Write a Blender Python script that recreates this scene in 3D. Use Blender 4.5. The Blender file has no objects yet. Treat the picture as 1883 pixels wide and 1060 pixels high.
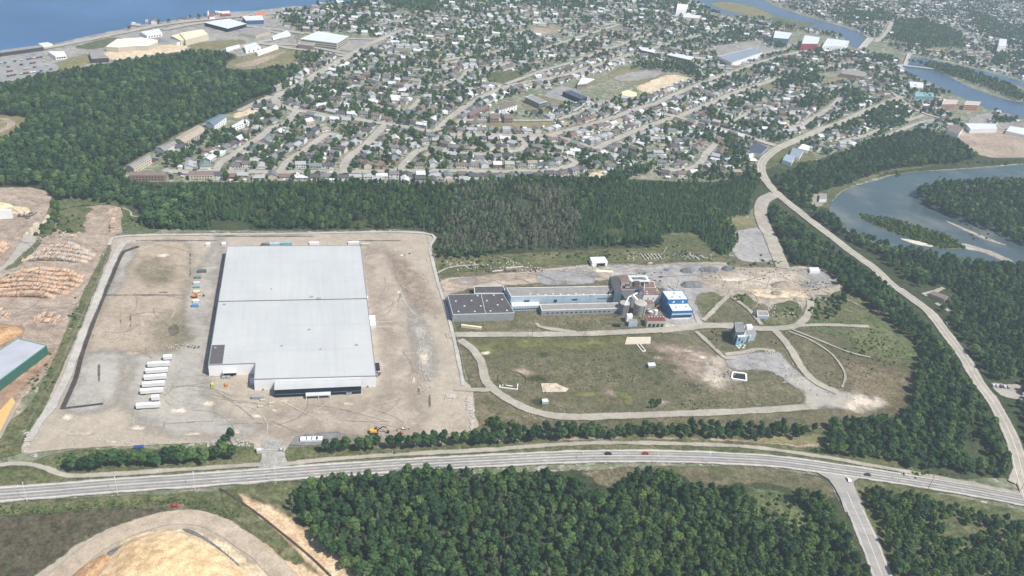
import bpy, bmesh, math, random
import numpy as np
from mathutils import Vector, Matrix
from mathutils.geometry import tessellate_polygon

# ------------------------------------------------------------------ camera, sky, sun
SC = bpy.context.scene
PW, PH, FPX, CAMH = 1883, 1060, 1490.0, 380.0
PITCH, ROLL = math.radians(31.2), math.radians(7.6)
_f = np.array([0, math.cos(PITCH), -math.sin(PITCH)]); _r = np.array([1., 0, 0]); _u = np.cross(_r, _f)
_c, _s = math.cos(ROLL), math.sin(ROLL)
CR, CU, CF = _c*_r + _s*_u, -_s*_r + _c*_u, _f
cd = bpy.data.cameras.new('camera'); cam = bpy.data.objects.new('camera', cd)
SC.collection.objects.link(cam); SC.camera = cam
cam.matrix_world = Matrix(((CR[0], CU[0], -CF[0], 0), (CR[1], CU[1], -CF[1], 0), (CR[2], CU[2], -CF[2], CAMH), (0, 0, 0, 1)))
cd.sensor_width = 36; cd.lens = FPX/PW*36; cd.clip_start = 1; cd.clip_end = 30000

SUN_EL = math.radians(57); SUN_AZ = math.atan2(-0.39, 0.92)      # direction the sun stands in, from +X
world = bpy.data.worlds.new('World'); SC.world = world; world.use_nodes = True
wn = world.node_tree
sky = wn.nodes.new('ShaderNodeTexSky'); sky.sky_type = 'NISHITA'; sky.sun_disc = False
sky.sun_elevation = SUN_EL; sky.sun_rotation = math.pi/2 - SUN_AZ
wn.links.new(sky.outputs[0], wn.nodes['Background'].inputs[0]); wn.nodes['Background'].inputs[1].default_value = 0.095
sl = bpy.data.lights.new('sun', 'SUN'); sl.energy = 4.6; sl.angle = math.radians(.53); sl.color = (1, .935, .845)
sun = bpy.data.objects.new('sun', sl); SC.collection.objects.link(sun)
sd_ = Vector((math.cos(SUN_EL)*math.cos(SUN_AZ), math.cos(SUN_EL)*math.sin(SUN_AZ), math.sin(SUN_EL)))
sun.rotation_euler = sd_.to_track_quat('Z', 'Y').to_euler(); sun.location = (300, 0, 900)
SC.view_settings.view_transform = 'Standard'; SC.view_settings.look = 'None'
SC.view_settings.exposure = 0.42; SC.view_settings.gamma = 1
SC.cycles.transparent_max_bounces = 40; SC.cycles.volume_bounces = 0
SC.cycles.max_bounces = 5; SC.cycles.diffuse_bounces = 2

# ------------------------------------------------------------------ pixel <-> world
def G(x, y, z=0.0):
    d = (x-PW/2)/FPX*CR - (y-PH/2)/FPX*CU + CF
    t = (CAMH-z)/-d[2]
    return Vector((d[0]*t, d[1]*t, z))
def PX(P):
    q = np.asarray(P, float) - np.array([0, 0, CAMH]); a = q@CF
    return np.stack([PW/2+FPX*(q@CR)/a, PH/2-FPX*(q@CU)/a], -1)
def W2(pts): return np.array([G(*p)[:2] for p in pts])
def inside(P, poly):
    x, y = P[..., 0], P[..., 1]; r = np.zeros(x.shape, bool); n = len(poly); j = n-1
    for i in range(n):
        xi, yi = poly[i]; xj, yj = poly[j]
        if yi != yj:
            r ^= ((yi > y) != (yj > y)) & (x < (xj-xi)*(y-yi)/(yj-yi)+xi)
        j = i
    return r
def segdist(P, pts, closed=False):
    d = np.full(P.shape[:-1], 1e9); n = len(pts)
    for i in range(n if closed else n-1):
        a = np.array(pts[i]); b = np.array(pts[(i+1) % n]); ab = b-a
        t = np.clip(((P-a)@ab)/max(ab@ab, 1e-9), 0, 1)
        d = np.minimum(d, np.hypot(P[..., 0]-a[0]-t*ab[0], P[..., 1]-a[1]-t*ab[1]))
    return d
def smooth(pts, closed=False, k=4):
    p = [np.array(q, float) for q in pts]; n = len(p); out = []
    for i in range(n if closed else n-1):
        p0 = p[(i-1) % n] if closed or i > 0 else 2*p[0]-p[1]
        p1, p2 = p[i], p[(i+1) % n]
        p3 = p[(i+2) % n] if closed or i+2 < n else 2*p[-1]-p[-2]
        for j in range(k):
            t = j/k
            out.append(.5*((2*p1)+(-p0+p2)*t+(2*p0-5*p1+4*p2-p3)*t*t+(-p0+3*p1-3*p2+p3)*t**3))
    if not closed: out.append(p[-1])
    return out

# ------------------------------------------------------------------ materials
MATS = {}
def nodes_of(name):
    m = bpy.data.materials.new(name); m.use_nodes = True; nt = m.node_tree
    return m, nt, nt.nodes['Principled BSDF']
def N(nt, t, **kw):
    n = nt.nodes.new(t)
    for k, v in kw.items(): setattr(n, k, v)
    return n
def noise(nt, co, scale, detail=4, rough=.55):
    n = N(nt, 'ShaderNodeTexNoise'); n.inputs['Scale'].default_value = scale; n.inputs['Detail'].default_value = detail
    n.inputs['Roughness'].default_value = rough; nt.links.new(co, n.inputs['Vector']); return n.outputs['Fac']
def ramp(nt, fac, stops):
    r = N(nt, 'ShaderNodeValToRGB'); e = r.color_ramp.elements
    while len(e) < len(stops): e.new(.5)
    for k, (p, c) in zip(e, stops): k.position = p; k.color = (*c, 1)
    nt.links.new(fac, r.inputs[0]); return r.outputs[0]
def mixc(nt, a, b, fac, mode='MIX'):
    m = N(nt, 'ShaderNodeMix', data_type='RGBA', blend_type=mode)
    for k, v in ((0, fac), (6, a), (7, b)):
        if hasattr(v, 'links'): nt.links.new(v, m.inputs[k])
        elif isinstance(v, tuple): m.inputs[k].default_value = (*v[:3], 1)
        else: m.inputs[k].default_value = v
    return m.outputs[2]
def math_(nt, op, a, b=0.0):
    m = N(nt, 'ShaderNodeMath', operation=op)
    for k, v in ((0, a), (1, b)):
        if hasattr(v, 'links'): nt.links.new(v, m.inputs[k])
        else: m.inputs[k].default_value = v
    return m.outputs[0]
def wco(nt): return N(nt, 'ShaderNodeNewGeometry').outputs['Position']

def ground_mat(name, cols, big=.012, mid=.09, fine=.7, rough=.95, spots=None, streak=None, spot_at=.62, edge=True, fine_amt=.35):
    """cols: dark, middle, light; spots: colour of scattered patches; streak=(angle, colour)"""
    if name in MATS: return MATS[name]
    m, nt, b = nodes_of(name); co = wco(nt)
    f = math_(nt, 'ADD', math_(nt, 'MULTIPLY', noise(nt, co, big, 5), .55), math_(nt, 'MULTIPLY', noise(nt, co, mid, 6, .65), .45))
    c = ramp(nt, f, [(.36, cols[0]), (.5, cols[1]), (.64, cols[2])])
    fn = noise(nt, co, fine, 3, .75); f2 = noise(nt, co, .16, 7, .78)
    c = mixc(nt, c, ramp(nt, fn, [(.36, (.5, .5, .5)), (.64, (1.4, 1.4, 1.4))]), min(1, fine_amt*1.5), 'MULTIPLY')
    c = mixc(nt, c, ramp(nt, f2, [(.36, (.55, .56, .52)), (.5, (1, 1, 1)), (.64, (1.32, 1.3, 1.3))]), min(1, fine_amt*1.7), 'MULTIPLY')
    if spots:
        s = noise(nt, co, mid*1.7, 7, .7)
        mk = ramp(nt, s, [(spot_at, (0, 0, 0)), (spot_at+.05, (1, 1, 1))])
        c = mixc(nt, c, spots, mk)
    if streak:
        mp = N(nt, 'ShaderNodeMapping'); nt.links.new(co, mp.inputs[0]); mp.inputs['Rotation'].default_value = (0, 0, streak[0])
        mp.inputs['Scale'].default_value = (.012, .3, 1)
        s = noise(nt, mp.outputs[0], 1.0, 4, .6)
        c = mixc(nt, c, streak[1], math_(nt, 'MULTIPLY', ramp(nt, s, [(.54, (0, 0, 0)), (.66, (1, 1, 1))]), .55))
    nt.links.new(c, b.inputs['Base Color']); b.inputs['Roughness'].default_value = rough
    b.inputs['Specular IOR Level'].default_value = .15
    if edge:
        a = N(nt, 'ShaderNodeAttribute', attribute_name='edge')
        e = math_(nt, 'ADD', a.outputs['Fac'], math_(nt, 'MULTIPLY', math_(nt, 'SUBTRACT', noise(nt, co, .06, 6, .68), .5), 4.2))
        mr = N(nt, 'ShaderNodeMapRange', interpolation_type='SMOOTHSTEP')
        sf = N(nt, 'ShaderNodeAttribute', attribute_name='soft').outputs['Fac']; nt.links.new(math_(nt, 'MULTIPLY', sf, -1.0), mr.inputs[1]); nt.links.new(sf, mr.inputs[2])
        nt.links.new(e, mr.inputs[0]); nt.links.new(mr.outputs[0], b.inputs['Alpha'])
    MATS[name] = m; return m
def plain(name, col, rough=.8, var=.12, scale=.4, metal=0.0, objcol=False, spec=.3):
    if name in MATS: return MATS[name]
    m, nt, b = nodes_of(name); co = wco(nt)
    n = noise(nt, co, scale, 5, .65)
    v = ramp(nt, n, [(.25, (1-var*2,)*3), (.5, (1-var*.4,)*3), (.75, (1+var,)*3)])
    base = N(nt, 'ShaderNodeObjectInfo').outputs['Color'] if objcol else tuple(col)
    c = mixc(nt, base, v, 1.0, 'MULTIPLY')
    nt.links.new(c, b.inputs['Base Color']); b.inputs['Roughness'].default_value = rough
    b.inputs['Metallic'].default_value = metal; b.inputs['Specular IOR Level'].default_value = spec
    MATS[name] = m; return m
def leaf_mat(name, cols, big=.02):
    m, nt, b = nodes_of(name); co = wco(nt)
    r = N(nt, 'ShaderNodeObjectInfo').outputs['Random']
    f = math_(nt, 'ADD', math_(nt, 'MULTIPLY', r, .62), math_(nt, 'MULTIPLY', noise(nt, co, big, 3), .38))
    c = ramp(nt, f, [(.2, cols[0]), (.42, cols[1]), (.6, cols[2]), (.8, cols[3])])
    c = mixc(nt, c, ramp(nt, noise(nt, co, .9, 2), [(.3, (.7, .7, .7)), (.7, (1.3, 1.3, 1.3))]), .8, 'MULTIPLY')
    c = mixc(nt, c, (1.72, 1.82, 1.55), 1.0, 'MULTIPLY')
    nt.links.new(c, b.inputs['Base Color']); b.inputs['Roughness'].default_value = .7
    b.inputs['Specular IOR Level'].default_value = .12
    tr = N(nt, 'ShaderNodeBsdfTranslucent'); nt.links.new(c, tr.inputs[0]); mx = N(nt, 'ShaderNodeMixShader'); mx.inputs[0].default_value = .4
    nt.links.new(b.outputs[0], mx.inputs[1]); nt.links.new(tr.outputs[0], mx.inputs[2]); nt.links.new(mx.outputs[0], nt.nodes['Material Output'].inputs[0])
    MATS[name] = m; return m
def water_mat(name, col, rough=.12, bump=.25, scale=.12, shoal=None):
    m, nt, b = nodes_of(name); co = wco(nt)
    c = ramp(nt, noise(nt, co, .006, 4), [(.3, tuple(x*.8 for x in col)), (.7, tuple(x*1.2 for x in col))])
    if shoal:
        s = ramp(nt, noise(nt, co, .014, 4, .6), [(.5, (0, 0, 0)), (.72, (1, 1, 1))])
        c = mixc(nt, c, shoal, math_(nt, 'MULTIPLY', s, .6))
    nt.links.new(c, b.inputs['Base Color']); b.inputs['Roughness'].default_value = rough; b.inputs['IOR'].default_value = 1.33
    bp = N(nt, 'ShaderNodeBump'); bp.inputs['Strength'].default_value = bump; bp.inputs['Distance'].default_value = .6
    nt.links.new(noise(nt, co, scale, 4), bp.inputs['Height']); nt.links.new(bp.outputs[0], b.inputs['Normal'])
    return m

# ------------------------------------------------------------------ object helpers
COL = SC.collection
def tag(o, label=None, cat=None, group=None, kind=None):
    if label: o['label'] = label
    if cat: o['category'] = cat
    if group: o['group'] = group
    if kind: o['kind'] = kind
    return o
def empty(name, loc, rz=0.0, label=None, cat=None, group=None):
    o = bpy.data.objects.new(name, None); COL.objects.link(o); o.location = loc; o.rotation_euler = (0, 0, rz)
    o.empty_display_size = .5
    return tag(o, label, cat, group)
def mobj(name, verts, faces, mat, parent=None, smooth_=False, color=None):
    me = bpy.data.meshes.new(name); me.from_pydata([tuple(v) for v in verts], [], faces)
    for k in (mat if isinstance(mat, (list, tuple)) else [mat]): me.materials.append(k)
    if smooth_: me.polygons.foreach_set('use_smooth', [True]*len(me.polygons))
    o = bpy.data.objects.new(name, me); COL.objects.link(o)
    if parent: o.parent = parent
    if color: o.color = (*color, 1)
    return o
class MB:
    def __init__(s): s.v = []; s.f = []
    def add(s, v, f):
        k = len(s.v); s.v += [tuple(p) for p in v]; s.f += [tuple(i+k for i in q) for q in f]; return s
    def box(s, x0, x1, y0, y1, z0, z1, M=None):
        v = [Vector((x, y, z)) for z in (z0, z1) for x, y in ((x0, y0), (x1, y0), (x1, y1), (x0, y1))]
        if M: v = [M@p for p in v]
        return s.add(v, [(3, 2, 1, 0), (4, 5, 6, 7), (0, 1, 5, 4), (1, 2, 6, 5), (2, 3, 7, 6), (3, 0, 4, 7)])
    def prism(s, poly, z0, z1, bottom=False):
        n = len(poly); a = sum(poly[i][0]*poly[(i+1) % n][1]-poly[(i+1) % n][0]*poly[i][1] for i in range(n))
        if a < 0: poly = poly[::-1]
        v = [(p[0], p[1], z0) for p in poly]+[(p[0], p[1], z1) for p in poly]
        f = [(i, (i+1) % n, n+(i+1) % n, n+i) for i in range(n)]+[tuple(range(n, 2*n))]
        if bottom: f.append(tuple(range(n))[::-1])
        return s.add(v, f)
    def tube(s, p, q, r0, r1=None, n=8, cap=True):
        r1 = r0 if r1 is None else r1; p, q = Vector(p), Vector(q); d = (q-p).normalized()
        a = d.orthogonal().normalized(); b = d.cross(a); v = []
        for c, r in ((p, r0), (q, r1)):
            v += [c+a*math.cos(t*2*math.pi/n)*r+b*math.sin(t*2*math.pi/n)*r for t in range(n)]
        f = [(i, (i+1) % n, n+(i+1) % n, n+i) for i in range(n)]
        if cap: f += [tuple(range(n, 2*n)), tuple(range(n))[::-1]]
        return s.add(v, f)
    def build(s, name, mat, parent=None, **k): return mobj(name, s.v, s.f, mat, parent, **k)

ZL = [0.02]
SOFT = {'yard_gravel': 1.6, 'yard_dirt': 1.5, 'weedy_patch': 1.7, 'pale_scrape': .8, 'asphalt_lot': .8, 'weeds': 1.2, 'dry_patch': 1.6, 'bare_patch': 1.4, 'sandy_ground': 1.1, 'rubble_strip': 1.3, 'oil_stain': 1.0, 'open_lot': .8, 'chip_ground': .8, 'bark_ground': .9, 'meadow': .7, 'gravel_lot': .8, 'sea': .1}
def patch(name, px, mat, amp=2.5, sm=True, label=None, world_pts=False, maxn=130, soft=None):
    """a ground sheet with a ragged natural edge: 'edge' holds distance inside its outline in units of amp"""
    pts = list(px) if world_pts else [tuple(G(*p)[:2]) for p in px]
    if sm: pts = smooth(pts, True, 3)
    pts = np.array([tuple(p) for p in pts]); lo, hi = pts.min(0)-amp*1.6, pts.max(0)+amp*1.6
    st = max((hi-lo).max()/maxn, .4, min((hi-lo).min()/6, amp)) if (hi-lo).max()/maxn < amp*2 else (hi-lo).max()/(maxn*1.5)
    nx, ny = int((hi[0]-lo[0])/st)+2, int((hi[1]-lo[1])/st)+2
    X, Y = np.meshgrid(lo[0]+np.arange(nx)*st, lo[1]+np.arange(ny)*st, indexing='ij'); P = np.stack([X, Y], -1)
    d = segdist(P, pts, True)*np.where(inside(P, pts), 1, -1)
    keep = np.maximum.reduce([d[:-1, :-1], d[1:, :-1], d[1:, 1:], d[:-1, 1:]]) > -amp*1.5
    idx = np.arange(nx*ny).reshape(nx, ny)
    q = np.stack([idx[:-1, :-1], idx[1:, :-1], idx[1:, 1:], idx[:-1, 1:]], -1)[keep]
    use, inv = np.unique(q, return_inverse=True); inv = inv.reshape(q.shape)
    ZL[0] += .004; V = np.c_[X.ravel()[use], Y.ravel()[use], np.full(len(use), ZL[0])]
    me = bpy.data.meshes.new(name); me.from_pydata(V.tolist(), [], inv.tolist()); me.materials.append(mat)
    at = me.attributes.new('edge', 'FLOAT', 'POINT'); at.data.foreach_set('value', (d.ravel()[use]/amp).astype(np.float32))
    soft = soft or SOFT.get(name, .4); at = me.attributes.new('soft', 'FLOAT', 'POINT'); at.data.foreach_set('value', np.full(len(use), soft, np.float32))
    o = bpy.data.objects.new(name, me); COL.objects.link(o); return tag(o, label, kind='structure')
ZR = [.95]
def strip_mesh(mb, pts, w, z, w2=None):
    pts = [Vector((p[0], p[1])) for p in pts]; n = len(pts); V = []
    for i, p in enumerate(pts):
        d = (pts[min(i+1, n-1)]-pts[max(i-1, 0)]).normalized(); nn = Vector((-d.y, d.x))
        ww = w if w2 is None else w+(w2-w)*i/(n-1)
        V += [(*(p+nn*ww/2), z), (*(p-nn*ww/2), z)]
    mb.add(V, [(2*i, 2*i+1, 2*i+3, 2*i+2) for i in range(n-1)])
ROADS = []
def road(name, px, w, mat, sm=True, k=5, label=None, w2=None, off=0, reg=True, z=None):
    pts = [tuple(G(*p)[:2]) for p in px]
    if sm: pts = smooth(pts, False, k)
    if z is None: ZR[0] += .002; z = ZR[0]
    if mat.get('ragged'):
        am = .9 if w > 3 else .45; ex = am*1.5; n = len(pts); C = [[*map(tuple, offset(pts, d))] for d in (w/2+ex, w/2, 0, -w/2, -w/2-ex)]; vals = (-1.5, 0, w/2/am, 0, -1.5)
        V = [(*C[j][i], z) for i in range(n) for j in range(5)]; Fc = [(i*5+j, i*5+j+1, i*5+j+6, i*5+j+5) for i in range(n-1) for j in range(4)]
        o = mobj(name, V, Fc, mat); at = o.data.attributes.new('edge', 'FLOAT', 'POINT'); at.data.foreach_set('value', np.array(vals*n, np.float32))
        at = o.data.attributes.new('soft', 'FLOAT', 'POINT'); at.data.foreach_set('value', np.full(5*n, .6, np.float32)); tag(o, label, kind='structure')
    else:
        mb = MB(); strip_mesh(mb, pts, w, z, w2)
        o = mb.build(name, mat); tag(o, label, kind='structure')
    if reg: ROADS.append((np.array([tuple(p) for p in pts]), w))
    return pts
def offset(pts, d):
    pts = [Vector((p[0], p[1])) for p in pts]; n = len(pts); out = []
    for i, p in enumerate(pts):
        t = (pts[min(i+1, n-1)]-pts[max(i-1, 0)]).normalized(); out.append(p+Vector((-t.y, t.x))*d)
    return out
def cut(pts, a, b):
    """part of a polyline between arc lengths a and b"""
    out = []; s = 0
    for p, q in zip(pts[:-1], pts[1:]):
        L = (Vector(q)-Vector(p)).length
        if s+L > a and s < b:
            t0, t1 = max(0, (a-s)/L), min(1, (b-s)/L)
            if not out: out.append(Vector(p).lerp(Vector(q), t0))
            out.append(Vector(p).lerp(Vector(q), t1))
        s += L
    return out
def length(pts): return sum((Vector(q)-Vector(p)).length for p, q in zip(pts[:-1], pts[1:]))
ORD = ['first', 'second', 'third', 'fourth', 'fifth', 'sixth', 'seventh', 'eighth', 'ninth', 'tenth', 'eleventh', 'twelfth', 'thirteenth', 'fourteenth', 'fifteenth', 'sixteenth', 'seventeenth', 'eighteenth', 'nineteenth', 'twentieth']
TENS = {2: 'twenty', 3: 'thirty', 4: 'forty', 5: 'fifty', 6: 'sixty', 7: 'seventy'}
def nth(i):
    if i < 20: return ORD[i]
    t, u = divmod(i+1, 10)
    return (TENS[t][:-1]+'ieth') if u == 0 else TENS[t]+'-'+ORD[u-1]

# ------------------------------------------------------------------ ground and water
soil = ground_mat('town soil', [(.09, .13, .06), (.16, .175, .11), (.28, .265, .22)], .03, .09, .35, spots=(.38, .36, .32), spot_at=.55, edge=False)
mb = MB(); mb.add([(-12000, -3000, 0), (12000, -3000, 0), (12000, 16000, 0), (-12000, 16000, 0)], [(0, 1, 2, 3)])
tag(mb.build('ground', soil), kind='structure')

forest_floor = ground_mat('forest floor', [(.03, .045, .02), (.045, .06, .028), (.075, .085, .045)], fine_amt=.5)
meadow = ground_mat('dry meadow', [(.082, .086, .044), (.125, .115, .068), (.185, .158, .105)], .014, .07, .5, spots=(.085, .1, .045), spot_at=.56, fine_amt=.5)
grass = ground_mat('rough grass', [(.06, .078, .032), (.1, .112, .05), (.165, .155, .085)], .02, .1, .5, spots=(.2, .18, .12), spot_at=.6, fine_amt=.5)
lawn = ground_mat('green grass', [(.06, .085, .035), (.09, .115, .05), (.14, .15, .07)], .02, .1, .5, spots=(.15, .15, .09), spot_at=.58, fine_amt=.55)
olive = ground_mat('olive grass', [(.13, .13, .06), (.19, .175, .09), (.25, .22, .12)], .02, .1, .5)
gravel = ground_mat('tan gravel', [(.32, .28, .225), (.37, .325, .262), (.42, .37, .305)], .01, .05, .6, spots=(.5, .43, .33), spot_at=.7, streak=(.3, (.32, .285, .24)), fine_amt=.17)
gravel_grey = ground_mat('grey gravel', [(.29, .273, .245), (.34, .322, .29), (.39, .367, .33)], .015, .06, .6, streak=(.28, (.41, .37, .31)), fine_amt=.17)
asphalt_pad = ground_mat('worn asphalt', [(.22, .22, .22), (.27, .268, .265), (.33, .32, .31)], .03, .1, .8, fine_amt=.3)
dirt = ground_mat('brown dirt', [(.24, .185, .14), (.32, .255, .2), (.4, .33, .265)], .02, .1, .6, spots=(.2, .18, .12), spot_at=.66)
pink_dirt = ground_mat('pinkish bark dirt', [(.25, .195, .15), (.33, .265, .21), (.4, .33, .265)], .02, .08, .6, streak=(1.1, (.22, .18, .155)), fine_amt=.3)
sand = ground_mat('pale sand', [(.45, .36, .24), (.56, .46, .32), (.66, .57, .42)], .03, .12, .7)
pale = ground_mat('pale scrape', [(.48, .42, .33), (.56, .5, .41), (.66, .6, .5)], .05, .2, .9)
dark_soil = ground_mat('dark soil', [(.09, .08, .065), (.13, .115, .095), (.18, .16, .13)], .05, .2, .9)
orange_dirt = ground_mat('orange bark', [(.23, .15, .1), (.32, .215, .15), (.42, .3, .21)], .05, .15, .9)
blue_gravel = ground_mat('bluish gravel', [(.24, .235, .235), (.31, .3, .295), (.39, .37, .35)], .03, .12, .8, fine_amt=.3)
flowers = ground_mat('yellowing weeds', [(.1, .115, .045), (.145, .15, .06), (.2, .185, .085)], .05, .3, .9)
sea_m = water_mat('sea water', (.045, .12, .25), .35, .15, .05)
river_m = water_mat('river water', (.055, .085, .095), .22, .1, .12, shoal=(.2, .2, .17))
estuary_m = water_mat('estuary water', (.05, .1, .16), .25, .12, .1)

# (sea, river and estuary outlines as photographed pixels, laid onto the ground plane)
shore = [(-140, 150), (0, 97), (60, 84), (90, 80), (180, 60), (232, 48), (280, 40), (340, 32), (384, 27), (440, 20), (480, 16), (560, 8), (640, 2), (760, -8), (900, -30)]
sea = patch('sea', shore+[(900, -260), (-700, -260), (-700, 330)], sea_m, 4, sm=False)
def flat(name, px, mat, sm=True, z=None):
    pts = [tuple(G(*p)[:2]) for p in px]
    if sm: pts = [tuple(p) for p in smooth(pts, True, 4)]
    if z is None: ZL[0] += .004; z = ZL[0]
    t = tessellate_polygon([[Vector((*p, 0)) for p in pts]])
    fc = []
    for a, b, c in t:
        A, B, C = pts[a], pts[b], pts[c]
        fc.append((a, b, c) if (B[0]-A[0])*(C[1]-A[1])-(B[1]-A[1])*(C[0]-A[0]) > 0 else (a, c, b))
    return tag(mobj(name, [(*p, z) for p in pts], fc, mat), kind='structure')
BANK = ground_mat('river bank', [(.2, .19, .15), (.3, .28, .23), (.42, .39, .33)], .03, .12, .7)
EST = [(1230, -30), (1262, -8), (1272, 3), (1300, 14), (1340, 28), (1400, 30), (1441, 42), (1485, 50), (1544, 63), (1560, 82), (1588, 92), (1597, 74), (1590, 64), (1564, 53), (1523, 41), (1451, 20), (1412, 3), (1385, -12), (1380, -40)]
MIDR = [(1660, 118), (1672, 106), (1700, 106), (1721, 111), (1760, 119), (1800, 128), (1883, 150), (1990, 180), (1990, 192), (1883, 160), (1800, 139), (1745, 127), (1718, 124), (1722, 130), (1751, 143), (1780, 158), (1821, 174), (1849, 182), (1883, 189), (1990, 215), (1990, 250), (1883, 219), (1851, 208), (1810, 198), (1780, 184), (1746, 170), (1715, 153), (1690, 143), (1667, 131)]
LOWR = [(2000, 285), (1883, 301), (1836, 306), (1780, 310), (1695, 315), (1646, 321), (1613, 331), (1564, 344), (1544, 357), (1528, 372), (1521, 384), (1533, 396), (1559, 422), (1605, 443), (1646, 457), (1728, 475), (1862, 498), (2010, 520)]
flat('river_bank', [(x+(0 if 1 else 0), y) for x, y in LOWR[:1]]+[(1883, 295), (1780, 304), (1695, 309), (1640, 315), (1605, 326), (1557, 338), (1535, 353), (1518, 370), (1512, 388), (1530, 410)]+LOWR[12:], BANK)
flat('estuary', EST, estuary_m); flat('mill_pond', MIDR, estuary_m); flat('river', LOWR, river_m)
patch('estuary_marsh', [(1310, 5), (1345, 4), (1390, 14), (1425, 30), (1405, 33), (1360, 25), (1325, 15)], olive, 5)
ISLE = [(1677, 349), (1697, 338), (1733, 331), (1800, 327), (1883, 328), (2010, 330), (2010, 480), (1883, 461), (1854, 451), (1800, 428), (1733, 403), (1708, 390), (1690, 370)]
flat('island_shore', ISLE, BANK)
flat('island', [(1681, 350), (1700, 340), (1735, 333), (1883, 330), (2010, 332), (2010, 476), (1883, 456), (1862, 446), (1800, 420), (1740, 396), (1712, 387), (1695, 370)], forest_floor)
patch('gravel_bar', [(1738, 405), (1760, 413), (1800, 430), (1830, 442), (1852, 451), (1820, 443), (1790, 431), (1757, 415)], BANK, .8)
ISLET = [(1577, 393), (1600, 395), (1631, 400), (1669, 410), (1720, 426), (1759, 444), (1774, 456), (1733, 457), (1682, 441), (1631, 423), (1592, 405)]
patch('islet', ISLET, lawn, 1)
patch('gravel_bar', [(1656, 438), (1680, 441), (1706, 448), (1716, 453), (1696, 451), (1672, 445)], pale, 1.2)
patch('gravel_bar', [(1762, 446), (1785, 450), (1810, 457), (1835, 466), (1862, 479), (1856, 483), (1832, 474), (1802, 462), (1780, 458)], BANK, 1.5)

# land cover
GREY_TOWN = ground_mat('paved town ground', [(.2, .19, .175), (.27, .26, .24), (.33, .32, .3)], .02, .08, .6)
patch('forest_ground', [(-200, 200), (0, 156), (46, 143), (97, 132), (178, 119), (280, 103), (339, 95), (433, 99), (413, 125), (480, 125), (556, 135), (495, 171), (446, 196), (377, 224), (326, 247), (285, 275), (242, 298), (224, 330), (420, 335), (600, 333), (820, 340), (950, 326), (1090, 324), (1180, 330), (1320, 334), (1385, 310), (1400, 345), (1375, 395), (1345, 400), (1350, 450), (1320, 475), (1225, 455), (1000, 465), (870, 482), (800, 480), (780, 425), (600, 424), (260, 420), (200, 400), (80, 430), (97, 362), (0, 345), (-200, 360)], forest_floor, 3, maxn=200)
patch('shore_land', [(-60, 120), (0, 100), (90, 82), (180, 62), (280, 42), (384, 29), (480, 18), (560, 12), (540, 60), (560, 110), (480, 125), (436, 125), (433, 99), (339, 95), (280, 103), (178, 119), (97, 132), (46, 143), (0, 156), (-60, 175)], GREY_TOWN, 3, maxn=160)
patch('grassland', [(90, 122), (150, 100), (162, 102), (170, 115), (100, 130)], olive, 3)
patch('grassland', [(350, 82), (380, 76), (440, 72), (450, 82), (400, 90), (360, 92)], olive, 3)
patch('grassland', [(140, 85), (200, 70), (230, 72), (190, 86), (160, 90)], lawn, 3)
patch('grassland', [(420, 112), (480, 95), (540, 85), (556, 110), (480, 126), (430, 124)], olive, 5)
patch('dirt_lot', [(180, 98), (240, 90), (330, 80), (340, 92), (280, 100), (215, 110)], sand, 4)
patch('dirt_lot', [(430, 118), (470, 108), (500, 100), (530, 92), (500, 108), (460, 122)], dirt, 3)
patch('parking_lot', [(-60, 125), (10, 104), (60, 112), (105, 118), (100, 132), (46, 143), (0, 155), (-60, 172)], asphalt_pad, 2)
patch('parking_lot', [(395, 25), (470, 20), (500, 30), (430, 48), (395, 40)], asphalt_pad, 2)
patch('clearing', [(-60, 205), (0, 208), (52, 216), (35, 238), (0, 262), (-60, 285)], olive, 3)
patch('dirt_track', [(-60, 214), (0, 215), (28, 224), (18, 236), (0, 245), (-60, 270), (-60, 262), (0, 238), (12, 228), (0, 220)], pink_dirt, 2)
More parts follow.
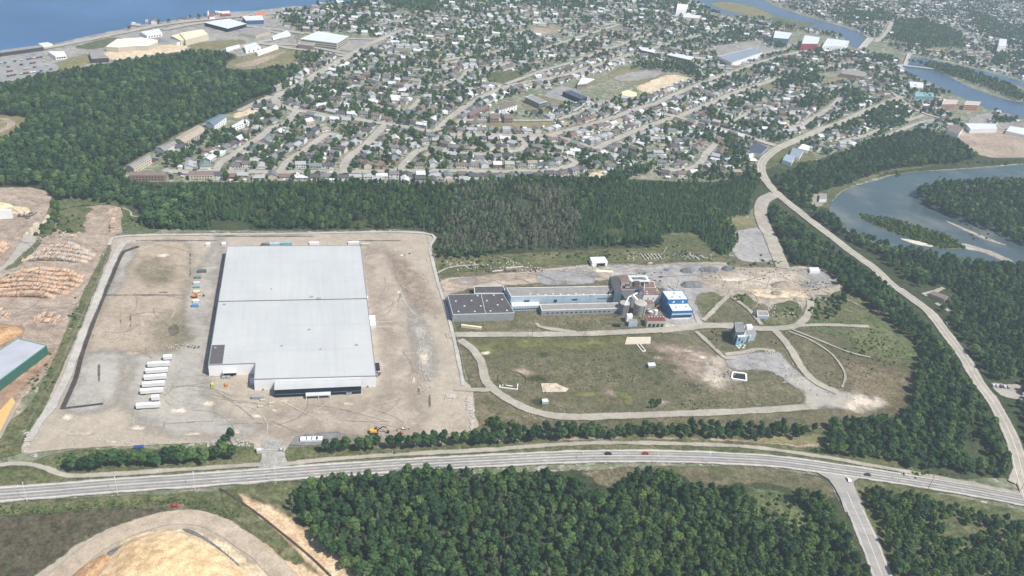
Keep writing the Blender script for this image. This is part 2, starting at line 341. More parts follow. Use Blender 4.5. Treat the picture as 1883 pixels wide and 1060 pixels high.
# school grounds and other open lots in town
for p, m in [([(700, 70), (712, 75), (690, 92), (632, 92), (600, 80), (650, 72)], GREY_TOWN), ([(1130, 130), (1155, 122), (1215, 135), (1190, 150), (1160, 155), (1120, 140)], olive),
             ([(1170, 160), (1232, 137), (1275, 148), (1225, 160), (1195, 170)], sand), ([(1000, 175), (1030, 158), (1060, 165), (1080, 178), (1120, 185), (1090, 195), (1050, 190)], asphalt_pad),
             ([(960, 190), (1000, 186), (1045, 195), (1020, 208), (985, 208)], olive), ([(895, 222), (1000, 222), (1030, 230), (990, 238), (900, 234)], olive), ([(985, 175), (1040, 187), (1060, 193), (1040, 195), (1000, 188)], olive),
             ([(1250, 95), (1280, 88), (1300, 95), (1270, 105)], olive), ([(980, 52), (1025, 52), (1030, 60), (985, 62)], dirt), ([(1170, 55), (1200, 48), (1230, 58), (1200, 62)], dirt),
             ([(1395, 155), (1410, 150), (1426, 157), (1412, 166)], olive), ([(1540, 140), (1560, 137), (1575, 145), (1530, 158), (1510, 152)], olive), ([(1130, 140), (1210, 125), (1210, 140), (1150, 150)], GREY_TOWN),
             ([(1290, 90), (1400, 75), (1420, 100), (1340, 118)], GREY_TOWN), ([(1545, 100), (1585, 92), (1620, 105), (1600, 125), (1560, 122)], GREY_TOWN), ([(1745, 240), (1883, 225), (1960, 235), (1960, 290), (1883, 290), (1800, 285)], pink_dirt),
             ([(1785, 215), (1830, 205), (1850, 215), (1880, 235), (1790, 235)], GREY_TOWN), ([(900, 135), (950, 130), (960, 150), (900, 150)], grass), ([(1400, 85), (1430, 75), (1460, 85), (1400, 100)], asphalt_pad),
             ([(1720, 130), (1790, 150), (1860, 175), (1883, 182), (1960, 200), (1960, 190), (1883, 165), (1800, 142), (1740, 127)], grass), ([(1780, 95), (1860, 95), (1883, 100), (1800, 108)], dirt),
             ([(1380, 295), (1460, 265), (1500, 290), (1480, 305), (1410, 312)], grass), ([(815, 326), (832, 325), (832, 334), (815, 336)], dirt), ([(1085, 318), (1115, 313), (1118, 326), (1090, 330)], sand), ([(445, 200), (470, 195), (480, 205), (430, 218)], sand)]:
    patch('open_lot', p, m, 3)
patch('grassland', [(1420, 30), (1470, 40), (1500, 42), (1440, 60)], grass, 3)
patch('riverside_ground', [(1400, 320), (1440, 300), (1500, 295), (1560, 270), (1640, 245), (1740, 240), (1800, 285), (1883, 290), (1960, 290), (1883, 299), (1780, 308), (1646, 319), (1564, 340), (1525, 372), (1530, 396), (1560, 426), (1605, 446), (1646, 460), (1728, 478), (1862, 500), (1960, 515), (1990, 800), (1883, 870), (1860, 880), (1500, 870), (1500, 790), (1660, 760), (1690, 650), (1640, 590), (1500, 500), (1440, 490), (1395, 360)], forest_floor, 2, maxn=180)
patch('river_path_ground', [(1490, 360), (1510, 352), (1535, 342), (1600, 322), (1640, 308), (1700, 302), (1710, 306), (1640, 316), (1600, 330), (1550, 348), (1530, 368), (1522, 382), (1500, 376)], grass, 2)
patch('dirt_lot', [(1485, 372), (1490, 358), (1512, 356), (1520, 370), (1505, 380)], BANK, 1.5)

ground_mat('light tan yard', [(.33, .29, .24), (.42, .37, .3), (.5, .44, .36)], .03, .12, .7, streak=(.3, (.36, .34, .31)), fine_amt=.3)
# industrial land: olive field, yards, paths
patch('meadow', [(790, 470), (860, 470), (1100, 458), (1220, 452), (1230, 430), (1270, 428), (1300, 455), (1340, 470), (1400, 480), (1440, 490), (1520, 490), (1620, 560), (1690, 640), (1690, 690), (1650, 765), (1500, 785), (1300, 800), (1100, 800), (880, 800), (865, 720), (835, 620)], meadow, 3, maxn=220)
patch('grassland', [(1210, 440), (1225, 432), (1270, 425), (1300, 440), (1310, 462), (1260, 460), (1200, 466)], grass, 3)
patch('grassland', [(800, 478), (900, 474), (1050, 462), (1200, 460), (1330, 472), (1340, 482), (1200, 480), (1000, 488), (860, 498), (805, 505)], grass, 4)
patch('grassland', [(1340, 392), (1375, 400), (1385, 405), (1385, 418), (1345, 420)], olive, 2)
patch('grassland', [(1440, 612), (1500, 608), (1600, 612), (1680, 650), (1690, 690), (1660, 755), (1570, 740), (1500, 700)], meadow, 6)
patch('grassland', [(1560, 615), (1680, 655), (1690, 690), (1640, 690), (1590, 660)], grass, 6)
patch('grassland', [(1480, 585), (1530, 530), (1580, 560), (1640, 600), (1690, 640), (1690, 660), (1640, 660), (1560, 625), (1480, 605)], lawn, 5)
patch('grassland', [(1440, 500), (1520, 500), (1600, 560), (1590, 590), (1500, 590), (1480, 560)], grass, 5)
patch('dry_patch', [(1560, 660), (1640, 680), (1680, 700), (1650, 750), (1590, 740), (1550, 700)], ground_mat('reddish dry grass', [(.14, .12, .07), (.185, .15, .095), (.24, .185, .13)], .02, .1, .5, spots=(.12, .125, .06), spot_at=.55, fine_amt=.5), 12)
patch('weeds', [(870, 630), (1000, 625), (1100, 622), (1180, 630), (1100, 640), (950, 645), (880, 650)], flowers, 8)
patch('weeds', [(1060, 724), (1150, 722), (1165, 745), (1150, 745), (1140, 730), (1060, 732)], flowers, 2)
patch('weeds', [(1250, 640), (1300, 650), (1320, 690), (1280, 700), (1240, 670)], pink_dirt, 12)
patch('bare_patch', [(1290, 670), (1330, 655), (1345, 690), (1330, 715), (1290, 700)], MATS['light tan yard'], 6)
patch('bare_patch', [(1190, 632), (1250, 640), (1260, 655), (1220, 650)], dirt, 5)
for k in range(16):
    random.seed(k+300); x, y = random.uniform(880, 1480), random.uniform(640, 745); w = random.uniform(6, 22)
    patch('bare_patch' if k % 2 else 'weeds', [(x-w, y), (x, y-w*.35), (x+w, y+2), (x+2, y+w*.3)], [grass, dirt, forest_floor][k % 3], 3)
patch('gravel_yard', [(806, 525), (820, 512), (900, 505), (1000, 495), (1080, 488), (1200, 486), (1330, 482), (1345, 492), (1430, 492), (1500, 492), (1548, 525), (1540, 538), (1500, 545), (1475, 570), (1430, 572), (1400, 560), (1330, 545), (1280, 560), (1240, 540), (1215, 530), (1120, 515), (900, 527), (825, 545), (822, 560), (812, 560)], gravel, 3, maxn=200)
patch('dirt_track', [(806, 535), (815, 522), (870, 508), (930, 505), (1000, 500), (1010, 508), (930, 515), (880, 522), (830, 540)], pink_dirt, 4)
patch('asphalt_lot', [(988, 503), (1020, 497), (1080, 494), (1085, 505), (1090, 520), (1000, 523)], asphalt_pad, 1)
patch('asphalt_lot', [(1110, 490), (1200, 488), (1330, 488), (1345, 498), (1290, 512), (1320, 540), (1290, 556), (1290, 600), (1240, 610), (1210, 600), (1225, 530), (1120, 505)], blue_gravel, 6)
patch('asphalt_lot', [(1440, 500), (1510, 497), (1540, 520), (1500, 530), (1465, 525)], asphalt_pad, 5)
patch('yard_gravel', [(1300, 505), (1380, 498), (1470, 500), (1480, 530), (1495, 555), (1430, 568), (1400, 545), (1340, 535), (1300, 525)], MATS['light tan yard'], 9)
patch('pale_scrape', [(1380, 530), (1440, 538), (1480, 535), (1490, 548), (1420, 552), (1390, 545)], sand, 6)
patch('grassland', [(1280, 545), (1310, 540), (1325, 552), (1300, 575), (1288, 578)], grass, 3)
patch('grassland', [(1300, 580), (1335, 555), (1360, 572), (1380, 592), (1320, 596)], meadow, 3)
patch('grassland', [(1345, 548), (1360, 543), (1382, 550), (1380, 562), (1360, 560)], lawn, 2)
patch('grassland', [(1420, 575), (1425, 562), (1455, 556), (1472, 566), (1465, 585), (1445, 598), (1400, 596)], grass, 3)
patch('gravel_lot', [(1346, 430), (1360, 424), (1385, 420), (1400, 425), (1425, 460), (1420, 478), (1390, 482), (1360, 478), (1346, 458)], blue_gravel, 1.5)
patch('gravel_lot', [(1335, 665), (1345, 655), (1425, 648), (1445, 665), (1480, 700), (1475, 712), (1430, 700), (1420, 685), (1380, 682), (1345, 680)], blue_gravel, 2)
patch('gravel_lot', [(1440, 700), (1480, 695), (1510, 710), (1560, 725), (1610, 735), (1625, 745), (1590, 752), (1500, 752), (1475, 745), (1480, 725)], gravel_grey, 4)
patch('sandy_ground', [(1570, 725), (1610, 735), (1622, 745), (1580, 755), (1550, 748)], pale, 6)
patch('grassland', [(1375, 690), (1420, 688), (1460, 715), (1480, 740), (1440, 750), (1380, 745), (1370, 710)], meadow, 4)
patch('parking_lot', [(1822, 706), (1850, 708), (1900, 712), (1940, 730), (1900, 738), (1850, 732), (1828, 718)], gravel_grey, 1)
# grass strips beside the highway
patch('verge', [(-80, 880), (0, 860), (60, 850), (130, 830), (300, 828), (470, 825), (480, 850), (300, 880), (0, 905), (-80, 915)], grass, 2)
patch('verge', [(525, 828), (600, 822), (800, 806), (1000, 798), (1300, 798), (1500, 790), (1530, 800), (1700, 870), (1870, 910), (1700, 905), (1500, 865), (1300, 845), (1100, 840), (900, 850), (545, 870), (525, 855)], grass, 2, maxn=180)
patch('verge', [(850, 790), (870, 800), (1000, 812), (1150, 808), (1380, 815), (1500, 825), (1515, 805), (1480, 812), (1300, 808), (1100, 806), (950, 812), (700, 822)], dirt, 2)
patch('grassland', [(1300, 800), (1500, 800), (1520, 812), (1500, 818), (1380, 812)], olive, 4)
patch('grassland', [(-80, 925), (0, 925), (200, 915), (420, 905), (560, 890), (560, 930), (650, 1060), (660, 1100), (520, 1100), (400, 960), (330, 940), (200, 1000), (90, 1060), (60, 1110), (-80, 1110)], meadow, 1.5, maxn=180)
patch('grassland', [(-60, 955), (0, 950), (200, 940), (310, 938), (250, 965), (170, 1005), (90, 1062), (50, 1110), (-60, 1110)], ground_mat('brown rough meadow', [(.06, .055, .034), (.09, .076, .05), (.135, .115, .08)], .015, .08, .5, spots=(.075, .085, .04), spot_at=.57, fine_amt=.5), 3)
patch('verge', [(-60, 928), (0, 926), (200, 916), (420, 906), (440, 925), (470, 960), (420, 955), (330, 925), (200, 935), (0, 952), (-60, 955)], grass, 2)
patch('grassland', [(520, 895), (560, 885), (1000, 870), (1300, 862), (1490, 875), (1530, 900), (1600, 1030), (1640, 1110), (660, 1110), (600, 1000), (530, 930)], forest_floor, 2, maxn=160)
patch('grassland', [(1070, 870), (1200, 860), (1400, 862), (1500, 880), (1530, 900), (1525, 920), (1400, 890), (1290, 900), (1240, 870), (1110, 895), (1090, 880)], meadow, 3)
patch('grassland', [(1360, 915), (1420, 900), (1490, 935), (1530, 990), (1480, 1000), (1430, 965), (1385, 940)], lawn, 5)
patch('grassland', [(1575, 885), (1600, 885), (1750, 915), (1883, 945), (1990, 980), (2050, 1110), (1660, 1110), (1620, 1030), (1580, 930)], grass, 2)
patch('grassland', [(1510, 790), (1535, 785), (1560, 812), (1530, 815), (1515, 808)], lawn, 3)
# sawmill land on the left
patch('mill_yard', [(-120, 345), (0, 345), (51, 345), (84, 352), (96, 368), (90, 387), (78, 408), (90, 430), (100, 400), (120, 385), (160, 380), (222, 381), (226, 428), (205, 440), (150, 545), (125, 600), (90, 680), (40, 740), (0, 800), (-120, 900)], pink_dirt, 1.8, maxn=180)
patch('grassland', [(96, 365), (130, 362), (200, 365), (240, 385), (262, 418), (300, 424), (228, 428), (222, 382), (160, 378), (115, 386), (105, 400), (95, 432), (72, 435), (76, 410), (90, 388)], lawn, 1.5)
patch('grassland', [(8, 492), (50, 450), (78, 442), (60, 465), (30, 492)], grass, 1)
patch('grassland', [(0, 515), (15, 503), (20, 512), (0, 525), (-30, 530)], grass, 1)
patch('grassland', [(110, 386), (160, 380), (158, 400), (150, 425), (130, 430), (110, 425)], grass, 6)
patch('grassland', [(142, 570), (168, 512), (205, 447), (211, 455), (186, 516), (150, 600), (112, 700), (62, 795), (45, 830), (0, 845), (-60, 850), (-60, 820), (30, 770), (70, 720), (110, 640)], grass, 1.5, maxn=160)
patch('bark_ground', [(-60, 760), (0, 700), (60, 660), (88, 645), (100, 650), (60, 700), (0, 770), (-60, 830)], orange_dirt, 4)
patch('bark_ground', [(-60, 600), (0, 601), (35, 603), (42, 615), (20, 628), (0, 640), (-60, 660)], orange_dirt, 2)
patch('chip_ground', [(-50, 375), (0, 373), (20, 378), (50, 380), (56, 390), (40, 398), (0, 385), (-50, 390)], sand, 2)
patch('mill_road', [(0, 490), (20, 470), (40, 440), (50, 425), (70, 432), (60, 450), (30, 478), (0, 500), (-60, 520), (-60, 500)], gravel_grey, 2)
# warehouse yard
YARD = [(42, 836), (55, 795), (75, 770), (110, 690), (150, 600), (205, 460), (215, 433), (400, 430), (600, 428), (780, 427), (792, 470), (815, 560), (830, 610), (850, 690), (868, 718), (872, 760), (868, 795), (720, 803), (600, 800), (538, 815), (520, 832), (472, 830), (450, 815), (300, 820), (120, 828)]
patch('warehouse_yard', YARD, gravel, 1.2, maxn=220)
patch('yard_gravel', [(330, 560), (395, 450), (410, 445), (395, 560), (380, 690), (400, 760), (480, 790), (430, 810), (280, 790), (230, 730), (260, 640), (320, 640)], gravel_grey, 5)
patch('yard_gravel', [(670, 460), (720, 470), (760, 560), (760, 690), (770, 790), (640, 800), (520, 800), (500, 760), (700, 740), (715, 650), (690, 560)], ground_mat('rosy gravel', [(.32, .27, .22), (.37, .315, .26), (.42, .365, .305)], .02, .06, .6, fine_amt=.17), 8)
patch('yard_dirt', [(222, 470), (250, 450), (340, 445), (350, 500), (335, 560), (330, 640), (240, 650), (160, 650), (195, 550)], ground_mat('brown yard dirt', [(.3, .245, .185), (.35, .29, .225), (.4, .34, .27)], .02, .07, .6, spots=(.29, .28, .22), spot_at=.62, fine_amt=.2), 4)
patch('yard_dirt', [(160, 655), (230, 655), (200, 750), (120, 755), (140, 700)], gravel_grey, 4)
dryw = ground_mat('dry weeds', [(.19, .17, .11), (.25, .22, .15), (.31, .27, .2)], .04, .25, .9)
patch('weedy_patch', [(262, 490), (290, 480), (305, 500), (300, 515), (275, 515)], dryw, 9)
patch('weedy_patch', [(300, 590), (325, 585), (340, 620), (320, 640), (300, 625)], dryw, 9)
patch('yard_gravel', [(225, 465), (250, 455), (235, 500), (215, 540), (200, 545)], gravel_grey, 3)
patch('rubble_strip', [(762, 560), (780, 600), (795, 640), (800, 680), (790, 700), (770, 690), (765, 640), (755, 590)], gravel_grey, 5)
patch('rubble_strip', [(725, 470), (760, 500), (785, 540), (790, 580), (770, 560), (745, 520)], dirt, 8)
random.seed(8)
for x, y, w, h in [(360, 800, 18, 3), (385, 745, 12, 4), (470, 767, 16, 4), (520, 740, 9, 2), (330, 757, 20, 4), (275, 580, 16, 3), (262, 600, 4, 8), (124, 770, 10, 5), (555, 787, 14, 2), (740, 470, 10, 2), (780, 660, 8, 12), (250, 790, 14, 3), (505, 757, 9, 3), (735, 540, 6, 3), (437, 797, 6, 5), (300, 470, 12, 3), (350, 775, 8, 2), (240, 652, 14, 1.5), (600, 760, 24, 1.5), (640, 745, 10, 1.5), (700, 765, 9, 1.5), (760, 700, 4, 10), (150, 800, 20, 2), (205, 815, 20, 2), (420, 775, 20, 1.5), (1300, 700, 10, 4), (1240, 560, 8, 3), (1160, 612, 9, 3), (1238, 602, 14, 3), (1420, 540, 20, 4), (1350, 515, 30, 4), (1460, 545, 8, 5), (890, 652, 7, 1.5), (1290, 660, 10, 2), (1262, 648, 9, 2)]:
    patch('pale_scrape', [(x-w, y+h*.3), (x-w*.2, y-h), (x+w, y-h*.2), (x+w*.3, y+h)], pale, 2.2)
for x, y, w, h, in [(250, 545, 90, .8), (222, 600, 1, 25), (240, 590, 1.2, 22), (182, 690, 1, 18), (350, 490, 1, 25), (790, 740, 1.2, 12), (770, 720, 1, 8), (480, 435, 100, 1.2), (700, 443, 60, .8), (330, 443, 80, .8), (320, 610, 10, 10), (300, 540, 8, .8)]:
    patch('rut', [(x-w, y-h*.4), (x+w*.4, y-h), (x+w, y+h*.3), (x-w*.4, y+h)], dark_soil, 1.0)
road('ditch', [(255, 454), (238, 460), (224, 469), (202, 520), (170, 600), (150, 658), (139, 700), (115, 755)], 3.2, MATS.get('ditch liner') or ground_mat('ditch liner', [(.05, .042, .036), (.065, .055, .048), (.085, .07, .06)], .05, .2, .9, edge=False), k=5, reg=False, z=.86); road('ditch', [(115, 754), (150, 750), (190, 745)], 1.8, MATS['ditch liner'], reg=False, z=.862)  # shade of the left-facing yard bank, painted as a flat dark strip
patch('asphalt_lot', [(538, 816), (545, 806), (575, 800), (620, 797), (625, 805), (600, 820), (538, 821)], ground_mat('dark asphalt', [(.15, .155, .165), (.18, .185, .19), (.22, .22, .22)], .05, .2, .9), .8)
ground_mat('ditch liner', [(.05, .042, .036), (.065, .055, .048), (.085, .07, .06)], .05, .2, .9, edge=False)
# haul road and bare ground round the chip pile
patch('haul_road_ground', [(50, 1075), (120, 1020), (180, 985), (250, 958), (320, 945), (380, 948), (430, 965), (480, 1005), (540, 1060), (580, 1110), (0, 1110)], gravel, 2)
patch('chip_ground', [(110, 1075), (180, 1030), (240, 990), (310, 975), (370, 978), (430, 1010), (500, 1060), (520, 1110), (80, 1110)], sand, 3)
patch('verge', [(395, 903), (560, 890), (560, 930), (520, 950), (480, 925), (440, 912)], grass, 4)
patch('sandy_ground', [(432, 912), (470, 925), (520, 948), (565, 980), (610, 1015), (670, 1060), (710, 1110), (625, 1110), (590, 1062), (540, 1015), (490, 972), (450, 938)], ground_mat('orange sand', [(.42, .3, .18), (.56, .42, .27), (.66, .52, .36)], .03, .12, .7, spots=(.34, .27, .18), spot_at=.64), 2.2)
patch('sandy_ground', [(455, 985), (500, 995), (560, 1040), (610, 1080), (640, 1110), (570, 1110), (520, 1060), (480, 1015)], MATS['orange sand'], 1.8)
patch('grassland', [(405, 905), (428, 905), (460, 940), (520, 990), (560, 1035), (540, 1040), (490, 1005), (440, 965), (420, 945)], grass, 2)
road('drain', [(404, 901), (430, 918), (470, 945), (520, 985), (565, 1022), (610, 1065), (640, 1100)], 1.5, MATS['ditch liner'], reg=False, z=.87)
road('drain', [(330, 938), (380, 945), (430, 965), (470, 990), (500, 1010)], .8, MATS['dark soil'], reg=False, z=.87)
for x, y, w, h in [(1090, 505, 14, 5), (1030, 520, 20, 3), (860, 520, 16, 3), (1205, 520, 12, 3), (1180, 500, 14, 3)]:
    patch('oil_stain', [(x-w, y), (x, y-h), (x+w, y), (x, y+h)], asphalt_pad, 3)

# ------------------------------------------------------------------ roads
tar = ground_mat('highway asphalt', [(.28, .272, .255), (.315, .305, .285), (.355, .345, .32)], .02, .1, 1.2, edge=False, streak=(.1, (.22, .22, .222)), fine_amt=.15)
shoulder = ground_mat('gravel shoulder', [(.36, .34, .31), (.42, .4, .37), (.48, .45, .41)], .03, .1, .9, fine_amt=.2); shoulder['ragged'] = 1
path_m = ground_mat('path gravel', [(.29, .27, .225), (.345, .32, .27), (.41, .38, .325)], .03, .1, .9, fine_amt=.2); path_m['ragged'] = 1
street_m = ground_mat('street asphalt', [(.3, .28, .25), (.35, .33, .295), (.41, .385, .34)], .03, .1, .9, fine_amt=.2); street_m['ragged'] = 1
paint = plain('road paint', (.68, .68, .65), .6, .08)
HW = [(-120, 920), (0, 912.5), (100, 905), (211, 896), (357, 886), (480, 877), (600, 868), (750, 858), (900, 850), (1000, 845), (1112, 841.5), (1250, 842.5), (1400, 849), (1489, 859), (1622, 878), (1755, 899), (1883, 923), (2000, 946)]
hw = road('highway_shoulder', HW, 12.6, shoulder)
road('highway', HW, 10.4, tar, reg=False)
BR = [(1541, 866), (1550, 890), (1567, 931), (1589, 979), (1621, 1060), (1641, 1115)]
br = road('side_road_shoulder', BR, 13.0, shoulder, z=.932); road('side_road', BR, 11.2, tar, reg=False, z=.937)
flat('junction_apron', [(1470, 864), (1502, 872), (1523, 884), (1534, 899), (1545, 920), (1553, 945), (1590, 940), (1576, 912), (1568, 897), (1568, 888), (1580, 882), (1602, 882), (1640, 886), (1650, 878), (1560, 862)], tar, sm=False, z=.944)
flat('yard_entrance', [(455, 886), (474, 866), (481, 845), (482, 812), (520, 812), (525, 845), (533, 862), (560, 876)], ground_mat('entrance asphalt', [(.28, .27, .25), (.33, .32, .3), (.39, .375, .35)], .03, .1, .9, edge=False), sm=False, z=.94)
Z = .975
def line(name, pts, off, w=.3, dash=None, a=0, b=1e9):
    p = offset(pts, off); mbl = MB(); L = length(p); b = min(b, L)
    if dash:
        s = a
        while s < b: 
            c = cut(p, s, min(s+dash[0], b))
            if len(c) > 1: strip_mesh(mbl, c, w, Z)
            s += dash[1]
    else: strip_mesh(mbl, cut(p, a, b), w, Z)
    o = mbl.build(name, paint); tag(o, kind='structure')
line('road_marking', hw, 5.0, .3); line('road_marking', hw, -5.0, .3, None, 0, 700); line('road_marking', hw, -5.0, .3, None, 770)
line('road_marking', hw, .15, .28); line('road_marking', hw, 2.6, .25, (4, 10), 150, 430); line('road_marking', hw, -2.4, .25, (4, 10), 150, 400); line('road_marking', hw, -2.4, .25, (4, 14), 560, 760)
line('road_marking', br, 0, .3, None, 22); line('road_marking', br, 5.3, .25, None, 30); line('road_marking', br, -5.3, .25, None, 30)
def streets(name, lst, w, mat, **k): return [road(name, p, w, mat, **k) for p in lst]
ZR[0] = 1.0
HAUL = ground_mat('haul road dirt', [(.34, .28, .21), (.4, .335, .26), (.46, .395, .31)], .04, .15, .8, fine_amt=.2); HAUL['ragged'] = 1
WP = ground_mat('wheel path asphalt', [(.26, .253, .24), (.288, .28, .265), (.32, .31, .29)], .03, .2, 1.0, fine_amt=.2); WP['ragged'] = 1
for off in (3.9, 1.5, -1.3, -3.8):
    p_ = [tuple(q) for q in offset(hw, off)]; n_ = len(p_); C_ = [[*map(tuple, offset(p_, d))] for d in (.9, .5, 0, -.5, -.9)]
    o = mobj('wheel_path', [(*C_[j][i], .958) for i in range(n_) for j in range(5)], [(i*5+j, i*5+j+1, i*5+j+6, i*5+j+5) for i in range(n_-1) for j in range(4)], WP)
    for nm_, v_ in (('edge', (-1.2, -.4, .35, -.4, -1.2)), ('soft', (1.3,)*5)): at = o.data.attributes.new(nm_, 'FLOAT', 'POINT'); at.data.foreach_set('value', np.array(v_*n_, np.float32))
    tag(o, kind='structure')
# service path beside the highway, yard access paths
streets('service_path', [[(522, 857), (600, 848), (750, 838), (900, 830), (1030, 820), (1150, 817), (1280, 820), (1380, 825), (1500, 841), (1620, 862), (1720, 880), (1865, 908), (1950, 925)],
                         [(-60, 862), (0, 858), (45, 856), (85, 864), (120, 877), (190, 876), (300, 869), (478, 857)]], 3.6, path_m)
bigroad = road('river_road', [(1940, 1010), (1900, 935), (1881, 880), (1868, 830), (1848, 782), (1821, 735), (1797, 703), (1772, 660), (1735, 610), (1709, 577), (1673, 549), (1635, 521), (1610, 496), (1585, 478), (1560, 460), (1533, 439), (1503, 416), (1467, 388), (1433, 360), (1409, 334), (1400, 313), (1402, 298), (1415, 284), (1435, 271), (1470, 256), (1508, 239), (1549, 225), (1580, 210), (1625, 192), (1660, 178)], 11.5, path_m)
Z = 1.06
line('road_marking', bigroad, 0, .35); line('road_marking', bigroad, 4.4, .3); line('road_marking', bigroad, -4.4, .3)
streets('gravel_road', [[(1440, 494), (1430, 470), (1418, 440), (1403, 410), (1398, 385), (1405, 368), (1425, 358)]], 15, path_m)
streets('gravel_road', [[(820, 620), (850, 618), (940, 618), (1060, 617), (1150, 613), (1240, 608), (1290, 603), (1350, 600)], [(845, 628), (868, 645), (885, 670), (895, 705), (930, 735), (985, 760), (1050, 770), (1150, 767), (1300, 762), (1400, 757), (1500, 750)],
                        [(1215, 612), (1290, 600), (1380, 606), (1440, 606), (1470, 598), (1488, 575), (1490, 555)], [(1425, 610), (1450, 640), (1475, 680), (1500, 705), (1540, 725)]], 7, path_m)
streets('gravel_track', [[(835, 718), (890, 720), (900, 716)], [(1440, 606), (1500, 600), (1598, 603)], [(1290, 603), (1275, 575), (1262, 550), (1230, 525)], [(1293, 592), (1340, 545), (1345, 535)], [(1345, 548), (1380, 575), (1400, 600)], [(1280, 612), (1310, 640), (1333, 660), (1350, 660)], [(1333, 655), (1370, 650), (1395, 645), (1425, 648)], [(985, 597), (1000, 605), (1060, 614)]], 4.2, path_m)
streets('gravel_track', [[(1450, 612), (1490, 628), (1530, 655), (1553, 690), (1548, 715)], [(1455, 608), (1510, 630), (1560, 650), (1600, 660)], [(225, 383), (240, 390), (243, 398), (262, 399)], [(800, 505), (830, 492), (880, 488)]], 2, path_m)
streets('gravel_track', [[(1698, 545), (1720, 538), (1735, 530)], [(1720, 560), (1745, 575)], [(1869, 865), (1860, 890)]], 5, path_m)
# perimeter track and fence bank of the warehouse yard
streets('perimeter_track', [[(52, 815), (70, 785), (95, 750), (121, 700), (137, 658), (159, 600), (175, 562), (191, 520), (210, 476), (224, 452), (240, 443)]], 5.5, shoulder)
streets('perimeter_track', [[(200, 452), (216, 437), (300, 433), (500, 431), (776, 429), (790, 460), (805, 520), (822, 575), (838, 640), (852, 712)]], 3, shoulder)
streets('haul_road', [[(60, 1110), (130, 1045), (190, 1000), (255, 970), (320, 955), (375, 958), (430, 985), (490, 1030), (560, 1100)]], 11, HAUL)

TRD = ground_mat('tyre track dark', [(.25, .22, .18), (.29, .255, .21), (.33, .295, .25)], .05, .2, .9); TRL = ground_mat('tyre track pale', [(.36, .32, .27), (.43, .385, .33), (.5, .455, .4)], .05, .2, .9); TRD['ragged'] = TRL['ragged'] = 1
rngt = np.random.default_rng(31)
def tracks(x0, x1, y0, y1, n, ang=None):
    for k in range(n):
        x, y = rngt.uniform(x0, x1), rngt.uniform(y0, y1); a = rngt.normal()*.5 if ang is None else ang+rngt.normal()*.15; L = rngt.uniform(40, 130); b = rngt.normal()*.5
        pts = [(x+math.cos(a+b*t)*L*t, y+math.sin(a+b*t)*L*t*.55) for t in (0, .35, .7, 1)]
        road('tyre_track', pts, rngt.uniform(.3, .8), TRD if k % 3 else TRL, reg=False, z=.8+.001*k, k=4)
tracks(250, 330, 560, 780, 10, 1.7); tracks(300, 460, 700, 790, 16); tracks(500, 760, 740, 785, 16); tracks(695, 745, 460, 700, 14, 1.45); tracks(230, 330, 450, 640, 8)
tracks(860, 1250, 495, 515, 12, 0); tracks(1250, 1480, 500, 555, 14); tracks(0, 150, 430, 445, 6, .1); tracks(0, 100, 560, 600, 8, -.2); tracks(20, 60, 350, 420, 6, 1); 
# residential streets
ST = {
 'wood edge street': ([(300, 314), (340, 317), (397, 316), (470, 317), (560, 317), (628, 317), (732, 315), (847, 315), (924, 316), (1004, 314), (1036, 309), (1058, 301), (1044, 292), (1001, 281), (993, 279)], 9),
 'curving avenue': ([(545, 204), (580, 208), (603, 214), (636, 218), (668, 222), (700, 227), (732, 232), (773, 239), (804, 244), (828, 248), (860, 249), (924, 249), (964, 250), (1012, 249), (1036, 242), (1080, 231), (1124, 218), (1172, 200), (1196, 194), (1220, 184), (1262, 165), (1300, 150)], 10),
 'first slanting street': ([(398, 314), (406, 300), (430, 285), (454, 268), (480, 252), (502, 234), (524, 228), (545, 205)], 9),
 'second slanting street': ([(516, 315), (532, 295), (564, 274), (590, 255), (603, 247), (622, 249)], 9),
 'third slanting street': ([(631, 315), (636, 297), (652, 282), (673, 266), (692, 247), (710, 229)], 10),
 'fourth slanting street': ([(732, 314), (748, 297), (764, 281), (788, 273), (801, 274), (830, 280), (860, 283), (892, 284), (930, 279), (953, 277), (965, 268), (956, 256), (948, 250)], 9),
 'broad diagonal avenue': ([(545, 204), (524, 197), (508, 190), (511, 176), (534, 166), (564, 150), (580, 138), (608, 122), (636, 107), (669, 87), (699, 73), (740, 55)], 11),
 'north crescent': ([(627, 188), (660, 192), (700, 197), (724, 202), (753, 200), (772, 183)], 8),
 'long crescent': ([(640, 140), (661, 143), (725, 153), (789, 161), (840, 150), (863, 130), (903, 125), (940, 115)], 9),
 'field side avenue': ([(801, 242), (822, 222), (834, 212), (860, 194), (903, 171), (950, 155), (1020, 143), (1100, 120), (1160, 100)], 9),
 'eastern slanting street': ([(1098, 273), (1140, 253), (1188, 234), (1228, 220), (1248, 215), (1284, 200), (1317, 186), (1349, 172), (1400, 155), (1440, 142)], 10),
 'lower diagonal street': ([(1012, 250), (1036, 255), (1080, 268), (1098, 274), (1140, 289), (1185, 303)], 8),
 'southeast crescent': ([(1204, 311), (1236, 314), (1268, 311), (1289, 298), (1300, 281), (1316, 265)], 9),
 'cross avenue': ([(1172, 199), (1196, 204), (1244, 215), (1292, 229), (1360, 246), (1396, 259), (1425, 268)], 11),
 'school avenue': ([(847, 222), (880, 221), (1000, 222), (1040, 216), (1080, 200), (1120, 186)], 7),
 'park loop street': ([(1140, 262), (1170, 272), (1195, 280)], 7),
 'riverbank street': ([(1435, 235), (1470, 232), (1500, 215), (1530, 195), (1545, 180)], 9),
 'eastern end street': ([(1545, 262), (1590, 250), (1620, 238)], 8),
 'inner east street': ([(1350, 224), (1380, 206), (1400, 200)], 7),
 'upper west street': ([(540, 226), (560, 235), (600, 230)], 7),
}
SW = {}
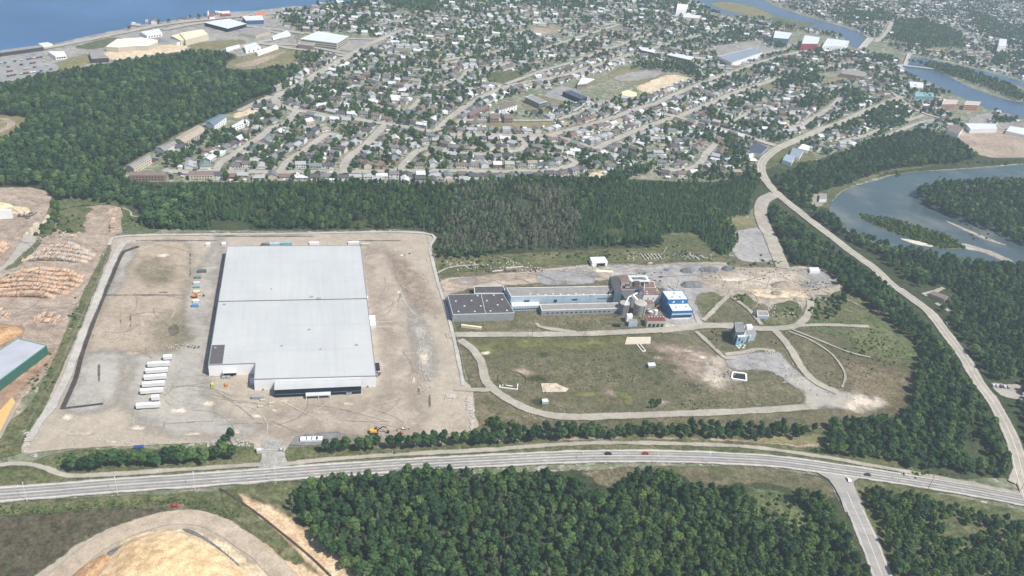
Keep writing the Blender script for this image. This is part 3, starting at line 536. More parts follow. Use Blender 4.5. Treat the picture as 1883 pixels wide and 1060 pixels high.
for nm, (p, w) in ST.items(): SW[nm] = road('street', p, w, street_m)
FAR = [[(930, 155), (1000, 130), (1060, 112), (1120, 90), (1200, 62)], [(730, 100), (790, 112), (860, 105), (930, 92)], [(760, 70), (840, 82), (900, 70), (980, 55)], [(640, 60), (700, 45), (760, 35)],
       [(1150, 105), (1200, 90), (1250, 75), (1330, 55)], [(1190, 100), (1250, 112), (1320, 128), (1400, 148)], [(1300, 150), (1360, 128), (1430, 105), (1500, 90)], [(1340, 118), (1400, 100), (1460, 88)], [(1000, 90), (1060, 70), (1140, 45)],
       [(560, 60), (620, 70), (700, 73)], [(480, 80), (560, 85), (640, 100)], [(440, 205), (470, 190), (500, 178)], [(740, 130), (800, 125), (850, 110)], [(1060, 40), (1130, 60), (1200, 80), (1300, 100)], [(900, 40), (980, 60), (1060, 85), (1150, 105)],
       [(1510, 130), (1570, 115), (1640, 130)], [(1640, 170), (1680, 200), (1720, 215), (1760, 222)], [(1660, 225), (1700, 212)], [(1620, 255), (1680, 230), (1720, 220)]]
streets('town_street', FAR, 8, street_m)
streets('bridge_road', [[(1590, 66), (1620, 75), (1660, 84), (1720, 93), (1800, 97), (1883, 92)], [(1640, 40), (1630, 60), (1610, 78)], [(1670, 98), (1720, 102), (1780, 112), (1883, 140), (1960, 160)], [(1640, 40), (1580, 42), (1520, 28)]], 10, street_m)
streets('coast_road', [[(-60, 108), (0, 100), (100, 86), (200, 66), (300, 46), (400, 34), (520, 24)], [(430, 92), (470, 80), (540, 90), (600, 98), (640, 104)], [(300, 55), (380, 42), (470, 50), (560, 62)], [(470, 50), (520, 66), (470, 80), (430, 92)]], 10, street_m)

# ------------------------------------------------------------------ trees
BARK = plain('bark', (.12, .1, .08), .9, .2, 2.0); DEADWOOD = plain('dead wood', (.36, .34, .31), .9, .15, 2.0)
LEAF = leaf_mat('broad leaves', [(.026, .055, .029), (.041, .078, .036), (.059, .102, .042), (.09, .138, .052)])
LEAFD = leaf_mat('dark leaves', [(.019, .044, .025), (.03, .061, .032), (.043, .08, .037), (.062, .102, .044)])
NEED = leaf_mat('needles', [(.024, .055, .025), (.034, .07, .03), (.048, .088, .034), (.065, .108, .04)])
GREYL = leaf_mat('thin grey foliage', [(.075, .09, .06), (.1, .112, .078), (.125, .13, .098), (.155, .155, .125)])
BUSHL = leaf_mat('bush leaves', [(.03, .055, .022), (.045, .08, .028), (.07, .11, .035), (.1, .14, .045)])
YELL = leaf_mat('young leaves', [(.05, .08, .03), (.062, .1, .035), (.08, .12, .042), (.1, .135, .05)])
def cards(rng, c, r, n, size, up=.35, sq=(1, 1, .85)):
    """n leaf-clump faces over an ellipsoid lobe"""
    d = rng.normal(size=(n, 3)); d /= np.linalg.norm(d, axis=1)[:, None]; d[:, 2] = np.where(d[:, 2] < -up, -d[:, 2], d[:, 2])
    p = c+d*r*np.array(sq)*rng.uniform(.82, 1.1, (n, 1))
    nn = d+rng.normal(size=(n, 3))*.55; nn /= np.linalg.norm(nn, axis=1)[:, None]
    a = np.cross(nn, rng.normal(size=(n, 3))); a /= np.linalg.norm(a, axis=1)[:, None]; b = np.cross(nn, a)
    s = size*rng.uniform(.6, 1.3, (n, 1))
    V = np.stack([p-a*s*.5-b*s*.35, p+a*s*.5-b*s*.3, p+a*s*.35+b*s*.5, p-a*s*.4+b*s*.4], 1).reshape(-1, 3)
    return V, np.arange(n*4).reshape(-1, 4)
def ico(c, r, rng, sq=(1, 1, .85), jit=.12):
    bm = bmesh.new(); bmesh.ops.create_icosphere(bm, subdivisions=1, radius=1); V = np.array([v.co[:] for v in bm.verts]); F = [[v.index for v in f.verts] for f in bm.faces]; bm.free()
    V = V*np.array(sq)*r*(1+rng.normal(size=(len(V), 1))*jit)+c
    return V, F
def mesh_parts(seed, kind, n=420, size=.95):
    rng = np.random.default_rng(seed); cv, cf, tv = MB(), None, MB()
    if kind in ('broad', 'bush', 'round'):
        h = 10.5 if kind != 'bush' else 3; R = 3.6 if kind == 'broad' else (3.3 if kind == 'round' else 2.2); lobes = []
        zb = .32*h if kind != 'bush' else .3
        nl = 9 if kind == 'broad' else 6
        for k in range(nl):
            a = k*2.4+rng.uniform(-.3, .3); t = (k+.5)/nl; rr = R*.55*math.sqrt(1-t*.75)*rng.uniform(.8, 1.2)
            lobes.append((np.array([math.cos(a)*rr, math.sin(a)*rr, zb+(h-zb)*(.22+.6*t)]), R*rng.uniform(.42, .6)*(1.15-t*.35)))
        lobes.append((np.array([0, 0, h*.88]), R*.42)); lobes.append((np.array([0, 0, h*.6]), R*.75))
        for c, r in lobes:
            V, F = ico(c, r*.86, rng); cv.add(V, F)
            V, F = cards(rng, c, r, int(n/len(lobes)*(r/(R*.5))), size); cv.add(V, F.tolist())
        if kind != 'bush':
            tv.tube((0, 0, -.3), (rng.uniform(-.2, .2), 0, h*.5), .3, .16, 6)
            for k in range(4):
                a = k*1.57+.4; tv.tube((0, 0, h*.28), (math.cos(a)*R*.55, math.sin(a)*R*.55, h*.55), .14, .05, 5)
        else: tv.tube((0, 0, -.2), (0, 0, 1.2), .12, .06, 5)
    elif kind == 'spruce':
        h, R = 12.0, 2.1
        nl = 11
        for k in range(nl):
            t = k/nl; z = h*(.12+.84*t); r = R*(1-t)**.8+.25; m = max(5, int(10*(1-t)+4))
            for j in range(m):
                a = 2*math.pi*(j+rng.uniform(-.3, .3))/m; rr = r*rng.uniform(.8, 1.15); w = rr*.34
                ca, sa = math.cos(a), math.sin(a); tip = (ca*rr, sa*rr, z-rr*.42); pk = (0, 0, z+.55)
                cv.add([pk, (ca*rr*.5-sa*w, sa*rr*.5+ca*w, z-rr*.12), tip, (ca*rr*.5+sa*w, sa*rr*.5-ca*w, z-rr*.12)], [(0, 3, 2, 1)])
        cv.tube((0, 0, h*.1), (0, 0, h*.95), R*.62, .08, 7, cap=False); cv.add([(.25, 0, h*.9), (-.15, .2, h*.9), (-.15, -.2, h*.9), (0, 0, h*1.03)], [(0, 1, 3), (1, 2, 3), (2, 0, 3)])
        tv.tube((0, 0, -.3), (0, 0, h*.2), .2, .16, 6)
    elif kind == 'thin':
        h = 11
        tv.tube((0, 0, -.3), (0, 0, h), .16, .05, 5)
        for k in range(16):
            z = h*rng.uniform(.3, .97); a = rng.uniform(0, 6.28); r = rng.uniform(.6, 1.5)*(1.15-z/h)
            tv.tube((0, 0, z), (math.cos(a)*r, math.sin(a)*r, z+r*.5), .05, .02, 3)
        for k in range(6):
            z = h*(.35+.1*k); V, F = cards(rng, np.array([rng.uniform(-.4, .4), rng.uniform(-.4, .4), z]), 1.25*(1.1-z/h)+.3, int(n*.12), size*.7); cv.add(V, F.tolist())
    elif kind == 'dead':
        h = 12.5
        tv.tube((0, 0, -.3), (rng.uniform(-.4, .4), .2, h), .3, .1, 5)
        for k in range(20):
            z = h*rng.uniform(.25, .97); a = rng.uniform(0, 6.28); r = rng.uniform(.7, 1.7)*(1.15-z/h)
            tv.tube((0, 0, z), (math.cos(a)*r, math.sin(a)*r, z+r*.35), .07, .03, 3)
    return cv, tv
FOLI = {'broad': LEAF, 'round': LEAFD, 'bush': BUSHL, 'spruce': NEED, 'thin': GREYL, 'dead': DEADWOOD}
PROTO = bpy.data.collections.new('tree shapes'); PIDX = {}
def proto(nm, seed, kind, n, size, lm=None):
    cv, tv = mesh_parts(seed, kind, n, size); v = MB(); v.add(cv.v, cv.f); k = len(cv.f); v.add(tv.v, tv.f)
    me = bpy.data.meshes.new('tree shape '+nm); me.from_pydata(v.v, [], v.f)
    me.materials.append(lm or FOLI[kind]); me.materials.append(DEADWOOD if kind in ('thin', 'dead') else BARK)
    me.polygons.foreach_set('material_index', [0]*k+[1]*(len(v.f)-k))
    o = bpy.data.objects.new('%02d %s' % (len(PIDX), nm), me); PROTO.objects.link(o); PIDX[nm] = len(PIDX)
for i in range(3): proto('broad%d' % i, i, 'broad', 300, 1.1)
for i in range(2): proto('round%d' % i, 10+i, 'round', 260, 1.1)
proto('spruce0', 20, 'spruce', 0, 0); proto('thin0', 21, 'thin', 420, 1.0); proto('thin1', 22, 'thin', 300, 1.0); proto('dead0', 23, 'dead', 0, 0); proto('bush0', 24, 'bush', 120, .8)
for i in range(2): proto('far%d' % i, 30+i, 'broad', 90, 1.9, LEAF)
proto('fard0', 33, 'round', 80, 1.9); proto('young0', 34, 'broad', 200, 1.0, YELL)
proto('farl0', 37, 'broad', 90, 1.9, YELL); proto('pale0', 41, 'broad', 240, 1.0, GREYL)
def make_gn():
    ng = bpy.data.node_groups.new('scatter trees', 'GeometryNodeTree')
    ng.interface.new_socket('Geometry', in_out='INPUT', socket_type='NodeSocketGeometry'); ng.interface.new_socket('Geometry', in_out='OUTPUT', socket_type='NodeSocketGeometry')
    gi = ng.nodes.new('NodeGroupInput'); go = ng.nodes.new('NodeGroupOutput')
    ip = ng.nodes.new('GeometryNodeInstanceOnPoints'); ci = ng.nodes.new('GeometryNodeCollectionInfo')
    ci.inputs[0].default_value = PROTO; ci.inputs['Separate Children'].default_value = True; ci.inputs['Reset Children'].default_value = True
    def at(nm, t):
        n = ng.nodes.new('GeometryNodeInputNamedAttribute'); n.data_type = t; n.inputs[0].default_value = nm
        return n.outputs[0]
    ng.links.new(gi.outputs[0], ip.inputs['Points']); ng.links.new(ci.outputs[0], ip.inputs['Instance'])
    ip.inputs['Pick Instance'].default_value = True
    ng.links.new(at('shape', 'INT'), ip.inputs['Instance Index'])
    e = ng.nodes.new('FunctionNodeEulerToRotation'); ng.links.new(at('turn', 'FLOAT_VECTOR'), e.inputs[0]); ng.links.new(e.outputs[0], ip.inputs['Rotation'])
    ng.links.new(at('size', 'FLOAT_VECTOR'), ip.inputs['Scale']); ng.links.new(ip.outputs[0], go.inputs[0])
    return ng
GN = make_gn()
def scatter(name, label, T, cat='trees'):
    """T rows: x, y, shape, scale_xy, scale_z"""
    if not len(T): return
    T = np.array(T, float); rng = np.random.default_rng(len(T))
    me = bpy.data.meshes.new(name); me.from_pydata(np.c_[T[:, :2], np.zeros(len(T))].tolist(), [], [])
    a = me.attributes.new('shape', 'INT', 'POINT'); a.data.foreach_set('value', T[:, 2].astype(np.int32))
    a = me.attributes.new('turn', 'FLOAT_VECTOR', 'POINT'); a.data.foreach_set('vector', np.c_[rng.normal(size=(len(T), 2))*.04, rng.uniform(0, 6.28, len(T))].astype(np.float32).ravel())
    a = me.attributes.new('size', 'FLOAT_VECTOR', 'POINT'); a.data.foreach_set('vector', np.c_[T[:, 3], T[:, 3], T[:, 4]].astype(np.float32).ravel())
    o = bpy.data.objects.new(name, me); COL.objects.link(o); md = o.modifiers.new('scatter', 'NODES'); md.node_group = GN
    return tag(o, label, cat, kind='stuff')
_nz = np.random.default_rng(5).normal(size=(64, 64))
def vnoise(P, s):
    q = P/s; i = np.floor(q).astype(int); f = q-i; f = f*f*(3-2*f); g = lambda a, b: _nz[a % 64, b % 64]
    x, y = i[..., 0], i[..., 1]
    return (g(x, y)*(1-f[..., 0])+g(x+1, y)*f[..., 0])*(1-f[..., 1])+(g(x, y+1)*(1-f[..., 0])+g(x+1, y+1)*f[..., 0])*f[..., 1]
def wood(px, sp, mix, hgt=(.75, 1.2), seed=0, holes=(), clear=8, top=True, thin=0.0, wx=1.0):
    """jittered trees whose base and top both fall inside the photographed outline. mix: [(shape, weight)]; noise swaps stands"""
    rng = np.random.default_rng(seed); w = W2(px); lo, hi = w.min(0)-5, w.max(0)+5
    gx, gy = np.arange(lo[0], hi[0], sp), np.arange(lo[1], hi[1], sp)
    X, Y = np.meshgrid(gx, gy); X = X+(np.arange(len(gy)) % 2)[:, None]*sp/2; P = np.stack([X.ravel(), Y.ravel()], -1)+rng.uniform(-.42, .42, (X.size, 2))*sp
    ht = rng.uniform(*hgt, len(P))*(1+.12*vnoise(P, 30)); poly = [tuple(p) for p in px]
    k = inside(PX(np.c_[P, np.zeros(len(P))]), poly)
    if top: k &= inside(PX(np.c_[P, 8*ht]), poly)
    for h in holes: k &= ~inside(PX(np.c_[P, 3*ht]), h)
    if thin: k &= (vnoise(P, 22)+.4*vnoise(P, 7)) > thin
    P, ht = P[k], ht[k]
    for pts, w_ in ROADS:
        if len(P) == 0: break
        b0, b1 = pts.min(0)-20, pts.max(0)+20; nearby = (P > b0).all(1) & (P < b1).all(1)
        if nearby.any():
            d = np.full(len(P), 1e9); d[nearby] = segdist(P[nearby], pts); kk = d > w_/2+clear; P, ht = P[kk], ht[kk]
    if len(P) == 0: return []
    wts = np.array([m[1] for m in mix], float); u = rng.uniform(size=len(P))*.6+.4*(1/(1+np.exp(-2.2*vnoise(P+500, 35)))); u = np.clip(u, 0, .999)
    cs = np.cumsum(wts)/wts.sum(); idx = np.searchsorted(cs, u)
    return [(p[0], p[1], PIDX[mix[i][0]], h*rng.uniform(.7, 1.25)*wx, h*(.8 if mix[i][0] == 'young0' else 1)) for p, h, i in zip(P, ht, idx)]
FARMIX = [('far0', 3), ('farl0', .8), ('fard0', 3), ('far1', 2)]
F1 = [(-40, 158), (0, 153), (46, 141), (97, 130), (178, 117), (217, 111), (280, 101), (339, 93), (370, 90), (433, 96), (436, 104), (420, 112), (413, 125), (446, 130), (480, 125), (530, 118), (556, 120), (556, 135), (531, 150), (495, 171), (478, 178), (465, 190), (446, 196), (418, 209), (377, 224), (326, 247), (288, 268), (285, 275), (242, 298), (229, 306), (222, 322), (300, 345), (380, 330), (380, 400), (300, 424), (262, 416), (250, 400), (205, 378), (140, 365), (99, 372), (97, 362), (84, 350), (51, 345), (0, 345), (-40, 345)]
CL = [(-60, 203), (0, 206), (55, 214), (40, 240), (0, 266), (-60, 290)]
T1 = wood(F1, 6.0, [('far0', 3), ('fard0', 3), ('spruce0', .4), ('farl0', .9), ('far1', 2)], (.6, 1.25), 1, holes=[CL, [(209, 185), (217, 184), (220, 200), (224, 216), (217, 218), (213, 200)], [(222, 381), (245, 385), (258, 402), (262, 425), (222, 425)]], clear=6)
scatter('forest', 'broad dark green forest between the sawmill and the seaside lots', T1)
F2 = [(300, 338), (420, 330), (500, 331), (600, 328), (740, 330), (820, 335), (900, 322), (950, 318), (1040, 322), (1090, 328), (1130, 312), (1170, 322), (1250, 330), (1320, 332), (1365, 322), (1385, 305), (1398, 330), (1390, 345), (1378, 380), (1375, 395), (1345, 400), (1350, 420), (1362, 440), (1345, 460), (1325, 470), (1300, 448), (1275, 428), (1262, 420), (1225, 430), (1215, 447), (1215, 456), (1100, 455), (1000, 457), (940, 460), (870, 477), (800, 474), (790, 440), (780, 424), (600, 423), (450, 421), (320, 423), (262, 418), (240, 395), (240, 350)]
GAP = [[(470, 385), (490, 382), (505, 395), (480, 405)], [(1110, 420), (1150, 418), (1155, 428), (1112, 432)], [(395, 405), (440, 402), (470, 412), (450, 425), (380, 425)], [(640, 405), (680, 400), (690, 412), (650, 418)]]
CON1 = [(240, 345), (300, 338), (470, 333), (470, 420), (250, 420)]; CON2 = [(1120, 335), (1385, 300), (1400, 480), (1240, 440), (1060, 440), (1060, 400)]; DEAD = [(835, 360), (900, 335), (1010, 340), (1060, 360), (1068, 440), (1060, 460), (800, 455), (810, 420)]
b2 = wood(F2, 4.8, [('broad0', 2), ('round0', 3), ('broad2', 2), ('young0', .7), ('spruce0', 3)], (.6, 1.05), 2, holes=GAP+[CON1, CON2], clear=5, wx=.85)
_r = np.random.default_rng(4); _P = np.array([t[:2] for t in b2]); _in = inside(PX(np.c_[_P, np.full(len(_P), 3)]), DEAD); b2 = [t for t, i_, v_ in zip(b2, _in, vnoise(_P, 25)) if not i_ or v_ > .35 or _r.uniform() < .18]
c2 = wood([(240, 345), (300, 336), (380, 331), (470, 331), (470, 420), (320, 423), (262, 418), (245, 395)], 3.8, [('round1', 1.6), ('spruce0', 6), ('broad1', 1.4)], (.42, .66), 3, holes=GAP, wx=1.3)
c3 = wood([(1120, 330), (1250, 330), (1320, 332), (1365, 322), (1385, 305), (1398, 330), (1378, 380), (1375, 395), (1345, 400), (1362, 440), (1345, 460), (1325, 470), (1275, 428), (1225, 428), (1205, 448), (1060, 450), (1060, 400)], 3.7, [('round1', 2), ('spruce0', 6), ('broad0', 2), ('young0', .7)], (.42, .66), 4, wx=1.3, holes=GAP, clear=5)
d2 = wood([(835, 350), (900, 330), (1010, 335), (1060, 350), (1070, 458), (940, 460), (870, 474), (800, 465), (805, 420)], 3.9, [('pale0', 5), ('thin0', 2), ('dead0', 3), ('pale0', 4), ('young0', .8), ('round0', .8)], (.6, 1.1), 5, thin=-.85, wx=.72)
scatter('forest', 'mixed belt of spruce and leafy wood behind the warehouse and the old factory', b2+c2+c3)
scatter('dead_trees', 'grey dying trees with bare pale stems in the wood behind the warehouse', d2)
RMIX = [('far0', 2), ('fard0', 3), ('broad1', 1)]
e1 = wood([(1412, 312), (1440, 318), (1470, 300), (1520, 292), (1570, 268), (1610, 250), (1640, 240), (1700, 235), (1740, 245), (1775, 262), (1795, 280), (1792, 292), (1760, 302), (1690, 306), (1640, 312), (1590, 328), (1545, 345), (1510, 352), (1490, 365), (1500, 380), (1525, 390), (1530, 390), (1559, 416), (1605, 434), (1646, 447), (1728, 461), (1775, 474), (1862, 482), (1883, 482), (1990, 490), (1990, 760), (1883, 740), (1870, 735), (1850, 705), (1815, 697), (1775, 638), (1735, 580), (1690, 535), (1650, 500), (1600, 465), (1540, 430), (1480, 388), (1430, 345)], 6, [('far0', 2), ('broad0', 2), ('fard0', 2), ('round0', 2), ('thin1', .5), ('young0', .7)], (.6, 1.15), 6, clear=2.5, holes=[[(1690, 525), (1740, 520), (1760, 545), (1740, 570), (1700, 550)], [(1820, 700), (1883, 695), (1883, 730), (1840, 730)]])
e2 = wood([(1402, 372), (1425, 375), (1450, 392), (1520, 440), (1580, 482), (1620, 512), (1665, 555), (1700, 590), (1745, 640), (1785, 700), (1810, 740), (1840, 785), (1858, 840), (1868, 872), (1850, 882), (1700, 868), (1600, 848), (1525, 838), (1512, 815), (1530, 800), (1508, 788), (1512, 775), (1560, 768), (1640, 765), (1665, 750), (1685, 700), (1690, 650), (1670, 625), (1620, 585), (1590, 560), (1550, 535), (1530, 510), (1500, 492), (1442, 488), (1420, 450), (1408, 400)], 5.2, [('round0', 2), ('broad0', 3), ('broad1', 2), ('round1', 2), ('thin0', 1), ('young0', .8)], (.55, 1.15), 7, clear=3, wx=.95, holes=[[(1770, 790), (1800, 780), (1815, 850), (1780, 850)]])
e3 = wood([(1495, 595), (1490, 570), (1510, 545), (1545, 535), (1565, 545), (1550, 570), (1520, 600)], 6, [('broad1', 1), ('round0', 1), ('bush0', 1)], (.45, .8), 8)
e4 = wood([(1678, 352), (1700, 338), (1735, 330), (1883, 326), (1990, 330), (1990, 470), (1883, 452), (1862, 444), (1800, 418), (1740, 394), (1712, 386), (1694, 370)], 7, [('fard0', 3), ('far1', 2), ('thin1', 1)], (.9, 1.2), 9)
e5 = wood(ISLET, 3, [('bush0', 1), ('young0', .3)], (.5, .9), 10, top=False)
e6 = wood([(1838, 738), (1883, 732), (1960, 740), (1960, 900), (1895, 880), (1885, 830), (1866, 785)], 7, [('round0', 1), ('broad0', 1)], (.8, 1.1), 11)
scatter('forest', 'leafy wood lining both sides of the river road', e1+e2+e6)
scatter('thicket', 'bushy thicket at the east end of the gravel yard', e3)
scatter('forest', 'leafy wood covering the large island in the river bend', e4)
scatter('shrubs', 'bright green shrubs on the narrow river islet', e5)
# foreground woods
f1 = wood([(520, 915), (560, 893), (620, 868), (680, 862), (740, 858), (800, 860), (870, 862), (940, 866), (1000, 866), (1040, 874), (1070, 882), (1085, 905), (1110, 912), (1140, 880), (1180, 862), (1225, 866), (1270, 892), (1330, 888), (1380, 905), (1430, 898), (1485, 902), (1520, 915), (1545, 945), (1592, 1040), (1618, 1110), (700, 1130), (640, 1060), (600, 1020), (560, 975), (535, 940)], 4.3, [('round0', 2), ('broad0', 3), ('round1', 2), ('broad1', 3), ('thin0', .8), ('broad2', 2), ('young0', 2), ('spruce0', .4)], (.5, 1.3), 12, wx=.84, holes=[[(1075, 870), (1110, 868), (1115, 895), (1085, 895)]], clear=4)
f1b = wood([(1100, 960), (1500, 930), (1560, 1050), (1100, 1110)], 6.5, [('young0', 3), ('thin0', 1)], (.7, 1), 13, thin=.3)
f2 = wood([(1585, 900), (1620, 893), (1690, 905), (1760, 930), (1830, 945), (1883, 955), (1990, 1000), (1990, 1120), (1680, 1120), (1640, 1050), (1605, 960)], 4.6, [('round1', 2), ('broad0', 3), ('young0', 1), ('young0', 1), ('broad2', 2)], (.55, 1.0), 14, clear=4, thin=-.8, wx=.85)
CLR = [(1365, 905), (1420, 893), (1480, 925), (1525, 985), (1480, 990), (1430, 955), (1385, 930)]
_r = np.random.default_rng(8); _f1 = []
for t in f1:
    q = PX((t[0], t[1], 4))
    if inside(q[None], CLR)[0]:
        if _r.uniform() < .7: _f1.append((t[0], t[1], PIDX['bush0'], t[3]*.8, t[4]*.8))
    elif q[0] > 1150 and _r.uniform() < .45: _f1.append((t[0], t[1], PIDX['young0'], t[3], t[4]*.9))
    else: _f1.append(t)
f1 = _f1; f2 = [(t[0], t[1], PIDX['young0'], t[3], t[4]*.9) if _r.uniform() < .3 else t for t in f2]
allf = f1+f2
rowpts = []
def row(px, sp, seed, hs=(.6, .8), jit=1.2):
    rng = np.random.default_rng(seed); p = [Vector(G(*q)[:2]) for q in px]; L = length(p); s = 0; out = []
    while s < L:
        c = cut(p, s, s+.5)
        if c: out.append((c[0].x+rng.uniform(-jit, jit), c[0].y+rng.uniform(-jit, jit), int(rng.choice([PIDX['round0'], PIDX['round1'], PIDX['broad1']])), rng.uniform(*hs)*1.0, rng.uniform(*hs)*1.05))
        s += sp*rng.uniform(.8, 1.2)
    return out
rA = row([(132, 868), (170, 864), (220, 860), (300, 856), (380, 851), (440, 844)], 6.0, 1, (.95, 1.3), 1.8)
rA2 = row([(170, 856), (290, 848), (400, 842), (440, 838)], 9, 4, (.7, .9), 1.5)
rB = row([(600, 833), (660, 829), (740, 826), (830, 820), (930, 815), (1020, 809), (1100, 804)], 6.2, 2, (.9, 1.2), 1.2)
rC = row([(760, 815), (850, 810), (940, 800), (1100, 796)], 7, 5, (.7, .95), 1.5)
rD = row([(1110, 806), (1180, 803), (1260, 803), (1340, 806), (1420, 808), (1480, 804)], 4.8, 3, (.75, 1), 2.5)
rE = row([(1150, 798), (1260, 792), (1380, 794), (1490, 794)], 6, 6, (.65, .9), 3)
yardtrees = [(*G(412, 818)[:2], PIDX['round0'], .7, .75), (*G(424, 815)[:2], PIDX['broad0'], .8, 1.15), (*G(405, 822)[:2], PIDX['round1'], .6, .5)]

SHAPES = {}
def solo_tree(t, name, label, group=None, cat='tree'):
    x, y, si, s, hz = t
    if si not in SHAPES:
        src = PROTO.objects[[o.name for o in PROTO.objects if o.name.startswith('%02d ' % si)][0]].data
        nv = len(src.polygons); mi = np.zeros(nv, int); src.polygons.foreach_get('material_index', mi)
        res = []
        for part, k in (('crown', 0), ('trunk', 1)):
            F = [tuple(p.vertices) for p in src.polygons if p.material_index == k]; us = sorted({i for f in F for i in f}); mp = {j: i for i, j in enumerate(us)}
            me = bpy.data.meshes.new(part); me.from_pydata([src.vertices[j].co[:] for j in us], [], [tuple(mp[i] for i in f) for f in F]); me.materials.append(src.materials[k]); res.append((part, me))
        SHAPES[si] = res
    o = empty(name, (x, y, 0), (x*7+y*3) % 6.28, label, cat, group); o.scale = (s, s, hz)
    for part, me in SHAPES[si]:
        c = bpy.data.objects.new(part, me); COL.objects.link(c); c.parent = o
def treerow(T, where, group):
    T = sorted(T, key=lambda t: PX((t[0], t[1], 0))[0])
    for i, t in enumerate(T): solo_tree(t, 'row_tree', f'rounded dark green tree, {nth(i)} from left in {where}', group)
treerow(rA, 'clump west of yard entrance', 'trees planted west of the yard entrance')
treerow(rB, 'highway row right of yard entrance', 'trees in the row along the service path')
treerow(rD, 'row south of the meadow', 'trees in the row south of the meadow')
solo_tree(yardtrees[0], 'row_tree', 'low dark tree left of the tall one by the yard entrance'); solo_tree(yardtrees[1], 'row_tree', 'tall slender dark tree standing by the yard entrance'); solo_tree(yardtrees[2], 'row_tree', 'low spreading shrub tree under the tall tree at the yard entrance')
scatter('thicket', 'small trees filling in behind the roadside tree rows', rA2+rC+rE)
# nearest trees of the wood below the highway stand as trees of their own
allf = f1+f2
ok = [t for t in allf if t[2] != PIDX['bush0'] and (lambda q: -5 < q[0] < 1888 and q[1] < 1075)(PX((t[0], t[1], 5)))]
ok.sort(key=lambda t: t[0]**2+t[1]**2); near = ok[:max(0, 295-len(rA+rB+rD))]; nid = {id(t) for t in near}
for t in near:
    q = PX((t[0], t[1], 0)); right = q[0] > 1600
    bright = t[2] == PIDX['young0']
    lab = ('light green' if bright else 'dark green')+(' tree in the wood right of the side road' if right else ' tree in the '+('left' if q[0] < 880 else 'middle' if q[0] < 1230 else 'right')+' part of the big wood below the highway')+('' if t[4] < .85 else ', taller')
    solo_tree(t, 'woodland_tree', lab, ('light ' if bright else 'dark ')+('trees of the wood east of the side road' if right else 'trees of the '+('left' if q[0] < 880 else 'middle' if q[0] < 1230 else 'right')+' part of the wood below the highway')+('' if t[4] < .85 else ', tall'))
scatter('forest', 'leafy woods below the highway on both sides of the side road', [t for t in allf if id(t) not in nid]+f1b)
# scattered bushes on the rough ground
bu = []
rng = np.random.default_rng(77)
for x, y, w, h, n, s in [(1210, 740, 16, 8, 10, .9), (1200, 750, 8, 3, 5, .6), (920, 785, 12, 8, 10, 1), (905, 778, 14, 8, 10, 1.1), (950, 790, 30, 6, 8, .6), (1180, 690, 260, 60, 420, .2), (1060, 680, 150, 50, 200, .18), (1560, 690, 90, 50, 160, .22), (1330, 745, 120, 14, 90, .25), (1080, 597, 60, 8, 60, .2), (200, 985, 180, 30, 120, .2), (1100, 790, 200, 10, 40, .5), (1350, 790, 120, 8, 40, .6), (1560, 830, 30, 10, 20, .6), (1620, 640, 50, 30, 90, .35), (1590, 630, 40, 30, 40, .4), (1420, 630, 20, 10, 3, .5), (1330, 620, 40, 14, 22, .4), (1450, 580, 25, 12, 22, .5), (1362, 552, 18, 8, 18, .5), (1500, 575, 22, 20, 30, .7), (870, 495, 60, 6, 25, .4), (1100, 470, 260, 8, 90, .5), (1400, 485, 60, 8, 25, .5), (130, 850, 30, 10, 16, .5), (60, 700, 12, 50, 20, .4), (140, 590, 12, 40, 22, .4), (90, 680, 10, 50, 22, .4), (120, 410, 30, 20, 30, .5), (245, 405, 14, 12, 14, .5), (80, 420, 12, 14, 26, .8), (100, 395, 10, 20, 26, .9), (300, 500, 20, 14, 8, .2), (320, 610, 16, 14, 26, .22), (860, 480, 60, 10, 30, .6), (700, 835, 60, 5, 14, .35), (1500, 830, 40, 6, 16, .5), (1700, 875, 60, 6, 18, .5), (1790, 800, 14, 30, 18, .5), (1640, 250, 80, 10, 20, .6), (1620, 318, 80, 6, 40, .7), (1820, 300, 60, 4, 30, .6), (1800, 430, 50, 14, 18, .5), (1240, 450, 30, 10, 14, .4)]:
    for k in range(n):
        p = G(x+rng.normal()*w*.5, y+rng.normal()*h*.5); q = s*rng.uniform(.5, 1.4); bu.append((p.x, p.y, PIDX['bush0'], q, q))
for k in range(260):      # planted seedlings on the bank left of the chip pile
    x = rng.uniform(0, 330) if k < 200 else rng.uniform(330, 440); y = np.interp(x, [0, 330, 440], [945, 925, 935])+rng.normal()*5+(max(0, x-330)*.15)
    p = G(x, y); q = rng.uniform(.2, .42); bu.append((p.x, p.y, PIDX['bush0'], q, q))
scatter('shrubs', 'loose green shrubs dotted over the rough ground and banks', bu)

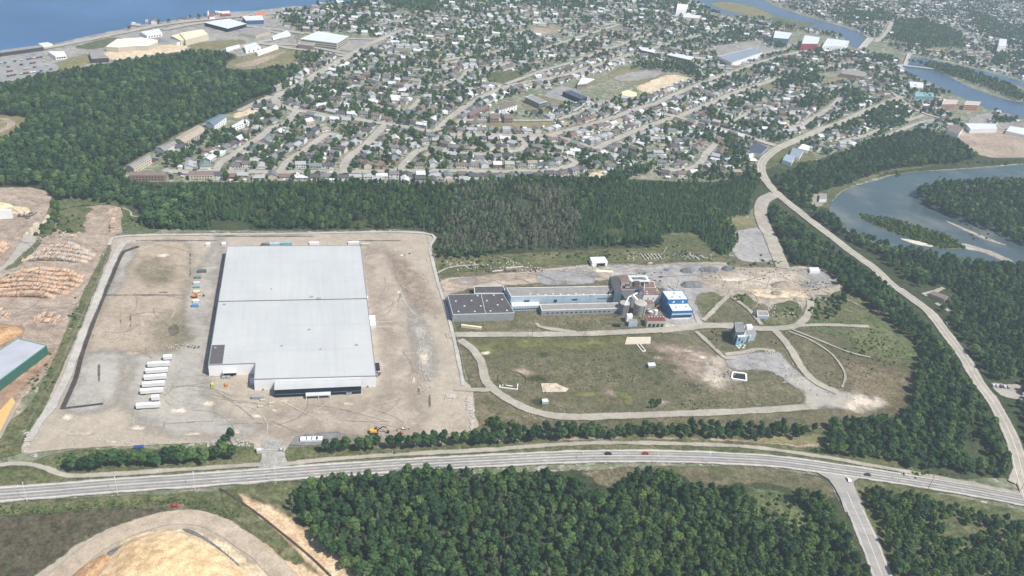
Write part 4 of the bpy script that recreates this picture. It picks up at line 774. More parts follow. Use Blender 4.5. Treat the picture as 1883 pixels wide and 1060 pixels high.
# ------------------------------------------------------------------ houses
WALLP = plain('painted wall', (.7, .7, .7), .8, .06, .5, objcol=True); ROOFP = plain('shingle roof', (.2, .2, .2), .9, .15, 1.2, objcol=True)
GLASS = plain('dark window glass', (.04, .05, .06), .15, .05, spec=.5); DOORM = plain('door paint', (.25, .2, .16), .6); BRICK = plain('chimney brick', (.3, .18, .13), .9)
WHITE = plain('white metal', (.78, .78, .77), .5, .05, .2); DARKR = plain('dark roofing', (.085, .08, .085), .9, .2, .3); GREYR = plain('grey roofing', (.27, .26, .25), .9, .15, .2)
LGREY = plain('light roof membrane', (.6, .64, .67), .6, .06, .08); NAVY = plain('navy cladding', (.014, .024, .042), .8, .1, spec=.1); CONC = plain('concrete', (.42, .4, .36), .9, .15, .4)
def gable_parts(L, D, h, rh, ov=.45, hip=False, wing=None):
    """L along x, D along y"""
    w, r = MB(), MB(); x, y = L/2, D/2
    def one(w, r, x0, x1, y0, y1, along='x', h=h, rh=rh):
        w.box(x0, x1, y0, y1, -.4, h)
        xm, ym = (x0+x1)/2, (y0+y1)/2
        a0, a1, b0, b1 = x0-ov, x1+ov, y0-ov, y1+ov; t = .18
        if along == 'x':
            i = (D/2*.8 if hip else 0)
            w_ = [(x0, y0, h), (x0, y1, h), (x0, ym, h+rh)], [(x1, y0, h), (x1, y1, h), (x1, ym, h+rh)]
            rv = [(a0, b0, h-.1), (a1, b0, h-.1), (a1, b1, h-.1), (a0, b1, h-.1), (a0+i, ym, h+rh), (a1-i, ym, h+rh)]
            rf = [(0, 1, 5, 4), (2, 3, 4, 5), (1, 2, 5), (3, 0, 4), (0, 3, 2, 1)] if hip else [(0, 1, 5, 4), (2, 3, 4, 5)]
        else:
            i = 0; w_ = [(x0, y0, h), (x1, y0, h), (xm, y0, h+rh)], [(x0, y1, h), (x1, y1, h), (xm, y1, h+rh)]
            rv = [(a0, b0, h-.1), (a1, b0, h-.1), (a1, b1, h-.1), (a0, b1, h-.1), (xm, b0, h+rh), (xm, b1, h+rh)]
            rf = [(0, 4, 5, 3), (1, 2, 5, 4)]
        if not (hip and along == 'x'):
            for tri in w_: w.add(tri, [(0, 1, 2)])
            n = len(rv); rv = rv+[(p[0], p[1], p[2]+t) for p in rv]; rf = rf+[tuple(i_+n for i_ in f) for f in rf]
            rf += [(0, 1, 7, 6), (2, 3, 9, 8)] if along == 'x' else [(0, 3, 9, 6), (1, 2, 8, 7)]
            rf += [(1, 5, 11, 7), (5, 2, 8, 11), (0, 4, 10, 6), (4, 3, 9, 10)] if along == 'x' else [(0, 4, 10, 6), (4, 1, 7, 10), (3, 5, 11, 9), (5, 2, 8, 11)]
        r.add(rv, rf)
    one(w, r, -x, x, -y, y)
    if wing: one(w, r, wing[0], wing[1], -y-wing[2], -y+2, 'y', h*.98, rh*.8)
    return w, r
HT = []
for i, (L, D, h, rh, hip, wing) in enumerate([(13, 8.5, 3.2, 1.9, False, None), (12, 9, 3.0, 2.1, True, None), (11, 8.5, 5.4, 2.2, False, None), (14, 8, 3.2, 1.8, False, (1.5, 6.5, 3.5)), (10, 9, 4.6, 2.8, False, None), (13.5, 9, 3.1, 2.0, True, (-6, -1, 3))]):
    w, r = gable_parts(L, D, h, rh, hip=hip, wing=wing); wb = bpy.data.meshes.new('wall'); wb.from_pydata(w.v, [], w.f); wb.materials.append(WALLP)
    rb = bpy.data.meshes.new('roof'); rb.from_pydata(r.v, [], r.f); rb.materials.append(ROOFP); HT.append((L, D, h, rh, wing, wb, rb))
def simple_mesh(nm, mat, *boxes):
    m = MB(); [m.box(*b) for b in boxes]; me = bpy.data.meshes.new(nm); me.from_pydata(m.v, [], m.f); me.materials.append(mat); return me
WINM = simple_mesh('window', GLASS, (-.7, .7, -.06, .02, -.55, .55)); DOORME = simple_mesh('door', DOORM, (-.5, .5, -.07, .02, 0, 2.1)); CHIM = simple_mesh('chimney', BRICK, (-.4, .4, -.4, .4, -1.2, .9))
def child(nm, me, par, loc=(0, 0, 0), rz=0, color=None):
    c = bpy.data.objects.new(nm, me); COL.objects.link(c); c.parent = par; c.location = loc; c.rotation_euler = (0, 0, rz)
    if color: c.color = (*color, 1)
    return c
ROOFC = [('dark grey', (.09, .09, .095), 5), ('grey', (.17, .17, .175), 7), ('light grey', (.36, .375, .385), 6), ('brown', (.15, .125, .11), 3), ('reddish brown', (.2, .13, .11), 2), ('tan', (.31, .27, .22), 2), ('white', (.58, .6, .61), 4), ('green grey', (.17, .21, .2), 1)]
WALLC = [('white', (.68, .69, .68), 8), ('cream', (.62, .57, .46), 3), ('grey', (.45, .46, .47), 2), ('tan brick', (.4, .32, .25), 2), ('red brick', (.3, .17, .13), 1)]
def pick(lst, u):
    s = sum(c[2] for c in lst); u *= s
    for c in lst:
        u -= c[2]
        if u <= 0: return c
    return lst[-1]
placed = []; rngh = np.random.default_rng(21)
RS = []
for pts, w in ROADS: RS.append((np.array(pts), w, np.array(pts).min(0)-25, np.array(pts).max(0)+25))
def road_clear(p, d):
    for pts, w, lo, hi in RS:
        if (p > lo).all() and (p < hi).all() and segdist(p[None], pts)[0] < w/2+d: return False
    return True
TOWN = [(224, 332), (235, 300), (290, 265), (340, 240), (385, 218), (450, 195), (480, 182), (500, 168), (540, 145), (575, 120), (600, 102), (640, 96), (700, 74), (640, 58), (560, 62), (520, 42), (500, 24), (560, 12), (640, 3), (900, -22), (1240, -25), (1300, 18), (1340, 32), (1400, 34), (1441, 46), (1485, 54), (1544, 67), (1560, 86), (1590, 96), (1650, 112), (1660, 135), (1690, 150), (1780, 190), (1851, 214), (1883, 228), (1960, 240), (1960, 300), (1883, 296), (1790, 290), (1780, 262), (1740, 240), (1640, 240), (1570, 268), (1500, 295), (1440, 305), (1395, 318), (1330, 333), (1250, 331), (1190, 318), (1100, 330), (930, 328), (820, 338), (600, 334), (420, 335)]
SHORE = [(100, 80), (150, 70), (200, 60), (250, 48), (300, 40), (390, 26), (430, 22), (400, 31), (300, 48), (240, 62), (180, 72), (110, 85)]
EAST = [(1400, -30), (1990, -60), (1990, 170), (1883, 146), (1800, 124), (1721, 108), (1676, 100), (1600, 70), (1570, 50), (1523, 38), (1451, 16), (1420, 2)]
NOH = [[(700, 70), (715, 76), (690, 94), (632, 98), (550, 84), (560, 62), (640, 58)], [(1120, 128), (1160, 108), (1215, 118), (1280, 145), (1225, 165), (1170, 182), (1130, 184), (1080, 188), (1000, 200), (980, 210), (895, 212), (895, 190), (1030, 155)], [(900, 215), (1035, 215), (1010, 238), (900, 238)],
       [(1295, 88), (1400, 72), (1425, 100), (1340, 120)], [(1440, 50), (1590, 80), (1590, 95), (1440, 85)], [(1740, 238), (1883, 222), (1960, 235), (1960, 300), (1780, 290)], [(1725, 172), (1815, 182), (1830, 215), (1790, 240), (1730, 205)], [(1375, 265), (1450, 262), (1515, 285), (1490, 315), (1390, 320)],
       [(225, 332), (225, 295), (300, 255), (375, 222), (460, 195), (480, 205), (440, 240), (330, 275), (345, 310), (400, 320), (400, 336)], [(1395, 148), (1430, 150), (1425, 168), (1390, 166)], [(1500, 135), (1580, 125), (1580, 145), (1510, 160)],
       [(1635, 45), (1700, 40), (1770, 70), (1765, 92), (1700, 84), (1640, 80)], [(905, 130), (955, 128), (960, 152), (900, 152)], [(1665, 55), (1760, 85), (1740, 95), (1660, 80)], [(700, -10), (790, 0), (800, 22), (740, 25), (700, 12)], [(1080, 312), (1120, 310), (1120, 330), (1080, 332)], [(812, 325), (835, 325), (835, 336), (812, 336)], [(505, 318), (530, 318), (530, 326), (505, 326)],
       [(970, 45), (1035, 48), (1030, 68), (975, 66)], [(1150, 132), (1215, 118), (1280, 140), (1230, 160)], [(1675, 162), (1722, 160), (1725, 180), (1675, 182)]]
grid_h = {}
def free(x, y, d):
    i, j = int(x//20), int(y//20)
    for a in (-1, 0, 1):
        for b in (-1, 0, 1):
            for q in grid_h.get((i+a, j+b), ()):
                if (q[0]-x)**2+(q[1]-y)**2 < d*d: return False
    return True
def book(x, y): grid_h.setdefault((int(x//20), int(y//20)), []).append((x, y))
def allowed(p, regions):
    q = PX((p[0], p[1], 0))
    if not any(inside(q[None], r)[0] for r in regions): return False
    return not any(inside(q[None], h)[0] for h in NOH)
for nm, pts in SW.items():
    w = ST[nm][1]
    for side, off in (('far', 1), ('near', -1)):
        L = length(pts); s = 10.0; p2 = offset(pts, off*(w/2+11))
        while s < L-6:
            c = cut([Vector(p) for p in pts], s, s+1)
            if len(c) > 1:
                d = (c[1]-c[0]).normalized(); nn = Vector((-d.y, d.x))*off
                # far side = away from the camera
                p = c[0]+nn*(w/2+rngh.uniform(9, 12)); pa = np.array([p.x, p.y])
                if allowed(pa, [TOWN]) and free(p.x, p.y, 11.6) and road_clear(pa, 6.5):
                    book(p.x, p.y); fd = -nn; rz = math.atan2(fd.y, fd.x)+math.pi/2
                    if rngh.uniform() < .2: rz += math.pi/2
                    placed.append([p.x, p.y, rz+rngh.normal()*.03, nm, 'far' if nn.y > 0 else 'near', int(rngh.integers(6)), rngh.uniform(), rngh.uniform()])
            s += rngh.uniform(13.3, 16.5)
nstreet = len(placed)
# the rest of the town on a jittered grid
for poly, sp in ((TOWN, 16.2), (EAST, 16.5), (SHORE, 19)):
    w = W2(poly); lo, hi = w.min(0), w.max(0); th = math.radians(17)
    R2 = np.array([[math.cos(th), -math.sin(th)], [math.sin(th), math.cos(th)]]); n = int(max(hi-lo)/sp*.8)
    for i in range(-n, n):
        for j in range(-n, n):
            blockj = j*sp*1.15+(j//2)*9
            p = R2@np.array([i*sp, blockj])+(lo+hi)/2+rngh.normal(size=2)*2.2
            if not (lo < p).all() or not (p < hi).all(): continue
            if rngh.uniform() < .07: continue
            if allowed(p, [poly]) and free(p[0], p[1], 11.4) and road_clear(p, 6):
                book(*p); placed.append([p[0], p[1], th+(math.pi/2 if rngh.uniform() < .35 else 0)+(math.pi if rngh.uniform() < .5 else 0)+rngh.normal()*.06, None, '', int(rngh.integers(6)), rngh.uniform(), rngh.uniform()])
placed.sort(key=lambda h: h[0]**2+h[1]**2)
vis = [h for h in placed if (lambda q: 0 <= q[0] <= 1883 and q[1] >= -2)(PX((h[0], h[1], 3)))]
solo = vis[:300]; soloid = {id(h) for h in solo}; far = [h for h in placed if id(h) not in soloid]
# order along each street (left to right) for the labels
grp = {}
for h in solo:
    if h[3] is None:      # a house behind the lots of the nearest named street
        best = min(SW, key=lambda nm: segdist(np.array([[h[0], h[1]]]), np.array([tuple(p) for p in SW[nm]]))[0]); h[3] = best; h[4] = 'back'
    grp.setdefault((h[3], h[4]), []).append(h)
for (st, side), hs in grp.items():
    hs.sort(key=lambda h: PX((h[0], h[1], 0))[0])
    for i, h in enumerate(hs):
        L, D, hh, rh, wing, wb, rb = HT[h[5]]; rc, wc = pick(ROOFC, h[6]), pick(WALLC, h[7])
        lab = f'{wc[0]} house, {rc[0]} roof, {nth(i)} from left '+({'far': f'on far side of {st}', 'near': f'on near side of {st}', 'back': f'in back lots of {st}'}[side])
        o = empty('house', (h[0], h[1], 0), h[2], lab, 'house', 'houses of the residential district')
        child('wall', wb, o, color=wc[1]); r = child('roof', rb, o, color=rc[1])
        if h[6]*7 % 1 < .5: child('chimney', CHIM, r, (L*.2, D*.12, hh+rh*.75))
        if h[1] < 1150:
            zc = [1.7]+([4.2] if hh > 4.5 else [])
            child('door', DOORME, o, (-L*.08, -D/2-.03, .2))
            for z in zc:
                for x in (-.34, .14, .36):
                    if not (wing and wing[0]-1 < x*L < wing[1]+1): child('window', WINM, o, (x*L, -D/2-.03, z))
                child('window', WINM, o, (.25*L, D/2+.03, z), math.pi); child('window', WINM, o, (-.3*L, D/2+.03, z), math.pi)
# the rest as one mass
WM = [plain('wall '+c[0], c[1], .8, .06) for c in WALLC]; RM = [plain('roof '+c[0], c[1], .9, .12) for c in ROOFC]
V, F, MI = [], [], []
for h in far:
    L, D, hh, rh, wing, wb, rb = HT[h[5]]; k = len(V); ca, sa = math.cos(h[2]), math.sin(h[2]); wi = [c[0] for c in WALLC].index(pick(WALLC, h[7])[0]); ri = [c[0] for c in ROOFC].index(pick(ROOFC, h[6])[0])
    for me, mi in ((wb, wi), (rb, len(WM)+ri)):
        k = len(V)
        for v in me.vertices: V.append((h[0]+v.co.x*ca-v.co.y*sa, h[1]+v.co.x*sa+v.co.y*ca, v.co.z))
        for p in me.polygons: F.append([k+i for i in p.vertices]); MI.append(mi)
me = bpy.data.meshes.new('distant_houses'); me.from_pydata(V, [], F); [me.materials.append(m) for m in WM+RM]; me.polygons.foreach_set('material_index', MI)
o = bpy.data.objects.new('distant_houses', me); COL.objects.link(o); tag(o, 'mass of small white and grey houses filling the far town', 'houses', kind='stuff')
# sheds, pools and driveways between the houses
sh = MB(); shb = MB()
for h in placed:
    if rngh.uniform() < .95:
        a = h[2]; bx, by = rngh.uniform(-9, 9), rngh.uniform(7.5, 12); x, y = h[0]+bx*math.cos(a)-by*math.sin(a), h[1]+bx*math.sin(a)+by*math.cos(a)
        if free(x, y, 6) and road_clear(np.array([x, y]), 3):
            M = Matrix.Translation((x, y, 0))@Matrix.Rotation(a, 4, 'Z'); s = rngh.uniform(1.4, 3); z = rngh.uniform(2, 3)
            m_ = sh if rngh.uniform() < .72 else shb
            m_.box(-s, s, -s*.8, s*.8, -.2, z, M); m_.add([M@Vector(q) for q in ((-s-.2, -s, z-.05), (s+.2, -s, z-.05), (s+.2, s, z-.05), (-s-.2, s, z-.05), (-s-.2, 0, z+.9), (s+.2, 0, z+.9))], [(0, 1, 5, 4), (2, 3, 4, 5), (1, 2, 5), (3, 0, 4)])
tag(sh.build('garden_sheds', plain('shed white', (.6, .61, .61))), 'small white sheds and garages scattered in the back yards', 'sheds', kind='stuff')
tag(shb.build('garden_sheds', GREYR), 'small grey sheds and garages scattered in the back yards', 'sheds', kind='stuff')
dv = MB()
for h in placed:
    a = h[2]; ca, sa = math.cos(a), math.sin(a); x0 = rngh.choice([-1, 1])*rngh.uniform(3, 6)
    if h[0]**2+h[1]**2 < 1500**2:
        q = [(x0-1.7, -12.5), (x0+1.7, -12.5), (x0+1.7, -3.5), (x0-1.7, -3.5)]; ZR[0] += 0
        dv.add([(h[0]+x*ca-y*sa, h[1]+x*sa+y*ca, .88+(int(h[0]*10) % 7)*.004) for x, y in q], [(0, 1, 2, 3)])
tag(dv.build('driveways', ground_mat('driveway asphalt', [(.22, .21, .2), (.29, .275, .25), (.36, .34, .3)], .03, .1, .9, edge=False)), kind='structure')
# town trees
def town_trees(poly, sp, thr, seed, mixs, hr):
    w = W2(poly); lo, hi = w.min(0), w.max(0); rng = np.random.default_rng(seed)
    X, Y = np.meshgrid(np.arange(lo[0], hi[0], sp), np.arange(lo[1], hi[1], sp)); P = np.stack([X.ravel(), Y.ravel()], -1)+rng.uniform(-.5, .5, (X.size, 2))*sp
    q = PX(np.c_[P, np.zeros(len(P))]); k = inside(q, poly) & (q[:, 0] > -20) & (q[:, 0] < 1900)
    for h in NOH[:-2]: k &= ~inside(q, h)
    k &= (vnoise(P, 45)*.7+vnoise(P+900, 14)*.5+rng.normal(size=len(P))*.45) > thr
    P = P[k]
    for pts, w_ in ROADS:
        b0, b1 = pts.min(0)-15, pts.max(0)+15; nb = (P > b0).all(1) & (P < b1).all(1)
        if nb.any():
            d = np.full(len(P), 1e9); d[nb] = segdist(P[nb], pts); P = P[d > w_/2+3.2]
    out = []
    for p in P:
        if free(p[0], p[1], 6.6):
            s = rng.uniform(*hr); out.append((p[0], p[1], PIDX[mixs[int(rng.integers(len(mixs)))]], s*rng.uniform(.85, 1.2), s*rng.uniform(.8, 1.1)))
    return out
tt = town_trees(TOWN, 6.2, -.12, 3, ['far0', 'fard0', 'far1', 'far1', 'fard0', 'spruce0', 'farl0'], (.5, 1.0))
tt += town_trees(SHORE, 9, .3, 6, ['far0', 'fard0'], (.4, .7)); tt += town_trees(EAST, 8, -.2, 4, ['far0', 'fard0', 'fard0'], (.6, .95))
for px in ([(1640, 38), (1700, 38), (1765, 65), (1775, 88), (1700, 90), (1640, 75)], [(700, -12), (785, -5), (800, 18), (760, 24), (710, 10)], [(780, -5), (830, 5), (800, 25), (770, 20)], [(1165, 118), (1270, 118), (1290, 140), (1230, 132), (1160, 128)], [(1340, 185), (1400, 178), (1400, 190), (1345, 196)], [(1450, 190), (1560, 165), (1600, 180), (1560, 200), (1470, 200)], [(1555, 180), (1640, 190), (1680, 210), (1640, 235), (1590, 215)], [(1400, 140), (1480, 135), (1520, 150), (1440, 165)], [(640, 195), (700, 200), (760, 215), (680, 218)], [(520, 160), (570, 158), (560, 185), (520, 185)], [(570, 165), (640, 160), (660, 175), (600, 185)], [(1330, 250), (1375, 275), (1380, 310), (1350, 325), (1330, 290)], [(540, 100), (600, 98), (580, 120), (550, 120)], [(1140, 300), (1160, 290), (1200, 315), (1180, 325), (1150, 325)], [(370, 250), (440, 240), (460, 255), (400, 265)], [(300, 290), (345, 285), (342, 308), (305, 310)], [(1665, 112), (1760, 125), (1850, 155), (1883, 175), (1883, 190), (1800, 160), (1720, 130)], [(1600, 100), (1640, 105), (1640, 118), (1600, 115)], [(1780, 20), (1883, 60), (1883, 90), (1800, 60)], [(1830, 100), (1883, 98), (1883, 125), (1820, 120)], [(1520, 28), (1620, 20), (1640, 38), (1560, 40)], [(1385, 310), (1400, 318), (1390, 335), (1370, 330)]):
    tt += wood(px, 7.5, FARMIX, (.6, 1.0), len(tt), clear=2, top=False)
scatter('town_trees', 'dark green garden and street trees scattered between the town houses', tt)

# ------------------------------------------------------------------ buildings
def quad(px, h): return [Vector(G(x, y, h)) for x, y in px]
def facade(par, A, B, items, mat=None, nm='window'):
    """windows/doors on the wall from A to B (outside on the right of A->B): items (t, z, w, h)"""
    d = (B-A); L = d.length; d.normalize(); n = Vector((d.y, -d.x, 0)); out = []
    for t, z, w, h in items:
        c = A+d*(L*t); m = MB(); e = .06
        q = [c-d*w/2+n*e, c+d*w/2+n*e]; v = []
        for p in q:
            v += [(p.x, p.y, z-h/2), (p.x, p.y, z+h/2)]
        for p in (q[0]-n*(e+.1), q[1]-n*(e+.1)): v += [(p.x, p.y, z-h/2), (p.x, p.y, z+h/2)]
        m.add(v, [(0, 2, 3, 1), (1, 3, 7, 5), (0, 4, 6, 2), (2, 6, 7, 3), (0, 1, 5, 4)]); out.append(m.build(nm, mat or GLASS, par))
    return out
def grid_items(nc, rows, w, h, a=.06, b=.94): return [(a+(b-a)*(i+.5)/nc, z, w, h) for z in rows for i in range(nc)]
def block(name, label, cat, px, h, wm, rm, trim=None, group=None, base=-.4, front=None, ffront=None, side=None, fside=None, doors=None, root=None, tw=.35, th=.35, hh=None):
    """px: roof corners in the photo, front-left, front-right, back-right, back-left, h: roof height"""
    P = quad(px, h); O = Vector((P[0].x, P[0].y, 0)); L = [p-O for p in P]
    for p in L: p.z = 0
    if root is None: root = empty(name, O, 0, label, cat, group); off = Vector((0, 0, 0))
    else: off = O-root.location; L = [p+off for p in L]; 
    m = MB(); m.prism([(p.x, p.y) for p in L], base, h); m.build('wall', wm, root)
    c = sum(L, Vector())/len(L); R = [(c+(p-c)*(1-.25/max((p-c).length, 1))) for p in L]
    m = MB(); m.prism([(p.x, p.y) for p in R], h-.2, h+.06); m.build('roof', rm, root)
    if trim:
        m = MB(); n = len(L)
        for i in range(n):
            a, b = L[i], L[(i+1) % n]; d = (b-a).normalized(); q = Vector((-d.y, d.x, 0))
            m.prism([tuple((a-q*.08)[:2]), tuple((b-q*.08)[:2]), tuple((b+q*tw)[:2]), tuple((a+q*tw)[:2])], h-.3, h+th+i*.004)
        m.build('parapet', trim, root)
    if front: facade(root, L[0], L[1], front, ffront)
    if side: facade(root, L[1], L[2], side, fside)
    if doors: facade(root, L[0], L[1], doors, DOORM, 'door')
    return root, L
WWALL = plain('white panel cladding', (.86, .86, .86), .5, .04, .3); BLUEW = plain('pale blue cladding', (.42, .52, .6), .7, .12, .25); GREYW = plain('weathered grey siding', (.3, .33, .35), .85, .12, .3)
BLUE = plain('bright blue cladding', (.025, .17, .42), .55, .08, .4); CREAM = plain('cream metal roof', (.72, .66, .48), .6, .06, .2); MAROON = plain('maroon roof', (.17, .06, .06), .8, .2, .5); RUST = plain('rusty roof', (.2, .135, .115), .9, .25, .4)
YEL = plain('yellow roof', (.75, .7, .42), .6, .05); REDW = plain('red facade', (.36, .07, .07), .7, .1); TURQ = plain('turquoise facade', (.2, .4, .45), .6, .1); BROWNR = plain('brown shingle roof', (.19, .15, .135), .9, .15, .4)
CREAMW = plain('cream facade', (.62, .56, .43), .8, .08); BRICKF = plain('brick facade', (.27, .2, .165), .85, .1); TANR = plain('tan gravel roof', (.4, .34, .27), .9, .15, .3); GREENW = plain('green cladding', (.04, .13, .1), .6, .1)
BEIGEW = plain('beige cladding', (.5, .46, .38), .8, .1)

# --- the big warehouse
wh = empty('warehouse', G(385, 694), math.radians(16.2), 'huge white flat-roofed warehouse in the middle of the gravel yard', 'warehouse')
Hh, BLACK = 10.4, plain('black membrane', (.02, .02, .022), .7)
out = [(0, 0), (32, 0), (32, -18.5), (116.7, -20.5), (116.7, 175), (0, 175)]
roofm, nt, b = nodes_of('warehouse roof membrane'); co = N(nt, 'ShaderNodeTexCoord').outputs['Object']
mp = N(nt, 'ShaderNodeMapping'); nt.links.new(co, mp.inputs[0]); mp.inputs['Scale'].default_value = (.35, .02, 1)
c = ramp(nt, noise(nt, mp.outputs[0], 1.0, 5, .7), [(.3, (.43, .447, .45)), (.5, (.455, .472, .475)), (.75, (.485, .5, .505))])
mp2 = N(nt, 'ShaderNodeMapping'); nt.links.new(co, mp2.inputs[0]); mp2.inputs['Scale'].default_value = (.03, .25, 1)
c = mixc(nt, c, ramp(nt, noise(nt, mp2.outputs[0], 1.0, 5, .7), [(.3, (.96, .96, .965)), (.6, (1.01, 1.02, 1.02))]), .8, 'MULTIPLY')
c = mixc(nt, c, ramp(nt, noise(nt, co, .03, 4), [(.35, (.93, .935, .95)), (.65, (1.03, 1.03, 1.02))]), .8, 'MULTIPLY')
nt.links.new(c, b.inputs['Base Color']); b.inputs['Roughness'].default_value = .55; b.inputs['Specular IOR Level'].default_value = .2
MB().prism(out, -.5, Hh).build('wall', WWALL, wh)
ins = [(.3, .3), (32.3, .3), (32.3, -18.2), (116.4, -20.2), (116.4, 174.7), (.3, 174.7)]
rf = MB().prism(ins, Hh-.2, Hh+.06).build('roof', roofm, wh)
par = MB()
for i in range(6):
    a, q = Vector(out[i]), Vector(out[(i+1) % 6]); d = (q-a).normalized(); n_ = Vector((-d.y, d.x))
    par.prism([tuple(a-n_*.1), tuple(q-n_*.1), tuple(q+n_*.3), tuple(a+n_*.3)], Hh-.25, Hh+.35+i*.003)
par.build('parapet', plain('dark roof flashing', (.22, .25, .28), .6), wh)
MB().box(0.2, 116.5, 82.5, 83.1, Hh+.02, Hh+.4).build('roof_joint', plain('joint strip', (.06, .065, .07), .7), wh)
MB().box(.5, 9.5, 1, 24, Hh+.05, Hh+.12).build('roof_patch', plain('unfinished dark roofing', (.1, .095, .1), .9), wh)
for x, y, s in [(70, 40, .8), (50, 20, .7), (78, 14, .6), (105, 18, 1), (3, 20, .8), (72, 87, 1.2), (78, 84, 1.6), (5, 78, 1), (40, 100, .5)]:
    MB().box(x-s, x+s, y-s*.7, y+s*.7, Hh+.05, Hh+.9).build('roof_vent', GREYW, wh)
for k in range(5): MB().box(3, 113.5, 14+k*33+.2, 14.12+k*33+.2, Hh+.05, Hh+.1).build('roof_seam', plain('seam tape', (.38, .4, .41), .7), wh)
for k in range(14): MB().box(12+(k*37 % 100), 12.5+(k*37 % 100), 10+(k*53 % 150), 10.5+(k*53 % 150), Hh+.05, Hh+.25).build('roof_drain', GREYW, wh)
# lower front hall with dark facade
m = MB(); m.prism([(46, -27.6), (105.6, -27.6), (105.6, -20.3), (46, -18.9)], -.5, 7.55); m.build('front_hall', NAVY, wh)
MB().prism([(45.8, -27.9), (105.8, -27.9), (105.8, -20.7), (45.8, -19.1)], 7.55, 7.8).build('front_hall_roof', roofm, wh)
MB().box(46.5, 105.3, -27.75, -27.62, 3.2, 3.3).build('wall_joint', GREYW, wh)
m = MB(); m.box(67, 84.2, -31.4, -28, 3.3, 4.1); m.build('entrance_canopy', LGREY, wh)
m = MB(); [m.box(x, x+.4, -31.3, -30.9, -.2, 3.3) for x in (67.2, 75.5, 83.6)]; m.build('canopy_post', WHITE, wh)
m = MB(); [m.box(x, x+3, -27.72, -27.63, .5, 3) for x in (68, 72.5, 77)]; m.build('entrance_window', plain('lit tan glass', (.3, .22, .12), .4), wh)
MB().box(95, 99, -28.4, -27.7, .2, 2.2).build('dock_unit', GREYW, wh)
MB().box(10, 18.5, -.25, .2, .0, 4.6).build('loading_door', BLACK, wh); MB().box(9.6, 19, -3.2, -.3, 4.8, 5.1).build('door_canopy', LGREY, wh)
for k in range(2): MB().box(8.8+k*3, 11.4+k*3, -4, -1.5, 0, 2).build('loading_crate', GREYW, wh)
MB().box(28.5, 31.6, -12, -7, -.2, 3).build('side_porch', LGREY, wh)
m = MB(); m.box(116.9, 122, 60, 66, -.3, 5); m.build('side_porch', WWALL, wh); MB().box(116.9, 122, 54, 59.8, -.3, 3.5).build('side_porch', LGREY, wh)
for y in (55, 62): MB().box(122.2, 136, y, y+.9, -.2, .9).build('ramp_wall', CONC, wh)
for k, (x, z, w, h_) in enumerate([(38, 1.2, 1, 2.1), (111, 1.2, 1, 2.1)]): MB().box(x-w/2, x+w/2, -19.0-(x-32)*.024-.25, -18.5-(x-32)*.024, 0.1, h_+.1).build('door', GREYW, wh)
MB().box(117.2, 121, -2, 6, 0, 2.2).build('pipework', BLACK, wh)
MB().box(-2, -.1, 78, 80, 2, 4).build('wall_unit', GREYW, wh); MB().box(117, 118.6, 98, 100, 0, 2.4).build('wall_unit', WWALL, wh)

# --- the old factory, building by building
old = 'buildings of the old factory'
def onroof(root, L, px, h, s, mat, nm='roof_vent', z=.8):
    for x, y in px:
        p = G(x, y, h)-root.location; MB().box(p.x-s, p.x+s, p.y-s*.6, p.y+s*.6, h, h+z).build(nm, mat, root)
r, L = block('factory_hall', 'low wide factory hall with dark brown roof at the left end', 'factory hall', [(832.6, 580), (945.8, 576.7), (924.9, 541.3), (822.9, 543.5)], 7.5, GREYW, DARKR, LGREY, old, tw=.2)
onroof(r, L, [(838, 556), (867, 555), (878, 546), (854, 565), (884, 565), (895, 555), (908, 545), (923, 553), (915, 563), (902, 574), (932, 573), (843, 575), (873, 575)], 7.6, .7, WHITE)
a = G(885, 543.5, 7.6)-r.location; b2_ = G(893, 578, 7.6)-r.location; m = MB(); m.tube(a, b2_, .18, .18, 4); m.build('roof_joint', WHITE, r)
p = G(848, 602)-r.location; MB().box(0, 17, -1.6, .2, 0, 2.6, Matrix.Translation(p)@Matrix.Rotation(.02, 4, 'Z')).build('loading_dock', CREAM, r)
block('factory_annex', 'small dark-roofed annex behind the left factory hall', 'building', [(872.6, 541), (930, 541), (926, 525.7), (871.4, 526.5)], 6, GREYW, DARKR, WHITE, old)
r, L = block('factory_hall', 'long pale blue factory hall with grey roof, in the middle of the old factory', 'factory hall', [(939.7, 546.9), (1134, 543), (1123.7, 525.7), (930.5, 529.5)], 11, BLUEW, GREYR, WHITE, old,
             front=grid_items(7, [7.0], 1.6, 1.1, .82, .98)+[(.15, 6, 5, 2.4), (.42, 5.5, 3, 3), (.6, 6.5, 5, 1.6)])
onroof(r, L, [(975+k*13+(k*37 % 9), 542.3+(k % 3)*.8) for k in range(10)], 11.1, .8, WHITE, 'roof_vent', .5)
r, L = block('factory_annex', 'low pale blue annex with window band under the long hall', 'building', [(941, 565), (993, 563), (991, 556), (940, 557)], 5, BLUEW, LGREY, None, old, front=grid_items(9, [1.9], 2.0, 1.3))
r, L = block('factory_annex', 'long low grey-roofed annex along the front of the old factory', 'building', [(996.3, 572.4), (1139, 568.5), (1136, 558.3), (992.5, 561.4)], 5.3, GREYW, GREYR, WHITE, old, front=grid_items(14, [2.4], 2.2, 1.2, .05, .9), doors=[(.97, 1.6, 2.4, 3)])
block('factory_tower', 'tall dark slate-clad factory tower behind the silos', 'building', [(1130, 540), (1144, 538), (1136, 507), (1121, 508)], 15, plain('slate cladding', (.09, .14, .18), .7, .15), DARKR, None, old)
block('factory_building', 'brown-roofed block with pale walls right of the slate tower', 'building', [(1143, 520), (1158, 519), (1154, 505), (1138, 505)], 11, BEIGEW, RUST, None, old, side=grid_items(2, [8], 1.5, 1.5))
m_ = empty('roof_frame', G(1158, 531), .25, 'open steel frame with pale roof deck behind the dark factory roofs', 'frame', old)
